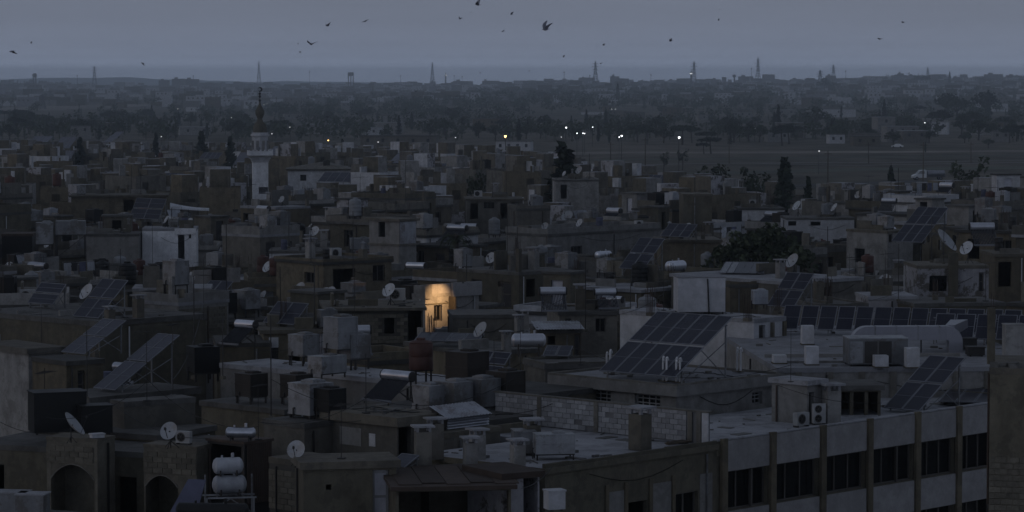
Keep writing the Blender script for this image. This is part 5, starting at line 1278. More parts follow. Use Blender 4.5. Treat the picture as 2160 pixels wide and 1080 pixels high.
def near_town():
    global A1, A2, CH, PROT
    # ---- long school-like block at the lower right: plain wing, then bays with pale spandrels
    A1 = hh(1150, 988, 9.85, 1090, 1512, 47, dep=6.4, m='dark', rm='roofl', fascia='dark', par=0.15, slab=0.08, pm='dark', sides=(1, 0, 0, 0),
            ff=[(0.03, 0.10, 1.9, 3.3, 'void'), (0.47, 0.58, 1.75, 3.3, 'void'), (0.74, 0.885, 1.7, 3.2, 'win')], look=None, label='long low dark plastered wing joining the block with pale bays', name='school_wing', cat='building', group=None, lm='the dark plastered wing')
    wu = A1.wu
    for a, b in ((0.35, 0.455), (0.60, 0.72), (0.895, 0.97)): part_box(A1, 'render_panel', a * wu, -0.03, -3.6, b * wu, -0.003, -1.35 + 0.3 * a, 'light')
    for a in (0.34, 0.45, 0.595, 0.73): part_box(A1, 'rib', a * wu - 0.09, -0.09, -3.6, a * wu + 0.09, -0.034, -0.95, 'tan')
    C2 = A1.C + A1.u * (wu + 0.004); C2.z = 9.6; C2 = Vector((C2.x, C2.y, 9.6))
    L2 = along(Vector((C2.x, C2.y, 10.0)), A1.u, 2185)
    bays = [1522, 1625, 1731, 1830, 1931, 2018, 2098, 2170]; ss = [max(0.16, along(Vector((C2.x, C2.y, 10.0)), A1.u, b)) for b in bays]
    ops = []
    for i in range(len(ss) - 1):
        for fl in (0, 2.9): ops.append((ss[i] + 0.2, ss[i + 1] - 0.2, 0.88 + fl, 2.42 + fl, 'win'))
    A2 = house(C2, 47, L2, 8.0, 9.6, label='long block with pale spandrel panels between dark pillars', name='school_block', cat='building', group=None, m='dark', rm='roofl', fascia='dark', par=0.36, slab=0.05, front=ops, fm='frame', cop=True, sides=(1, 0, 0, 1))
    keep(A2, 3, 0.5); landmark('the block with pale panels', C2 + A1.u * 10)
    for i, s in enumerate(ss[:-1]):
        part_box(A2, 'pillar', s - 0.17, -0.2, -6.5, s + 0.17, -0.052, 0.45, 'tan')
        for z0, z1 in ((-0.86, 0.34), (-3.76, -2.45)): part_box(A2, 'spandrel_panel', s + 0.19, -0.11, z0, ss[i + 1] - 0.19, -0.052, z1, 'cream')
    for i in range(0, len(ss) - 1, 3):
        for q in (0.62,): part_box(A2, 'mullion', ss[i] + (ss[i + 1] - ss[i]) * q - 0.04, -0.0, -2.42, ss[i] + (ss[i + 1] - ss[i]) * q + 0.04, 0.1, -0.88, 'frame')
    # block wall closing the wing's roof
    root = thing('block_wall', None, 'wall', None, (A1.C.x + A1.u.x * (wu - 0.25), A1.C.y + A1.u.y * (wu - 0.25), 9.86), R(47), 'pale block wall with four concrete posts across the roof of the dark wing')
    Lw = 11.6; mb = MB(); mb.box(0, 0.3, 0, 0.18, Lw, 1.21); add('mortar', mb, 'wmortar', root)
    block_courses(root, (0, Lw), (0, 1.3), 0.02, 1.30, 'wblock', seed=4, holes=0.02)
    mb = MB(); mb.box(-0.06, 0.2, 1.21, 0.24, Lw + 0.1, 1.27); add('coping', mb, 'grey', root)
    for y in (0.55, 1.0, 5.9, 9.0): mb = MB(); mb.box(-0.075, y, 0, -0.035, y + 0.22, 1.205); add('post', mb, 'grey', root)
    mb = MB(); mb.box(-0.07, 0.2, 0, -0.002, 0.5, 1.20); add('plaster_end', mb, 'white', root)
    landmark('the pale block wall', root.location + A1.v * 5 + Vector((0, 0, 0.8))); q = [proj(root.location + A1.v * y + Vector((0, 0, 1.5))) for y in (0.3, Lw)]
    PROT.append((q[1][0], q[1][1], q[0][0], q[0][1] + 70, 116))
    cb = A1.C + A1.u * 6.2 + A1.v * 6.42; Ab = house(Vector((cb.x, cb.y, 9.84)), 47, wu - 6.2, 5.8, 9.84, label='rear part of the dark wing roof along the block wall', name='school_wing', cat='building', group=None, m='dark', rm='roofl', par=0); keep(Ab, 1, 0.1)
    # low kerb on the wing's roof
    part_box(Ab, 'roof_kerb', 0.4, 2.2, 0.0, wu - 7.0, 2.35, 0.35, 'dark')
    # ---- house with the great solar array
    CH = hh(1426, 813, 11.0, 1175, 1628, 47, m='light', rm='roofl', par=0.1, slab=0.3, st=0.45, fascia='light', pm='grey', ff=[(0.79, 0.9, 0.7, 1.25, 'bars')], lf=[(0.54, 0.80, 0.5, 1.1, 'bars'), (0.13, 0.34, 0.5, 1.15, 'bars')], fm='wframe',
            label='tan house with deep flat roof carrying the largest solar array', group=None, lm='the largest solar array')
    P = Wz(1425, 799, 11.32); u, v = axes(47)
    arr_px((1425, 797), (1547, 669), 1263, 11.32, 5, 2, clear=0.32, label='largest solar array, ten tall panels in two tiers on the deep roofed house', rowgap=0.12); PROT.append((1262, 655, 1550, 800, 130))
    for px, py, n, lab in ((1406, 806, 4, 'bundle of white vent pipes beside its twin before the largest array'), (1434, 808, 4, 'second bundle of white vent pipes, its bends facing the first'), (1287, 789, 3, 'thin bundle of grey pipes at the far roof corner by the largest array'), (1562, 785, 4, 'bundle of pipes on the roof corner beyond the largest array')):
        p = Wz(px, py, 11.05); o = thing('vent_pipes', None, 'pipes', 'pipe bundles on the deep roofed house', p, R(47), lab)
        for i in range(n):
            x = 0.13 * (i % 2); y = 0.1 * i; mb = MB(); h = 1.0 - 0.06 * (i % 3); mb.tube((x, y, 0), (x, y, h), 0.045, n=7).tube((x, y, h), (x + 0.07, y + 0.03, h + 0.07), 0.045, n=7).tube((x + 0.07, y + 0.03, h + 0.07), (x + 0.16, y + 0.05, h - 0.03), 0.045, n=7); add('pipe', mb, 'pipe', o)
        mb = MB(); mb.box(-0.08, -0.08, 0, 0.25, 0.1 * n + 0.03, 0.06); add('foot', mb, 'conc', o)
    # ---- white house behind, with the big white tank
    D = hh(1590, 673, 12.0, 1308, 1657, 47, m='white', rm='roofl', par=0.0, slab=0.03, ff=[(0.16, 0.36, 0.35, 1.7, 'door')], label='white walled house behind the largest solar array', group=None, lm='the white walled house', up=0.3)
    part_box(D, 'pilaster', D.wu * 0.52, -0.16, -2.6, D.wu * 0.58, -0.004, -0.25, 'conc'); part_box(D, 'pilaster', D.wu * 0.9, -0.1, -2.6, D.wu - 0.02, -0.004, -0.25, 'tan')
    o = box_thing('roof_tank', 1480, 663, 12.0, 2.45, 1.9, 1.75, 'greyw', None, 'water tank', None, 'huge plain white box tank with a black pipe down its front', 4, 0.12, 'roofl'); landmark('the huge white box tank', o.location + Vector((0, 0, 1.2))); PROT.append((1425, 585, 1532, 662, 150))
    mb = MB(); mb.tube((0.3, -0.05, 1.82), (0.38, -0.05, 0.0), 0.035, n=6); add('pipe', mb, 'blackt', o)
    put_px('wcube', 1602, 652, 12.0, 10, 0.72, label='small white cube tank beside the huge white box tank')
    put_px('rebar_tall', 1577, 678, 12.0, 47, 0.85, label='tall rebar bundle at the corner of the white walled house'); put_px('rebar_tall', 1640, 662, 12.0, 47, 0.75, label='rebar bundle beyond the small white cube tank'); put_px('rebar_tall', 1372, 666, 12.0, 47, 0.85, label='rebar bundle standing above the top edge of the largest array')
    # ---- wide pale roof with the air duct
    E_ = hh(1640, 776, 11.0, 1628, 2230, 4, dep=23, m='light', rm='roofl', par=0.0, slab=0.05, label='wide pale flat roof carrying the bent air duct', group=None, lm='the bent air duct', up=2.2, down=1.0)
    for i in range(7): part_box(E_, 'wall_pier', 0.8 + i * 1.45, -0.09, -2.2, 1.1 + i * 1.45, -0.055, -0.2, 'grey')
    part_box(E_, 'roof_step', 0.2, 5.0, 0.0, 9.5, 5.14, 0.16, 'light'); part_box(E_, 'roof_step', 0.2, 2.2, 0.0, 6.5, 2.3, 0.1, 'light')
    def duct():
        p = Wz(1815, 745, 11.0); root = thing('air_duct', None, 'air duct', None, p, R(3), 'grey rectangular air duct bending down at one end over the pale roof'); k = F / p.y
        L = 200 / k; w = 0.42; z0, z1 = 0.62, 1.27
        mb = MB(); mb.box(0.35, 0, z0, L - 0.35, w * 1.6, z1); add('duct_run', mb, 'duct', root)
        for s, x in ((-1, 0.35), (1, L - 0.35)):
            mb = MB(); n = 8; pts = []
            for i in range(n + 1):
                a = math.pi / 2 * i / n; ro = z1 - z0 + 0.12; ri = 0.12
                for r_ in (ro, ri):
                    for y in (0, w * 1.6): mb.v.append((x + s * r_ * math.sin(a), y, z0 - 0.12 + r_ * math.cos(a)))
            for i in range(n):
                b = 4 * i
                for q in ((0, 1, 5, 4), (3, 2, 6, 7), (2, 0, 4, 6), (1, 3, 7, 5)): mb.f.append(tuple(b + t for t in q)); mb.m.append(0)
            add('duct_elbow', mb, 'duct', root)
            mb = MB(); x0, x1 = sorted((x + s * 0.12, x + s * (z1 - z0 + 0.12))); mb.box(x0, 0, 0.0 if s > 0 else 0.28, x1, w * 1.6, z0 - 0.12); add('duct_drop', mb, 'duct', root)
        mb = MB(); mb.v = [(L - 0.3, w * 1.6, z0 + 0.12), (L + 0.15, w * 1.6, z0 + 0.12), (L + 1.35, 3.4, z0 + 0.3), (L + 0.5, 3.4, z0 + 0.3), (L - 0.3, w * 1.6, z1), (L + 0.15, w * 1.6, z1), (L + 1.35, 3.4, z1 + 0.05), (L + 0.5, 3.4, z1 + 0.05)]
        for f in ((4, 5, 6, 7), (0, 1, 5, 4), (1, 2, 6, 5), (2, 3, 7, 6), (3, 0, 4, 7), (3, 2, 1, 0)): mb.f.append(f); mb.m.append(0)
        add('duct_branch', mb, 'duct', root)
        for i in range(4): mb = MB(); x = 0.7 + i * (L - 1.4) / 3; mb.box(x - 0.02, -0.02, z0 - 0.012, x + 0.02, w * 1.6 + 0.02, z1 + 0.02); add('flange', mb, 'galv', root)
        for x in (1.2, L - 1.6): mb = MB(); mb.box(x, 0.1, 0, x + 0.06, 0.16, z0 - 0.012); add('leg', mb, 'steel', root)
    duct()
    o = box_thing('air_handler', 1853, 773, 11.0, 2.7, 1.6, 1.15, 'galv', None, 'air handler', None, 'large dull metal air handling box under the bent duct', 4, 0.1); 
    for i in range(4): mb = MB(); mb.box(-1.3 + 0.66 * i, -0.02, 0.16, -0.72 + 0.66 * i, -0.004, 1.15); add('side_panel', mb, 'steel' if i in (1, 2) else 'galv', o)
    for i, (px, py, w, h, lab) in enumerate(((1705, 728, 0.58, 0.95, 'pale square flue with a dark foot on the wide pale roof'), (1714, 771, 0.58, 0.86, 'pale square flue near the roof edge, lower of the two aligned flues'), (1646, 768, 0.6, 0.4, 'stub of a pale flue beside the white walled house'), (1860, 776, 0.62, 0.55, 'short pale flue in front of the air handling box'), (1926, 777, 0.6, 0.92, 'tall pale flue by the corner of the air handling box'))):
        p = Wz(px, py, 11.0); o = thing('flue', None, 'flue', 'pale flues on the wide roof', p, R(4), lab); mb = MB(); mb.box(-w / 2, 0, 0.06, w / 2, w, h); add('shaft', mb, 'white', o); mb = MB(); mb.box(-w / 2 - 0.03, -0.03, 0, w / 2 + 0.03, w + 0.03, 0.06); add('foot', mb, 'dark', o)
    Pr = Wz(2150, 706, 11.3); solar_array(Pr, 74, 13, 1, along(Pr, axes(74)[1], 1652) / 13 - 0.02, 1.25, 1.12, 0.3, label='long single row of dark solar panels behind the bent air duct', gap=0.12); PROT.append((1655, 640, 2160, 700, 150))
    Pr = Wz(2185, 719, 11.3); solar_array(Pr, 74, 5, 1, along(Pr, axes(74)[1], 1968) / 5 - 0.02, 1.25, 1.12, 0.3, label='second shorter row of dark panels before the long single row', gap=0.12)
    box_thing('roof_wall_block', 2142, 760, 11.0, 0.9, 0.8, 1.55, 'light', None, 'cabinet', None, 'tall white wall block near the dark corner tower', 4, 0.08)  # stands for a piece of white wall, built as a box on feet
    for px, py, w, h in ((2040, 740, 1.0, 0.5), (2060, 752, 0.8, 0.35)): box_thing('machine_crate', px, py, 11.0, w, 0.6, h, 'steel', 'dark machine crate beyond the bent air duct', 'crate', 'machine crates on the pale roof', None, rnd.uniform(-10, 20), 0.06)
    # ---- on the roof of the block with pale panels
    Fh = hh(1703, 803, 11.45, 1628, 1737, 47, m='light', rm='roofl', par=0, slab=0.12, st=0.2, ff=[(0.1, 0.4, 0.5, 1.85, 'void')], label='small pale roof shed with flat slab on the block with pale panels', name='roof_shed', cat='shed', group=None, lm='the pale roof shed', up=0.2)
    put_px('ac2', 1727, 895, 9.62, 20, 0.66, label='two fan air conditioner at the foot of the pale roof shed'); put_px('ac', 1690, 900, 9.62, 40, 0.85, label='single air conditioner box beside the pale roof shed')
    put('chimney_pale', Wz(1753, 892, 9.62), R(20), (1.25, 1.25, 1.25), label='pale chimney with flat cap beside the two fan air conditioner')
    hh(1738, 813, 10.9, 1732, 1858, 4, dep=2.4, m='dark', par=0, slab=0.15, ff=[(0.04, 0.22, 0.3, 1.9, 'void'), (0.27, 0.46, 0.3, 1.9, 'void'), (0.52, 0.72, 0.3, 1.9, 'void'), (0.78, 0.95, 0.3, 1.9, 'void')], label='dark open fronted lean-to on the roof beside the pale chimney', name='lean_to', cat='shed', group=None, up=0.2)
    arr_px((1940, 868), (2037, 756), 1863, 9.75, 2, 2, clear=0.13, label='steep narrow solar array, two panels wide, by the bent air duct', rowgap=0.1); PROT.append((1862, 752, 2040, 870, 127))
    arr_px((2130, 852), (2165, 812), 1978, 9.8, 4, 1, clear=0.2, label='low blue array half hidden behind the steep narrow array', rowgap=0.1, phi=75)
    # ---- dark corner tower at the right edge
    B = hh(2088, 776, 14.0, 2084, 2260, -10, dep=5, wid=3.2, m='dark', rm='conc', par=0.0, slab=0.02, blocksf=(5.2, 3.1), bm='tblock', label='unfinished dark tower with rubble along its top and bare blocks below', name='tower', cat='tower', group=None, lm='the dark corner tower', down=5)
    mb = MB(); rr = random.Random(2)
    for i in range(70): s = rr.uniform(0.05, 0.17); mb.cbox(rr.uniform(0.05, 3.1), rr.uniform(0.0, 0.9), B.h + s * 0.4, s * 1.6, s, s)
    o = add('rubble', mb, 'block', B.root); o['kind'] = 'stuff'
    p = Wz(2093, 770, 14.0); o = thing('concrete_post', None, 'post', None, (p.x, p.y + 0.25, 14.0), R(3), 'bare concrete post rising above the dark corner tower'); mb = MB(); mb.box(-0.1, 0, 0, 0.14, 0.24, 2.0); add('post_shaft', mb, 'dark', o); mb = MB(); mb.tube((0, 0.12, 2.0), (0.02, 0.12, 2.5), 0.012, n=4).tube((0.08, 0.12, 2.0), (0.1, 0.12, 2.4), 0.012, n=4); add('rebar', mb, 'rust', o)
    # ---- middle foreground: grey house with the dark doorway
    G1 = hh(838, 880, 11.0, 690, 925, 47, m='grey', rm='conc', par=0, slab=0.22, st=0.36, ff=[(0.03, 0.33, 0.42, 2.1, 'void')], label='grey house with a tall black doorway below the solar water heater', group=None, lm='the house with the black doorway', down=2.4)
    part_box(G1, 'whitewash_patch', -0.02, 1.2, -1.25, -0.004, 1.55, -0.75, 'white'); part_box(G1, 'whitewash_patch', -0.02, 2.0, -1.3, -0.004, 3.2, -0.6, 'light')
    G2 = hh(930, 914, 10.35, 885, 1055, 47, m='grey', rm='conc', par=0, slab=0.05, label='low grey annex under the corrugated metal hood', group=None)
    def hood():
        p = Wz(945, 908, 10.37); u, v = axes(47); root = thing('metal_hood', None, 'metal hood', None, p, R(47), 'corrugated metal hood with louvred front on the grey annex'); L = 2.35
        mb = MB(); mb.corr((-0.1, -0.06, 0.47), (L + 0.2, 0, 0), (0, 1.0, 0.42), 14, 0.025, (0, -0.3, 0.9)); add('sheet', mb, 'sheet', root)
        for i in range(4): mb = MB(); z = 0.05 + i * 0.105; mb.v = [(0, 0.0, z), (L, 0.0, z), (L, 0.07, z + 0.08), (0, 0.07, z + 0.08), (0, 0.02, z - 0.01), (L, 0.02, z - 0.01), (L, 0.09, z + 0.07), (0, 0.09, z + 0.07)]; mb.f = [(0, 1, 2, 3), (7, 6, 5, 4), (0, 4, 5, 1), (3, 2, 6, 7)]; mb.m = [0] * 4; add('louvre', mb, 'galvl', root)
        mb = MB(); mb.poly([(0, 0.1, 0), (0, 0.9, 0), (0, 0.9, 0.85), (0, 0.0, 0.45)]); mb.poly([(L, 0.1, 0), (L, 0.0, 0.45), (L, 0.9, 0.85), (L, 0.9, 0)]); add('side_sheet', mb, 'steel', root)
    hood()
    G3 = hh(1010, 888, 10.3, 850, 1140, 47, dep=7.5, wid=6.4, m='grey', rm='roof', par=0.0, slab=0.1, label='flat roof crowded with square water tanks above the metal hood', group=None, lm='the row of square tanks', up=1.3)
    for px, py, k, s, lab in ((905, 868, 'gcube_low', 1.0, 'pale galvanised tank at the end of the square tank row by the heater'), (957, 866, 'gcube_low', 1.1, 'second galvanised tank of the square tank row, in its shade'), (1014, 862, 'gcube_low', 1.15, 'dull square tank in the middle of the tank row'), (1066, 858, 'rcube', 1.05, 'dark square tank ending the tank row, next to the black panels')): put_px(k, px, py, 10.31, 47, s, label=lab)
    PR['bigbrown'] = tank_cube_proto(1.3, 1.4, 0.75, 'browng'); LOOKS['bigbrown'] = LOOKS['rcube']; PR['redlegs'] = tank_round_proto(0.52, 1.15, 1.3, 'redt', 0.12, 2); LOOKS['redlegs'] = LOOKS['rround']
    put_px('bigbrown', 985, 846, 10.31, 47, label='large dark brown cube tank on a stand beside the red tank'); put_px('redlegs', 888, 842, 10.31, 20, label='dull red round tank on tall legs with a hose down its side')
    G5 = hh(1127, 832, 10.6, 1050, 1210, 47, dep=6.0, wid=4.0, m='dark', rm='roof', par=0, label='dark roof bearing the black panels next to the brown tank', group=None)
    arr_px((1048, 800), (1080, 745), 975, 10.75, 2, 2, clear=0.15, label='black two by two solar array beside the large brown tank')
    put('heater2', Wz(822, 850, 11.0), R(-43), 0.86, label='shiny solar water heater with bare frame on the doorway house roof'); PROT.append((740, 785, 870, 850, 119))
    G6 = hh(905, 808, 10.9, 465, 960, 47, wid=3.0, m='light', rm='roofl', par=0.0, slab=0.04, label='long pale parapet wall running behind the shiny water heater', group=None, down=1.8, lm='the long pale parapet')
    G7 = hh(642, 893, 10.6, 556, 702, 47, m='grey', rm='roof', par=0, slab=0.04, label='grey house with a stained tank and a leaning dish at its foot', group=None, lm='the stained tank house')
    put_px('gcube_low', 655, 880, 10.6, 47, 1.25, label='stained galvanised tank with streaked side on the grey house'); put_px('bcube', 695, 884, 10.6, 47, 0.8, label='black tank tucked beside the streaked galvanised tank')
    p = Wz(655, 893, 10.6)
    put_px('rcube', 625, 852, 10.03, 47, 0.9); put_px('gcube_wide', 690, 797, 10.9, 47, 0.8, label='flat topped tank standing over the long pale parapet'); put_px('rcube', 530, 850, 10.03, 47, 0.9)
    put_px('gcube', 640, 770, 10.9, 47, 0.9) ; put_px('gcube_tall', 718, 780, 10.9, 40, 1.1, label='tall twin galvanised tank standing behind the long pale parapet'); put_px('gcube', 745, 778, 10.9, 40, 1.0)
    hh(600, 864, 10.03, 425, 665, 47, wid=2.6, m='dark', rm='roof', par=0, slab=0.08, label='dark roof edge holding the brown tank before the long pale parapet', group=None, up=0.2)
    # house front below with the white door
    HF = hh(640, 975, 10.5, 622, 836, 12, m='dark', rm='conc', par=0, slab=0.14, st=0.26, ff=[(0.745, 0.92, 0.36, 2.3, 'wdoor'), (0.24, 0.30, 0.82, 1.02, 'void')], label='dark plastered house with a white door', group=None, lm='the house with the white door')
    hh(636, 972, 10.1, 568, 650, 47, wid=2.0, m='mortar', rm='conc', par=0, slab=0.02, blocksl=(1.9, 0.25), bm='tblock', label='bare block wall house next to the white door house', group=None)
    put_px('dish_small', 627, 985, 10.1, -12, 0.92, label='round satellite dish facing out before the grey house'); 
    DH = hh(836, 1026, 9.95, 826, 1078, 7, dep=5.5, m='dark', rm='rust', par=0, slab=0.2, st=0.14, ff=[(0.02, 0.98, 0.2, 2.6, 'void')], label='low metal roofed shed with a black open front', name='open_shed', cat='shed', group=None, lm='the black open shed', up=0.6)
    for i in range(5): mb = MB(); mb.box(0.1 + i * 0.85, 0.2 + 0.3 * (i % 2), DH.h + 0.004 + 0.012 * (i % 2), 0.92 + i * 0.85, 5.0, DH.h + 0.035 + 0.012 * (i % 2)); add('roof_sheet', mb, 'rust', DH.root, rot=None)
    for px, py, k, s, lab in ((892, 992, 'chimney_tall', 0.95, 'tall slim chimney with flat cap by the black doorway'), (918, 968, 'chimney_tall', 0.9, 'capped chimney just behind the tall slim one'), (992, 990, 'chimney_pale', 0.9, 'stepped pale chimney with a broad cap over the open shed'), (1007, 975, 'chimney_pale', 0.95, 'pale chimney directly behind the stepped pale one'), (1092, 995, 'chimney_pale', 0.9, 'pale chimney with shaded side at the dark wing corner'), (1122, 962, 'chimney', 1.0, 'capped chimney next to the pale box tank')): put_px(k, px, py, 9.75, rnd.uniform(0, 30), s, label=lab)
    hh(905, 1002, 9.72, 860, 1130, 20, dep=2.6, m='dark', rm='roof', par=0, label='low dark roof between the black doorway and the dark wing', group=None, up=0.2)
    arr_px((850, 991), (885, 962), 812, 9.9, 1, 1, clear=0.12, label='single tilted blue panel before the black doorway', mid=False, gm='panell')
    put('gcube_wide', Wz(1168, 968, 9.86), R(8), 0.78, label='pale box tank on a low stand on the dark wing roof'); box_thing('roof_tank', 1108, 962, 9.86, 0.8, 1.0, 0.8, 'galv', None, 'water tank', None, 'grey box tank half hidden by the pale box tank', 8, 0.1)
    hh(1062, 998, 10.2, 1045, 1138, 30, dep=2.6, m='peel', rm='rust', par=0, slab=0.15, ff=[(0.55, 0.95, 0.15, 1.6, 'void')], label='dirty whitewashed hut with a rusty roof at the end of the dark wing', name='hut', cat='hut', group=None, lm='the dirty whitewashed hut', up=0.2)
    put_px('chimney', 1350, 948, 9.87, 47, 1.15, label='lone capped chimney on the dark wing before the block wall'); put_px('planks', 1440, 932, 9.87, 47, 0.8)
    box_thing('white_box', 1175, 1078, 9.2, 0.62, 0.5, 0.62, 'greyw', None, 'box', None, 'white painted box jutting out below the dark wing corner', 20, 0.05)
    # ---- lower left: house with arches
    J0 = hh(442, 962, 9.6, -60, 520, 67, wid=6.0, m='dark', rm='roof', par=0.0, slab=0.03, lf=[(0.3, 0.38, 1.0, 2.4, 'void'), (0.86, 0.92, 0.8, 2.0, 'void')], label='dark house front carrying two arched balconies', group=None, lm='the arched balconies', up=0.4, down=3)
    J1 = hh(205, 926, 10.3, 98, 242, 67, m='tblock', rm='conc', par=0, slab=0.02, st=0.12, blocksl=(0.95, 0.13), bm='tblock', lf=[(0.06, 0.92, 1.0, 3.2, 'void')], label='blockwork balcony with the wider arch', name='balcony', cat='balcony', group='arched balconies', up=0.1)
    arch_part(J1, J1.wv * 0.06, J1.wv * 0.92, 1.0, 1.6, 'tblock')
    J2 = hh(415, 942, 10.1, 303, 441, 67, m='tblock', rm='conc', par=0, slab=0.02, st=0.12, blocksl=(1.1, 0.13), bm='tblock', lf=[(0.36, 0.97, 1.15, 3.2, 'void')], label='blockwork balcony with the narrower arch near the white tanks', name='balcony', cat='balcony', group='arched balconies', up=0.1)
    arch_part(J2, J2.wv * 0.36, J2.wv * 0.97, 1.15, 1.6, 'tblock')
    hh(262, 848, 11.0, 234, 412, 35, m='grey', rm='roof', par=0.0, slab=0.02, label='plain windowless grey box house behind the arched balconies', group=None, lm='the windowless grey box', up=0.2)
    put_px('dish_small', 360, 945, 10.1, -18, 0.95, label='round satellite dish above the narrower arch'); put_px('ac', 388, 937, 10.1, -23, 0.72, label='air conditioner box beside the dish above the narrower arch'); put_px('dish_big', 150, 934, 10.3, 84, 0.72, label='edge on satellite dish on crossed legs above the wider arch')
    box_thing('black_tank', 128, 916, 10.0, 2.1, 1.3, 1.55, 'blackt', None, 'water tank', None, 'big black box tank behind the wider arch', 20, 0.08); box_thing('black_tank', 205, 918, 10.0, 1.25, 1.0, 1.05, 'blackt', None, 'water tank', None, 'smaller black box tank against the windowless grey box', 20, 0.08)
    hh(330, 918, 9.9, 40, 420, 60, dep=6, wid=4, m='dark', rm='roof', par=0, label='low dark roof holding the two black tanks', group=None, up=0.1)
    box_thing('roof_box', 208, 925, 10.3, 0.5, 0.3, 0.12, 'white', None, 'box', None, 'small white box lying on the wider arch balcony', 30, 0.02)
    Ls = hh(515, 932, 10.3, 438, 573, 50, m='steel', rm='rust', par=0, slab=0.06, st=0.1, lf=[(0.08, 0.92, 0.2, 2.2, 'void')], label='dark shack with corrugated side beneath a silver cylinder', name='shack', cat='shack', group=None, lm='the dark shack', up=0.5)
    sheet_on(Ls, 'f', 0.1, Ls.wu - 0.05, 0.12, 2.4, 'rust', 12)
    PR['silver'] = tank_lying_proto(0.2, 1.0, 0.12, 'galvl'); LOOKS['silver'] = LOOKS['wlying']; put_px('silver', 508, 930, 10.31, -8, label='bright silver cylinder lying on the dark shack')
    PR['white1'] = tank_lying_proto(0.3, 0.85, 0.05, 'whitet'); PR['white2'] = tank_lying_proto(0.33, 0.95, 0.05, 'whitet'); LOOKS['white1'] = LOOKS['white2'] = LOOKS['wlying']
    Mh = hh(560, 1140, 8.2, -80, 640, 67, wid=3.4, m='dark', rm='roof', par=0, label='low roof at the bottom edge under the white tanks', group=None, up=0.1)
    p = Wd(484, 1045, 108.0); rk = thing('tank_rack', None, 'rack', None, (p.x, p.y, 8.2), R(10), 'steel rack holding the two white cylinder tanks'); h0 = p.z - 8.2
    for x in (-0.85, 0.85):
        for y in (-0.4, 0.4): mb = MB(); mb.box(x - 0.03, y - 0.03, 0, x + 0.03, y + 0.03, h0 + (0.72 if abs(x) < 1 and y > 0 else 0)); add('leg', mb, 'galv', rk)
    mb = MB(); mb.box(-0.95, -0.43, h0 - 0.06, 0.95, -0.37, h0).box(-0.95, 0.37, h0 - 0.06, 0.95, 0.43, h0).tube((-0.85, -0.4, 0.1), (0, -0.4, h0 - 0.06), 0.025, n=4).tube((0.85, -0.4, 0.1), (0, -0.4, h0 - 0.06), 0.025, n=4); add('rail', mb, 'galv', rk)
    mb = MB(); mb.box(-0.5, -0.3, h0 + 0.0, -0.44, 0.3, h0 + 0.03).box(0.44, -0.3, h0, 0.5, 0.3, h0 + 0.03).box(-0.4, -0.05, h0 + 0.66, -0.34, 0.05, h0 + 0.74).box(0.34, -0.05, h0 + 0.66, 0.4, 0.05, h0 + 0.74); add('cradle', mb, 'galv', rk)
    put('white2', Vector((p.x, p.y, p.z + 0.03)), R(12), label='lower white cylinder tank on the steel rack'); put('white1', Vector((p.x - 0.05, p.y, p.z + 0.74)), R(12), label='upper white cylinder tank stacked on the steel rack'); landmark('the white cylinder tanks', p)
    PR['blackcyl'] = tank_lying_proto(0.23, 2.3, 1.2, 'blackt'); LOOKS['blackcyl'] = ('water_tank', 'long black cylinder', 'water tank', 'water tanks on the roofs'); p2 = Wd(448, 1075, 101.0); put('blackcyl', Vector((p2.x, p2.y, p2.z - 1.43)), R(-6), label='long black cylinder along the bottom edge under the white tanks')
    hh(560, 1160, p2.z - 1.45, 300, 620, 30, dep=4, wid=3, m='dark', rm='roof', par=0, label='roof corner at the very bottom beneath the long black cylinder', group=None, up=0)
    p3 = Wd(398, 1046, 104.0); o = thing('panel_sheet', None, 'sheet', None, (p3.x, p3.y, p3.z - 0.9), R(-12), 'pale blue sheet leaning beside the narrower arch'); mb = MB(); mb.v = [(-0.75, -0.5, 0), (0.35, -0.5, 0), (0.55, 0.25, 1.45), (-0.1, 0.25, 1.45), (-0.75, -0.46, 0), (0.35, -0.46, 0), (0.55, 0.29, 1.45), (-0.1, 0.29, 1.45)]; mb.f = [(0, 1, 2, 3), (7, 6, 5, 4), (0, 3, 7, 4), (1, 5, 6, 2), (3, 2, 6, 7)]; mb.m = [0] * 5; add('sheet', mb, 'btarp', o)
    for px, py, w, lab in ((18, 1092, 1.15, 'grey metal box at the bottom corner below the arches'), (62, 1096, 1.0, 'second grey metal box beside the corner one')): box_thing('metal_box', px, py, 8.9, w, 0.8, 0.75, 'galv', None, 'box', 'metal boxes at the bottom corner', lab, -8, 0.08, 'roofl')
    # ---- left, second rank
    hh(60, 735, 10.8, -40, 131, 40, m='light', rm='conc', par=0.0, slab=0.16, st=0.3, fascia='grey', label='pale house with broad flat eaves at the left edge', group=None, lm='the pale eaves house', up=0.2)
    hh(140, 762, 10.55, 68, 218, 40, m='tan', rm='roof', par=0, slab=0.06, ff=[(0.3, 0.5, 0.5, 1.9, 'door')], label='tan hut below the steep blue array', group=None, up=0.2); 
    arr_px((178, 748), (267, 677), 128, 10.6, 2, 2, clear=0.1, label='steep blue array of four panels above the pale eaves house', gm='panell')
    hh(190, 838, 10.0, 108, 412, 47, m='dark', rm='roof', par=0, slab=0.2, st=0.3, label='dark flat roof carrying the long pale blue array', group=None, lm='the long blue array', up=0.2)
    arr_px((243, 824), (380, 708), 196, 10.12, 2, 2, clear=0.12, label='long pale blue array of four big panels leaning over the dark roof', gm='panell', rowgap=0.1); PROT.append((195, 700, 380, 825, 133))
    put_px('bcube', 428, 803, 10.0, 25, 1.05, label='black square tank beyond the long pale blue array'); put_px('chimney', 232, 690, 10.6, 40, 0.8); put_px('chimney', 292, 670, 10.6, 40, 0.9, label='stub column with flat cap between the blue arrays')
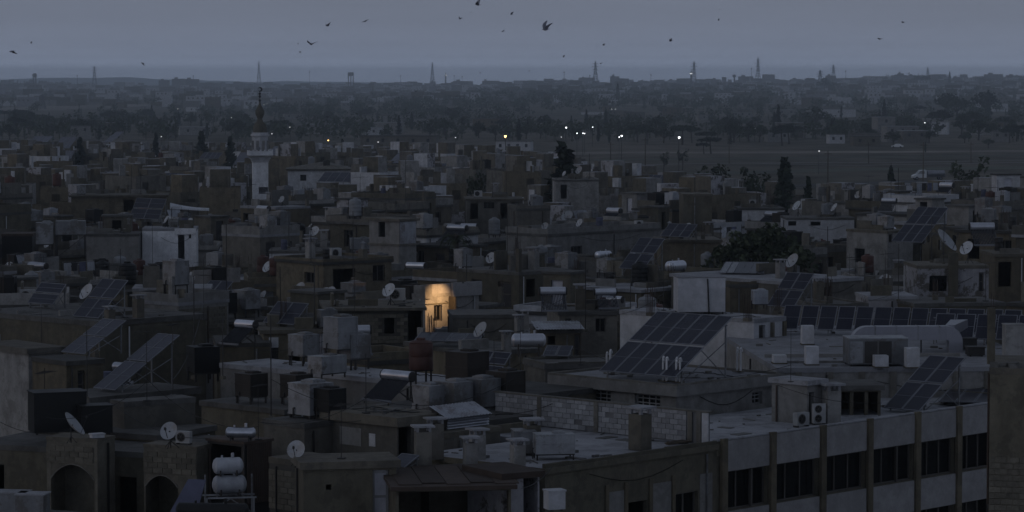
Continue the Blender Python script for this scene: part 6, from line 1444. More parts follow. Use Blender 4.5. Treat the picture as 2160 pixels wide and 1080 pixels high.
    Q = hh(210, 678, 10.5, -60, 434, 47, m='dark', rm='roof', par=0.0, slab=0.05, st=0.3, label='long dark low house under the steep left arrays', group=None, lm='the long dark house', down=1.2)
    arr_px((208, 672), (271, 592), 153, 10.55, 2, 2, clear=0.05, label='steep dark array of four panels on the long dark house'); arr_px((112, 643), (141, 600), 58, 10.8, 1, 2, clear=0.25, label='low dark array with two wide panels near the left edge')
    PROT += [(150, 588, 272, 672, 168), (55, 596, 142, 642, 176)]
    Rh = hh(556, 696, 10.6, 545, 737, 8, dep=5, m='tan', rm='conc', par=0, slab=0.2, st=0.2, ff=[(0.06, 0.17, 0.4, 1.9, 'door'), (0.3, 0.42, 0.25, 1.9, 'void')], label='tan house with pale corrugated panels below the twin panel array', group=None, lm='the corrugated panel house')
    sheet_on(Rh, 'f', Rh.wu * 0.5, Rh.wu * 0.74, 0.24, 2.0, 'sheet', 9); part_box(Rh, 'window_sheet', Rh.wu * 0.06, -0.12, -0.95, Rh.wu * 0.17, -0.08, -0.4, 'white')
    arr_px((620, 686), (652, 641), 554, 10.75, 2, 1, clear=0.15, label='small twin panel array on the corrugated panel house'); PROT.append((553, 636, 652, 690, 160))
    put_px('gcube_low', 690, 692, 10.6, 20, 0.9)
    hh(458, 724, 10.05, 440, 572, 8, dep=5, m='tan', rm='roof', par=0, slab=0.03, label='low tan wall house with an aerial in front', group=None)
    put('heater', Wz(505, 730, 10.05), R(-40), 0.9); put('heater', Wz(750, 752, 10.5), R(8), 1.0, label='pale water heater over two square tanks'); put_px('antenna1', 537, 762, 9.6, 30, 0.8); put_px('antenna1', 748, 700, 10.6, 10, 0.9)
    hh(780, 762, 10.3, 700, 890, 35, m='tan', rm='roof', par=0.4, label='tan parapet house behind the red tank', group=None)
    T = hh(690, 650, 11.0, 672, 892, 6, dep=6, m='mortar', rm='conc', par=0, slab=0.22, st=0.16, ff=[(0.595, 0.70, 0.6, 1.5, 'void'), (0.05, 0.19, 0.95, 1.35, 'void'), (0.845, 0.985, 0.2, 2.1, 'void')], blocksf=(2.05, 0.17), bm='tblock', label='bare blockwork house with one square window beside the lit house', group=None, lm='the blockwork house')
    for H, n in ((A1, 26), (A2, 40), (CH, 18), (D, 12), (E_, 40), (G1, 14), (G3, 16), (G6, 12), (Q, 18), (T, 14)): debris(H, n)
    # ---- the lit house
    U = hh(897, 621, 10.6, 872, 1010, 45, m='light', rm='roof', fascia='light', par=0.55, pm='light', slab=0.02, sides=(0, 1, 0, 1), ff=[(0.16, 0.31, 0.72, 1.75, 'win')], label='house with a wall lit golden by a lamp', group=None, lm='the lit house', down=2.4)
    part_box(U, 'wall_return', U.wu * 0.43, -0.5, -4.0, U.wu * 0.47, -0.004, -0.23, 'tan')
    part_box(U, 'parapet_panel', -0.15, -0.16, -0.28, U.wu * 0.09, -0.022, 0.62, 'light'); part_box(U, 'parapet_panel', U.wu * 0.47, -0.2, -0.25, U.wu + 0.1, -0.022, 0.62, 'cream'); part_box(U, 'upper_wall', U.wu * 0.09 + 0.003, -0.018, 0.0, U.wu * 0.47 - 0.003, 0.12, 0.60, 'cream')
    part_box(U, 'string_course', 0.0, -0.05, -0.66, U.wu * 0.42, -0.003, -0.60, 'dark')
    q = hl(U, U.wu * 0.25, -2.2, 0.75); o = thing('wall_lamp', None, 'lamp', None, q, R(45), 'hooded lamp lighting the golden wall')
    mb = MB(); mb.tube((0, 2.06, 0.0), (0, 0.0, 0.1), 0.016, n=5); add('bracket', mb, 'steel', o); mb = MB(); mb.lathe([(0.02, 0.1), (0.05, 0.08), (0.09, 0.0)], 12, cap=False); add('hood', mb, 'steel', o); mb = MB(); mb.lathe([(0.01, 0.01), (0.03, 0.03), (0.03, 0.07)], 8); add('bulb', mb, 'bulbh', o)
    ld = bpy.data.lights.new('lamp_light', 'SPOT'); ld.energy = 720; ld.color = (1.0, 0.57, 0.24); ld.spot_size = R(74); ld.spot_blend = 1.0; ld.shadow_soft_size = 0.06; lo = bpy.data.objects.new('lamp_light', ld); COL.objects.link(lo); lo.parent = o; lo.location = (0, 0, -0.03); lo.rotation_euler = (R(60), 0, R(7))
    V_ = hh(955, 664, 10.4, 943, 1093, 5, dep=4, m='grey', rm='roof', par=0, slab=0.05, label='plain grey wall house below the lit house', group=None); V_.hand = False
    W_ = hh(1135, 695, 10.3, 1128, 1226, 6, dep=4, m='tan', rm='roof', par=0, ff=[(0.22, 0.40, 0.35, 0.85, 'void'), (0.84, 0.97, 0.3, 1.9, 'door')], label='tan hut with a curved corrugated roof sheet', group=None)
    mb = MB(); mb.corr((-0.15, -0.35, W_.h + 0.03), (W_.wu + 0.3, 0, 0), (0, 2.6, 0.25), 16, 0.02, (0, 0, 1)); add('roof_sheet', mb, 'sheet', W_.root)
    for px, py in ((1095, 705), (1108, 695), (1068, 742)): put_px('chimney_pale', px, py, 10.2, rnd.uniform(0, 30), 0.8)
    arr_px((1008, 722), (1022, 705), 872, 10.6, 4, 1, clear=0.2, phi=75, label='low row of four panels below the lit house'); arr_px((1200, 752), (1209, 731), 1143, 10.6, 2, 1, clear=0.2, phi=78, label='two small panels beside the long grey cylinder')
    put('wlying', Wz(1115, 752, 10.4), R(2), 0.95, label='long grey cylinder tank beside the two small panels')
    hh(990, 742, 10.3, 900, 1140, 30, dep=7, m='tan', rm='roof', par=0.0, label='tan roof under the low row of four panels', group=None)
    hh(1150, 770, 10.45, 1105, 1335, 20, m='grey', rm='roof', par=0.1, label='grey walled roof next to the largest array', group=None)
    hh(1180, 657, 11.0, 1166, 1302, 6, dep=6, m='grey', rm='roof', par=0.0, slab=0.1, ff=[(0.1, 0.2, 0.4, 1.8, 'door'), (0.62, 0.8, 0.4, 1.2, 'win')], label='grey house with a white heater cylinder on its roof', group=None, lm='the white heater house')
    put('heater', Wz(1168, 660, 11.0), R(5), 0.95, label='white cylinder water heater on the grey house by the huge tank'); put('heater', Wz(1280, 654, 11.0), R(10), 0.8)
    # ---- third rank
    Z1 = hh(682, 553, 11.0, 583, 826, 40, m='tan', rm='roof', par=0.2, slab=0.12, ff=[(0.14, 0.46, 0.55, 2.1, 'void'), (0.72, 0.9, 0.4, 1.6, 'win')], lf=[(0.2, 0.4, 0.8, 1.6, 'win')], label='tan house with a deep dark porch between the two towers', group=None, lm='the dark porch house')
    Z2 = hh(842, 462, 13.0, 779, 878, 50, m='light', rm='conc', par=0, slab=0.22, st=0.2, lf=[(0.47, 0.70, 0.3, 1.5, 'void')], label='tall narrow tower house with a pale corrugated side', group=None, lm='the narrow tower house', down=3.4)
    sheet_on(Z2, 'f', 0.05, Z2.wu * 0.95, 0.25, 2.0, 'sheet', 8); part_box(Z2, 'floor_slab', -0.12, -0.12, -2.15, Z2.wu + 0.12, Z2.wv + 0.12, -2.0, 'grey')
    Z3 = hh(300, 482, 11.5, 292, 414, 4, dep=4.5, m='whiteb', rm='roofl', par=0.0, slab=0.02, ff=[(0.66, 0.78, 0.55, 2.62, 'void'), (0.86, 0.905, 0.45, 0.85, 'void')], label='bright white hut with a black doorway', group=None, lm='the white hut', down=2.8)
    part_box(Z3, 'eaves_band', Z3.wu * 0.6, -0.1, -0.5, Z3.wu * 1.0, -0.024, 0.0, 'whiteb')
    p = Wz(322, 552, 9.8); put('antenna2', Vector((p.x, p.y, 9.0)), R(10), 1.0, label='tall comb aerial in front of the white hut')
    hh(182, 493, 11.2, 176, 292, 3, dep=4, m='light', rm='roof', par=0, label='long pale wall next to the white hut', group=None, down=2)
    hh(4, 493, 11.0, 0, 68, 2, dep=3, m='blackt', rm='rust', par=0, label='black shed at the left edge', name='shed', cat='shed', group=None, down=2.2)
    PR['longtank'] = tank_cube_proto(1.5, 1.1, 2.0, 'galv', sx=1.6); LOOKS['longtank'] = LOOKS['gcube_wide']; p = Wz(150, 545, 9.4); put('longtank', p, R(6), label='long galvanised tank raised on thin high legs by the white hut'); p = Wz(95, 545, 9.4); put('gcube_tall', p, R(6), 1.35, label='high legged tank beside the raised long tank')
    # tarpaulin
    p = Wz(390, 452, 10.2); o = thing('tarpaulin', None, 'tarpaulin', None, p, R(5), 'white tarpaulin stretched like a tapering tube above the white hut'); mb = MB(); n = 10; m_ = 8
    for i in range(n + 1):
        s = i / n; L = 4.0; r_ = 0.72 - 0.38 * s - 0.12 * math.sin(math.pi * s)
        for j in range(m_ + 1): a = math.pi * (0.05 + 0.9 * j / m_); mb.v.append((-1.5 + L * s, -math.cos(a) * r_, 0.3 + r_ * math.sin(a) + 0.18 * (1 - s)))
    for i in range(n):
        for j in range(m_): k = i * (m_ + 1) + j; mb.f.append((k, k + m_ + 1, k + m_ + 2, k + 1)); mb.m.append(0)
    add('cloth', mb, 'tarp', o, smooth=True)
    for x in (-1.4, 0.4, 2.3): mb = MB(); mb.tube((x, 0.3, -0.2), (x, 0.3, 0.7), 0.04, n=5); add('prop', mb, 'steel', o)
    arr_px((335, 463), (352, 420), 272, 10.6, 2, 2, clear=0.3, label='dark blue four panel array beside the white tarpaulin')
    hh(150, 412, 11.0, 141, 350, 5, dep=7, m='tan', rm='conc', par=0.0, slab=0.25, ff=[(0.55, 0.66, 0.5, 1.9, 'void')], label='wide tan house with thin sagging eaves above the white hut', group=None)
    hh(568, 529, 10.3, 560, 712, 2, dep=5, m='white', rm='roof', par=0, label='bright white parapet strip near the dark porch house', group=None, down=0.7)
    Z5 = hh(1872, 487, 11.5, 1786, 1926, 40, m='light', rm='conc', par=0, slab=0.05, lf=[(0.55, 0.8, 1.6, 2.8, 'void')], ff=[(0.05, 0.2, 0.3, 1.0, 'win')], label='pale cream house under the raised six panel array', group=None, lm='the cream house', down=3)
    arr_px((1945, 512), (2001, 439), 1880, 11.55, 3, 2, clear=0.1, label='raised six panel array over the cream house'); PROT.append((1880, 436, 2002, 512, 240))
    put_px('dish_big', 1990, 545, 11.3, 62, 1.3, label='largest satellite dish, tilted edge on beside the dark pillar'); put('heater', Wz(2075, 522, 11.3), R(3), 1.25, label='white cylinder water heater beyond the largest dish')
    Z6 = hh(1657, 594, 10.8, 1550, 1818, 40, dep=11, m='grey', rm='roofl', par=0, slab=0.1, ff=[(0.05, 0.14, 0.5, 1.8, 'door'), (0.5, 0.6, 0.5, 1.6, 'win')], label='house with a bright wedge of pale roof', group=None, lm='the bright wedge roof', up=0.5)
    arr_px((1675, 649), (1718, 578), 1617, 10.9, 2, 2, clear=0.6, label='two column array standing before the bright wedge roof'); PROT.append((1615, 574, 1720, 650, 178))
    hh(1730, 645, 10.7, 1640, 1830, 20, m='grey', rm='roof', par=0.1, ff=[(0.1, 0.25, 0.3, 1.6, 'win'), (0.4, 0.55, 0.3, 1.6, 'win')], label='grey house with tall slot windows beside the two column array', group=None)
    hh(1832, 625, 10.4, 1822, 1935, 5, dep=4, m='peel', rm='roofl', par=0, label='peeling white hut below the cream house', group=None)
    Z7 = hh(1935, 560, 11.2, 1925, 2086, 3, dep=5, m='peel', rm='conc', par=0, slab=0.04, ff=[(0.17, 0.42, 0.72, 1.8, 'void'), (0.86, 0.93, 0.5, 1.8, 'door')], label='wall of peeling whitewash with a square black opening', group=None, lm='the peeling wall')
    part_box(Z7, 'pillar', Z7.wu * 0.43, -0.3, -2.2, Z7.wu * 0.56, -0.05, 0.9, 'dark')
    hh(2100, 535, 11.5, 2094, 2220, 3, dep=5, m='tan', rm='conc', par=0, slab=0.1, ff=[(0.05, 0.28, 0.6, 2.4, 'void')], label='tan house with a tall dark doorway at the right edge', group=None)
    hh(1930, 640, 10.2, 1900, 2120, 10, dep=5, m='dark', rm='roof', par=0, label='dark low house below the peeling wall', group=None)
    arr_px((1610, 577), (1622, 554), 1516, 10.9, 6, 1, clear=0.3, phi=80, label='short row of six panels at the foot of the big tree'); 
    hh(1540, 600, 10.5, 1400, 1600, 10, dep=6, m='tan', rm='roof', par=0.2, label='tan roof below the row of six panels', group=None)
    arr_px((1358, 569), (1403, 504), 1305, 10.9, 2, 2, clear=0.5, label='four panel array standing before the pale sagging banner wall'); arr_px((1452, 501), (1472, 474), 1392, 11.4, 3, 1, clear=0.3, label='three panel array beneath the windowless dark tower'); PROT += [(1305, 500, 1403, 570, 208), (1392, 470, 1472, 502, 238)]
    hh(1395, 506, 11.1, 1386, 1520, 4, dep=5, m='tan', rm='conc', par=0, slab=0.15, label='tan house under the three panel array', group=None, down=2)
    hh(1660, 459, 10.5, 1652, 1802, 2, dep=5, m='white', rm='roof', par=0, ff=[(0.02, 0.14, 0.35, 0.8, 'void'), (0.35, 0.5, 0.4, 0.8, 'void')], label='long low white house beyond the big tree', group=None, down=1.2, lm='the long white house')
    hh(1560, 439, 10.2, 1552, 1655, 2, dep=5, m='white', rm='roof', par=0, label='white walled roof just behind the big tree', group=None, down=0.8)
    hh(1442, 409, 13.0, 1438, 1502, 3, dep=4, m='dark', rm='conc', par=0, label='windowless dark tower beside the big tree', group=None, lm='the windowless dark tower', down=3.2, name='tower', cat='tower')
    Z11 = hh(1155, 494, 10.5, 1146, 1392, 47, dep=5, m='light', rm='roof', par=0.5, ff=[(0.2, 0.3, 1.2, 2.0, 'win')], label='long pale wall house rising to the side of the three panel array', group=None, lm='the long pale wall', down=1.6)
    hh(1172, 379, 12.0, 1166, 1263, 4, dep=5, m='light', rm='roof', par=0.1, ff=[(0.12, 0.26, 0.6, 2.3, 'void')], label='white house with a dark doorway under the dense round topped tree', group=None, lm='the white doorway house', down=2.4)
    Z13 = hh(607, 357, 9.5, 602, 737, 3, dep=8, m='white', rm='conc', par=0, slab=0.3, ff=[(0.2, 0.3, 0.9, 1.9, 'win'), (0.6, 0.72, 0.6, 1.8, 'win')], label='white house with a shallow pitched roof near the minaret', group=None, lm='the pitched roof house', down=1.6)
    mb = MB(); w = Z13.wu; h = Z13.h; mb.v = [(-0.4, -0.4, h + 0.02), (w + 0.4, -0.4, h + 0.02), (w + 0.4, 8.4, h + 0.02), (-0.4, 8.4, h + 0.02), (w * 0.5, 1.5, h + 1.1), (w * 0.62, 6, h + 1.1)]; mb.f = [(0, 1, 4), (1, 2, 5, 4), (2, 3, 5), (3, 0, 4, 5)]; mb.m = [0] * 4; add('pitched_roof', mb, 'grey', Z13.root)
    hh(985, 419, 11.3, 978, 1102, 3, dep=6, m='grey', rm='conc', par=0, slab=0.15, ff=[(0.06, 0.2, 0.5, 2.2, 'void'), (0.3, 0.5, 0.4, 1.1, 'bars'), (0.6, 0.72, 0.5, 2.2, 'void'), (0.8, 0.95, 0.4, 1.8, 'win')], label='grey house with a row of dark openings beyond the palm', group=None, lm='the dark openings house', down=2)
    hh(1090, 440, 10.8, 1080, 1160, 10, dep=5, m='grey', rm='roof', par=0.3, label='small grey house next to the dark openings house', group=None)
    for (x0, y0, z0), (x1, y1, z1), sg in (((1045, 870, 11.0), (1215, 822, 11.2), .35), ((1100, 1030, 10.3), (1165, 985, 10.6), .15), ((1640, 812, 11.3), (1860, 850, 10.6), .25), ((440, 925, 10.6), (235, 850, 11.0), .4), ((520, 735, 11.2), (745, 690, 11.4), .5), ((655, 440, 13.5), (745, 500, 11.8), .1), ((640, 880, 10.9), (838, 862, 11.2), .35), ((60, 745, 10.9), (190, 700, 11.2), .3), ((900, 700, 11.0), (1135, 690, 10.8), .6), ((1250, 560, 11.8), (1430, 590, 12.5), .5), ((1700, 640, 11.4), (1935, 600, 11.2), .5), ((300, 540, 11.5), (180, 600, 11.2), .4), ((760, 470, 13), (568, 530, 10.8), .5), ((95, 880, 11.6), (310, 805, 12.9), .5), ((310, 800, 12.9), (545, 900, 11.4), .6), ((545, 890, 11.5), (772, 840, 12.2), .4), ((772, 838, 12.3), (1098, 790, 12.4), .7), ((365, 800, 11.6), (430, 640, 12.2), .6), ((1225, 735, 11.8), (1668, 770, 12.6), .9), ((572, 800, 12.4), (905, 860, 11.3), .6), ((0, 890, 11), (150, 905, 10.6), .3), ((1400, 620, 13), (1235, 660, 12.5), .5)):
        cable(Wz(x0, y0, z0), Wz(x1, y1, z1), sg)
    # ---- far arrays that read as pale slabs
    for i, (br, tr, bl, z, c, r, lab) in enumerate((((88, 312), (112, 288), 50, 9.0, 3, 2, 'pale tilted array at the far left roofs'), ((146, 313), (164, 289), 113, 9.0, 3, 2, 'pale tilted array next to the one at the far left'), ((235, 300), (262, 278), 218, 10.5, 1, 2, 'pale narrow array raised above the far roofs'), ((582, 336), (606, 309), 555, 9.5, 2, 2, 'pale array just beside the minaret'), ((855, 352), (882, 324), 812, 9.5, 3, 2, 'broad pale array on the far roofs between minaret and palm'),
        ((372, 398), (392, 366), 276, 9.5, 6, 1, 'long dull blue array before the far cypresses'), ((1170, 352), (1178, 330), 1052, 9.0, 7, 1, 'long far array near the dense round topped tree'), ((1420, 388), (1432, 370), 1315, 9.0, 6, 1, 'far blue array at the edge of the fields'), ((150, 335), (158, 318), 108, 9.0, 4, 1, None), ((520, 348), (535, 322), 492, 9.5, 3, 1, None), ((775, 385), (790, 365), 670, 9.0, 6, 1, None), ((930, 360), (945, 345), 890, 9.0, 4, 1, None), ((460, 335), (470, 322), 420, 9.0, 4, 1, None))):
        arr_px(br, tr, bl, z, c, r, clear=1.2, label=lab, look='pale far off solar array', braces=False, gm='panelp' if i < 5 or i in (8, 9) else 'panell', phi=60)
    for px, py, z in ((656, 560, 11.0), (572, 885, 10.03), (184, 842, 10.0), (410, 800, 10.0), (1235, 700, 10.45), (1330, 690, 10.5), (1895, 635, 10.2), (1070, 600, 10.4), (478, 640, 10.5), (255, 640, 10.5), (745, 590, 11.0), (1745, 640, 10.7)): put_px('pole_tall', px, py, z, rnd.uniform(0, 90), rnd.uniform(0.7, 1.1))
    for k, px, py, z, s in (('antenna0', 95, 912, 9.9, 1), ('antenna2', 310, 846, 11.0, 0.8), ('antenna1', 545, 928, 10.3, 0.7), ('antenna0', 772, 872, 11.0, 0.9), ('antenna3', 1098, 842, 10.6, 0.7), ('antenna2', 1668, 806, 11.45, 0.6), ('antenna0', 720, 968, 10.5, 0.8), ('antenna1', 1225, 770, 10.55, 0.7), ('antenna2', 365, 835, 10.0, 0.9), ('antenna3', 430, 675, 10.5, 0.8), ('pole_tall', 1042, 850, 10.31, 0.6), ('pole', 470, 800, 10.9, 0.9), ('antenna1', 1400, 655, 12.0, 0.7)): put_px(k, px, py, z, rnd.uniform(0, 90), s)
    # trees between the houses
    tree_d('spreading', 1608, 456, 236, wide=1.15, label='big dark spreading tree among the roofs'); landmark('the big tree', Wd(1608, 505, 236)); PROT.append((1510, 462, 1705, 550, 236))
    for k, px, yt, d, w, lab in (('conifer', 1655, 334, 430, 0.72, 'dark pointed conifer beyond the long white house'), ('cypress', 1187, 314, 372, 1.25, 'dense round topped tree above the white doorway house'), ('conifer', 425, 277, 770, 0.9, 'broad dark conifer on the far roofs beside the minaret'), ('cypress', 328, 283, 790, 0.85, 'slim cypress leaning between far roofs and conifer'), ('conifer', 486, 288, 700, 0.7, None), ('conifer', 168, 290, 690, 0.75, None), ('broad', 1003, 366, 420, 0.5, None), ('broad', 1090, 385, 400, 0.5, None), ('conifer', 1705, 374, 430, 0.5, None), ('bare', 1490, 350, 470, 0.5, None), ('bare', 1545, 345, 460, 0.6, None), ('broad', 1585, 372, 440, 0.5, None), ('cypress', 1880, 356, 470, 0.8, None), ('bare', 2050, 332, 480, 0.6, None), ('broad', 2142, 355, 470, 0.6, None), ('broad', 1735, 415, 430, 0.6, None), ('broad', 1790, 425, 420, 0.55, None), ('broad', 2110, 372, 500, 0.7, None), ('bare', 1620, 360, 450, 0.6, None), ('cypress', 722, 296, 760, 0.8, None), ('broad', 395, 345, 600, 0.4, None), ('broad', 655, 300, 800, 0.4, None), ('conifer', 1187, 340, 372, 0.3, None)):
        tree_d(k, px, yt, d, wide=w * (1.7 if k in ('conifer', 'bare') else 1.25), label=lab, group='trees among the houses')
    PROT += [(1625, 334, 1685, 412, 430), (1165, 314, 1208, 376, 372), (405, 277, 445, 312, 770), (318, 283, 338, 315, 790), (150, 290, 186, 340, 690), (470, 288, 500, 335, 700), (985, 372, 1020, 400, 420)]
    for px, lm in ((1655, 'the pointed conifer'), (1187, 'the dense round topped tree'), (425, 'the broad conifer')): landmark(lm, Wd(px, {1655: 375, 1187: 345, 425: 293}[px], {1655: 430, 1187: 372, 425: 770}[px]))
    palm()
# ------------------------------------------------------------------ filling the rest of the town
def corners(C, u, v, wu, wv): return [(C.x, C.y), (C.x + u.x * wu, C.y + u.y * wu), (C.x + u.x * wu + v.x * wv, C.y + u.y * wu + v.y * wv), (C.x + v.x * wv, C.y + v.y * wv)]
def overlap(P, Q):
    for A in (P, Q):
        for i in range(2):
            ax = (A[i + 1][0] - A[i][0], A[i + 1][1] - A[i][1]); p = [q[0] * ax[0] + q[1] * ax[1] for q in P]; r_ = [q[0] * ax[0] + q[1] * ax[1] for q in Q]
            if max(p) <= min(r_) + 1e-3 or max(r_) <= min(p) + 1e-3: return False
    return True
FAR = [(0, 830), (300, 820), (560, 800), (700, 720), (1000, 640), (1200, 560), (1350, 500), (1480, 450), (1800, 430), (2160, 470)]
YL = [(0, 306), (1000, 314), (1180, 338), (1350, 366), (1500, 394), (1800, 408), (2160, 396)]
def lerp_tab(T, px):
    if px <= T[0][0]: return T[0][1]
    for (a, b), (c, d) in zip(T, T[1:]):
        if px <= c: return b + (d - b) * (px - a) / (c - a)
    return T[-1][1]
def far_limit(px):
    if px <= 0: return 830
    for (a, b), (c, d) in zip(FAR, FAR[1:]):
        if px <= c: return b + (d - b) * (px - a) / (c - a)
    return 470
def roof_things(H, n, rr, tall=True, kinds=None, zmax=None):
    """scatter tanks, heaters, dishes and the rest over a roof without letting two touch"""
    far = H.C.y > 430
    taken = [(a, b, c, d) for a, b, c, d in getattr(H, 'taken', [])]
    K = kinds or ['gcube', 'gcube', 'gcube_low', 'gcube_wide', 'rcube', 'bcube', 'wcube', 'wround', 'rround', 'bround', 'wlying', 'gcube', 'rcube', 'bcube', 'pole_tall', 'antenna2', 'heater', 'heater', 'heater2', 'dish', 'dish', 'dish', 'dish_big', 'dish_small', 'antenna0', 'antenna1', 'antenna2', 'pole', 'chimney', 'chimney', 'chimney_pale', 'chimney_pipe', 'rebar', 'rebar', 'rebar_tall', 'ac', 'barrel', 'barrelb', 'planks', 'sheet', 'line', 'gcube_tall', 'array']
    if far: K = ['gcube', 'gcube_tall', 'gcube_wide', 'rcube', 'wround', 'wcube', 'bcube', 'rround', 'heater', 'heater2', 'heater2', 'dish_big', 'antenna2', 'antenna3', 'chimney_pale', 'array', 'array', 'rebar_tall', 'pole_tall', 'sheet']
    for _ in range(n * 4):
        if n <= 0: break
        k = rr.choice(K); s = {'gcube_wide': 1.1, 'heater': 1.1, 'heater2': 1.2, 'wlying': 1.1, 'line': 1.8, 'planks': 1.2, 'array': 1.9, 'sheet': 1.1, 'dish_big': 0.8}.get(k, 0.7)
        if 2 * s + 0.4 > min(H.wu, H.wv): continue
        if zmax is not None and k in ('antenna2', 'antenna3', 'pole_tall', 'array', 'gcube_tall', 'antenna1'): continue
        x = rr.uniform(s + 0.2, H.wu - s - 0.2); y = rr.uniform(s + 0.2, H.wv - s - 0.2)
        if any(abs(x - a) < s + c and abs(y - b) < s + d for a, b, c, d in taken): continue
        taken.append((x, y, s, s)); n -= 1; p = hl(H, x, y)
        if k == 'array':
            P = hl(H, x - 1.3, y - 1.3, 0.35); c = rr.choice([2, 2, 3]); solar_array(P, H.phi + rr.choice([0, 0, 10]), c, 1 if far else rr.choice([1, 2]), 0.95, 2.0, 1.3, 0.35, look='%s panel wide solar array' % ('two' if c == 2 else 'three'), braces=not far, gm=rr.choice(['panel', 'panel', 'panell']))
            continue
        if k.startswith('heater'): rz = R(H.phi - 90 + rr.uniform(-12, 12)) if H.phi > 25 else R(-45 + rr.uniform(-10, 10))
        elif k.startswith('dish'): rz = R(-50 + rr.uniform(-25, 25))
        else: rz = R(H.phi + rr.uniform(-8, 8))
        put(k, p, rz, rr.uniform(0.9, 1.15))
def fill_town():
    rr = random.Random(99)
    foot = [corners(H.C, H.u, H.v, H.wu, H.wv) for H in HOUSES]
    for H in HOUSES[:]:
        H.fp = corners(H.C, H.u, H.v, H.wu, H.wv)
    n_house = sum(1 for o in REG if o[0].get('category') == 'house'); JO = MB(); JM = ['tan', 'grey', 'dark', 'light', 'conc', 'peel', 'white', 'roof', 'roofl', 'glass']
    made = 0; th = R(46); ug = (math.cos(th), math.sin(th)); vg = (-math.sin(th), math.cos(th)); cells = []
    d = 136.0
    while d < 835:
        step = 5.0 if d < 260 else (5.7 if d < 420 else 6.6)
        lat = step * 1.25; half = 0.176 * d + 6; x = -half + rr.uniform(0, lat)
        while x < half: cells.append((d + rr.uniform(-0.4, 0.4) * step, x + rr.uniform(-0.25, 0.25) * lat, step)); x += lat * rr.uniform(0.85, 1.35)
        d += step * 0.8
    cells.sort()
    ms = ['tan', 'tan', 'tan', 'grey', 'grey', 'dark', 'dark', 'dark', 'conc', 'conc', 'light', 'light', 'peel', 'white']
    for d, x, st in cells:
        px = CX + F * x / d
        if d > far_limit(px): continue
        ph = rr.choice([47, 47, 45, 50, 40, 4, 8, 62])
        wu = st * rr.uniform(0.7, 1.25); wv = st * rr.uniform(0.7, 1.2); u, v = axes(ph)
        for z in (rr.choice([9.2, 9.8, 10.3, 10.8, 11.3, 12.0]) - (0.8 if d > 420 else 0) - (1.2 if d > 560 else 0), rr.uniform(8.6, 9.6), rr.uniform(7.2, 8.4)):
            z = min(z, CAMZ - d * (lerp_tab(YL, px) - YH) / F - 0.9)
            if z < 2.6: break
            C = Vector((x, d, z)); fp = corners(C, u, v, wu, wv)
            if any(overlap(fp, q) for q in foot): break
            hutw = rr.random() < (0.4 if d < 420 else 0.3) and wu > 3.9 and wv > 3.9 and n_house < 300
            pts = [proj((a, b, z + dz)) for a, b in fp[:2] + fp[3:] for dz in (2.5 if hutw or n_house >= 300 else 0.9,)]; x0, x1 = min(p[0] for p in pts), max(p[0] for p in pts); y0 = min(p[1] for p in pts)
            if x1 < -40 or x0 > 2200: break
            if any(q[4] > d and x1 > q[0] and x0 < q[2] and y0 < q[3] - 4 for q in PROT): continue
            m = rr.choice(ms); k = rr.random()
            if n_house >= 300:
                for mm in [m]:
                    q = JO; k0 = len(q.v); mi = JM.index(m); h0 = len(q.v)
                    for i_ in range(4):
                        a, b = fp[i_], fp[(i_ + 1) % 4]; q.quad((a[0], a[1], -0.5), (b[0], b[1], -0.5), (b[0], b[1], z), (a[0], a[1], z), mi)
                    q.quad(*[(a[0], a[1], z - 0.35) for a in fp], JM.index('roof'))
                    if rr.random() < 0.6:
                        hx, hy = 0.25 * wu, 0.3 * wv; b_ = [(C + u * (hx + i * 2.3) + v * (hy + j * 2.3)) for i, j in ((0, 0), (1, 0), (1, 1), (0, 1))]
                        for i_ in range(4): q.quad((b_[i_].x, b_[i_].y, z - 0.35), (b_[(i_ + 1) % 4].x, b_[(i_ + 1) % 4].y, z - 0.35), (b_[(i_ + 1) % 4].x, b_[(i_ + 1) % 4].y, z + 2.0), (b_[i_].x, b_[i_].y, z + 2.0), JM.index(rr.choice(ms)))
                        q.quad(*[(a.x, a.y, z + 2.0) for a in b_], JM.index('roofl'))
                    for _c in range(rr.randint(2, 5)):
                        b0 = C + u * rr.uniform(0, wu * 0.8) + v * rr.uniform(0, wv * 0.8); hh_ = rr.uniform(0.4, 1.7); w0, w1 = rr.choice([(0.9, 0.2), (0.25, 0.25), (1.6, 0.2), (0.9, 0.9), (0.2, 1.4)]); bb = [b0, b0 + u * w0, b0 + u * w0 + v * w1, b0 + v * w1]; mj = JM.index(rr.choice(['conc', 'grey', 'light', 'dark', 'white', 'tan']))
                        for i_ in range(4): q.quad((bb[i_].x, bb[i_].y, z - 0.35), (bb[(i_ + 1) % 4].x, bb[(i_ + 1) % 4].y, z - 0.35), (bb[(i_ + 1) % 4].x, bb[(i_ + 1) % 4].y, z + hh_), (bb[i_].x, bb[i_].y, z + hh_), mj)
                        q.quad(*[(a.x, a.y, z + hh_) for a in bb], mj)
                    for s0 in (0.2, 0.6):
                        if rr.random() < 0.6:
                            e = C + u * (wu * s0) - v * 0.03; g = C + u * (wu * s0 + 1.0) - v * 0.03; q.quad((e.x, e.y, z - 1.9), (g.x, g.y, z - 1.9), (g.x, g.y, z - 0.8), (e.x, e.y, z - 0.8), JM.index('glass'))
                foot.append(fp); HH = House(); HH.C = C; HH.u = u; HH.v = v; HH.wu = wu; HH.wv = wv; HH.z = z - 0.35; HH.phi = ph; HH.taken = [(0.25 * wu + 1.15, 0.3 * wv + 1.15, 1.3, 1.3)]
                roof_things(HH, rr.choice([0, 0, 1, 2]), rr, zmax=1)
                break
            ops = []; opl = []
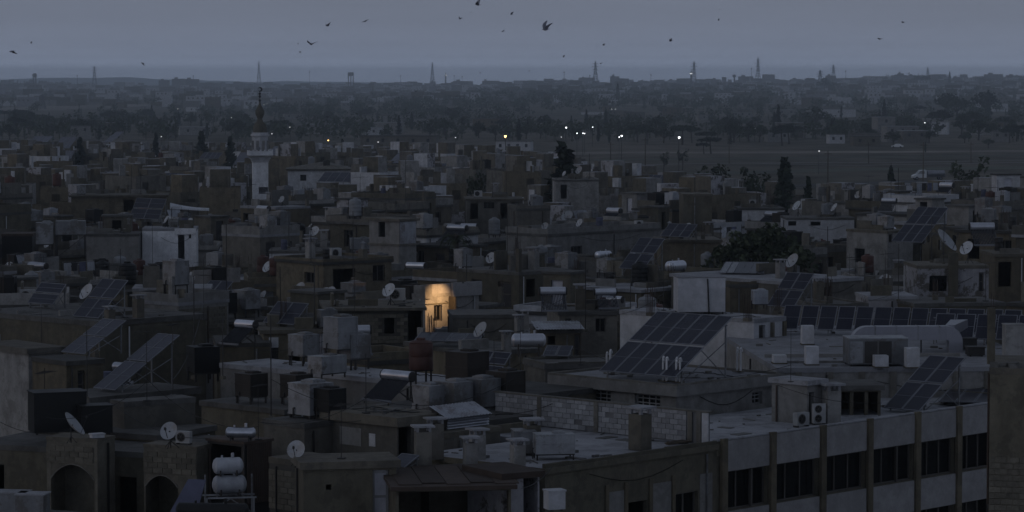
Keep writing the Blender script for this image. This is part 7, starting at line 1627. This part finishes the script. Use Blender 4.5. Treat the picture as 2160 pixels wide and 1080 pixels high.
            for L, lst in ((wu, ops), (wv, opl)):
                s = 0.7
                while s < L - 1.4:
                    if rr.random() < 0.55:
                        kd = rr.choice(['win', 'win', 'void', 'shut', 'shut', 'door', 'bars']); w = rr.uniform(0.8, 1.3)
                        lst.append((s, s + w, rr.uniform(0.5, 0.75), rr.uniform(1.5, 2.3) if kd != 'door' else 2.4, kd))
                    s += rr.uniform(1.7, 3.0)
            look = {'tan': 'tan', 'grey': 'grey', 'dark': 'dark', 'light': 'pale', 'conc': 'raw concrete', 'peel': 'peeling', 'white': 'whitewashed'}[m]
            par = rr.choice([0, 0, 0.35, 0.5, 0.7]); hut = hutw
            look += ' flat roofed house' + (' with stair hut' if hut else (' with parapet' if par else ''))
            H = house(C, ph, wu, wv, z, look=look, m=m, rm='roof' if rr.random() < 0.75 else 'roofl', par=par, slab=rr.choice([0.05, 0.05, 0.15, 0.25]), front=ops, left=opl, blocksf=(2.3, 0.26) if (d < 225 and rr.random() < 0.3) else None, bm=rr.choice(['block', 'tblock']), pm=rr.choice([None, None, 'light', 'grey']) if par else None)
            H.auto = True; H.taken = []; n_house += 1
            if hut:
                hx, hy = rr.uniform(0.3, max(0.35, wu - 3.0)), rr.uniform(0.4, max(0.45, wv - 3.0)); a, b = rr.uniform(1.8, 2.6), rr.uniform(1.8, 2.6); stair_hut(H, hx, hy, a, b, rr.uniform(2.1, 2.6), rr.choice(ms), 'f' if ph < 20 else rr.choice('fl'), rr.choice(['void', 'void', 'door', 'wdoor'])); H.taken = [(hx + a / 2, hy + b / 2, a / 2 + .2, b / 2 + .2)]
            # unfinished walls and column stubs left standing on the roof
            if d < 520:
                jn = rr.randint(1, 4)
                for _ in range(jn):
                    L = rr.uniform(0.8, 2.6); sx = rr.uniform(0.1, max(0.15, wu - L - 0.1)); sy = rr.uniform(0.1, max(0.15, wv - L - 0.1)); hq = rr.uniform(0.3, 1.5); mb = MB()
                    if rr.random() < 0.5: mb.box(sx, sy, H.h, min(wu - 0.02, sx + L), sy + 0.16, H.h + hq)
                    else: mb.box(sx, sy, H.h, sx + 0.16, min(wv - 0.02, sy + L), H.h + hq)
                    if rr.random() < 0.5: mb.box(sx + 0.17, sy + 0.2, H.h, min(wu - 0.02, sx + 0.9), sy + 0.32, H.h + hq * rr.uniform(0.4, 0.9))
                    w_ = add('wall_stub', mb, rr.choice(['block', 'tblock', 'conc', 'grey', 'light', m]), H.root)
                if rr.random() < 0.5:
                    mb = MB(); hq = rr.uniform(0.5, 1.6); a = rr.choice([0.02, wu - 0.3]); b = rr.choice([0.02, wv - 0.3])
                    mb.box(a, b, H.h, a + 0.28, b + 0.28, H.h + hq); add('column_stub', mb, 'conc', H.root)
                    mb = MB()
                    for q1 in (0.05, 0.22):
                        for q2 in (0.05, 0.22): mb.tube((a + q1, b + q2, H.h + hq - 0.02), (a + q1 + rr.uniform(-.06, .06), b + q2 + rr.uniform(-.06, .06), H.h + hq + rr.uniform(0.4, 0.8)), 0.013, n=4, cap=False)
                    add('rebar', mb, 'rust', H.root)
            foot.append(fp); made += 1
            tight = any(q[4] > d and x1 > q[0] and x0 < q[2] and y0 - 40 < q[3] for q in PROT)
            n = rr.randint(3, 6) if d < 430 else rr.randint(1, 3)
            roof_things(H, n, rr, zmax=1 if tight else None)
            break
    if JO.v: o = add('far_roofs', JO, JM); o['kind'] = 'stuff'; o['label'] = 'crowded far roofs of the town that run on towards the fields'
    # the hand-built houses get their small rooftop things too
    for H in HOUSES:
        if getattr(H, 'hand', False) and H.C.y > 150 and H.wu > 3 and H.wv > 2.6:
            for _ in range(rr.randint(2, 5)):
                L = rr.uniform(0.5, 1.8); sx = rr.uniform(0.2, max(0.25, H.wu - L - 0.2)); sy = rr.uniform(0.2, max(0.25, H.wv - L - 0.2)); hq = rr.uniform(0.15, 0.75); mb = MB(); ww = rr.choice([0.14, 0.14, 0.3, 0.6])
                if rr.random() < 0.5: mb.box(sx, sy, H.h, min(H.wu - 0.1, sx + L), min(H.wv - 0.1, sy + ww), H.h + hq)
                else: mb.box(sx, sy, H.h, min(H.wu - 0.1, sx + ww), min(H.wv - 0.1, sy + L), H.h + hq)
                add('wall_stub', mb, rr.choice(['block', 'tblock', 'conc', 'grey', 'dark', 'light']), H.root)
            H.taken = []; roof_things(H, 4 if H.C.y > 200 else 2, rr, zmax=1, kinds=['gcube_low', 'dish_small', 'dish', 'antenna0', 'chimney_pale', 'rebar', 'barrel', 'barrelb', 'ac', 'pole', 'chimney', 'chimney_pipe', 'planks', 'rebar'])
    return made

# ------------------------------------------------------------------ labels: say which one
def write_labels():
    used = {}
    for o, look, lab, ex in REG:
        if lab: o['label'] = lab; used[lab.lower()] = o
    bpy.context.view_layer.update()
    late = []
    for o, look, lab, ex in REG:
        if lab: continue
        q = proj(o.matrix_world.translation + Vector((0, 0, 1 if o.get('category') != 'house' else max(0, o.get('rooftop', 8)))))
        late.append((q[2], o, look or o.name.replace('_', ' ').split('.')[0], q))
    late.sort(key=lambda t: t[0])
    for dep, o, look, q in late:
        bird = o.get('category') == 'bird'; L = sorted([l for l in LAND if bird or 'bird' not in l[0]], key=lambda l: math.hypot((l[1] - q[0]), (l[2] - q[1]) * 2.2) + (0 if bird else 420 * abs(math.log(l[3] / q[2]))))
        def rel(l):
            dx, dy = q[0] - l[1], q[1] - l[2]
            if o.get('category') == 'bird': return 'above' if dy < 0 else 'below'
            if abs(dx) < 70 and dy < -12: return 'behind'
            if abs(dx) < 70 and dy > 12: return 'in front of'
            return 'near' if abs(dx) < 160 else 'some way from'
        lefts = [l for l in L if l[1] < q[0]][:3]; rights = [l for l in L if l[1] >= q[0]][:3]; c = []
        for l in L[:2]: c.append('%s %s %s' % (look, rel(l), l[0]))
        for a in lefts[:2]:
            for b in rights[:2]: c.append('%s between %s and %s' % (look, a[0], b[0]))
        for l in L[:3]:
            for a in L[1:5]:
                if a is not l: c.append('%s %s %s towards %s' % (look, rel(l), l[0], a[0]))
        for a in lefts:
            for b in rights:
                for w in ('nearer', 'farther back'): c.append('%s %s between %s and %s' % (look, w, a[0], b[0]))
        for l in L[:6]: c.append('%s lying %s %s' % (look, 'well behind' if q[2] > l[3] * 1.1 else ('well before' if q[2] < l[3] * 0.9 else 'level with'), l[0]))
        c = [t for t in c if 4 <= len(t.split()) <= 16]
        pick = next((t for t in c if t.lower() not in used), None)
        if pick is None: pick = c[0] if c else look + ' among the crowded flat roofs'
        used[pick.lower()] = o; o['label'] = pick

skyline()
minaret()
valley()
lamps()
near_town()
print('filled', fill_town())
birds()
write_labels()
print('things', len(REG), 'objects', len(bpy.data.objects))
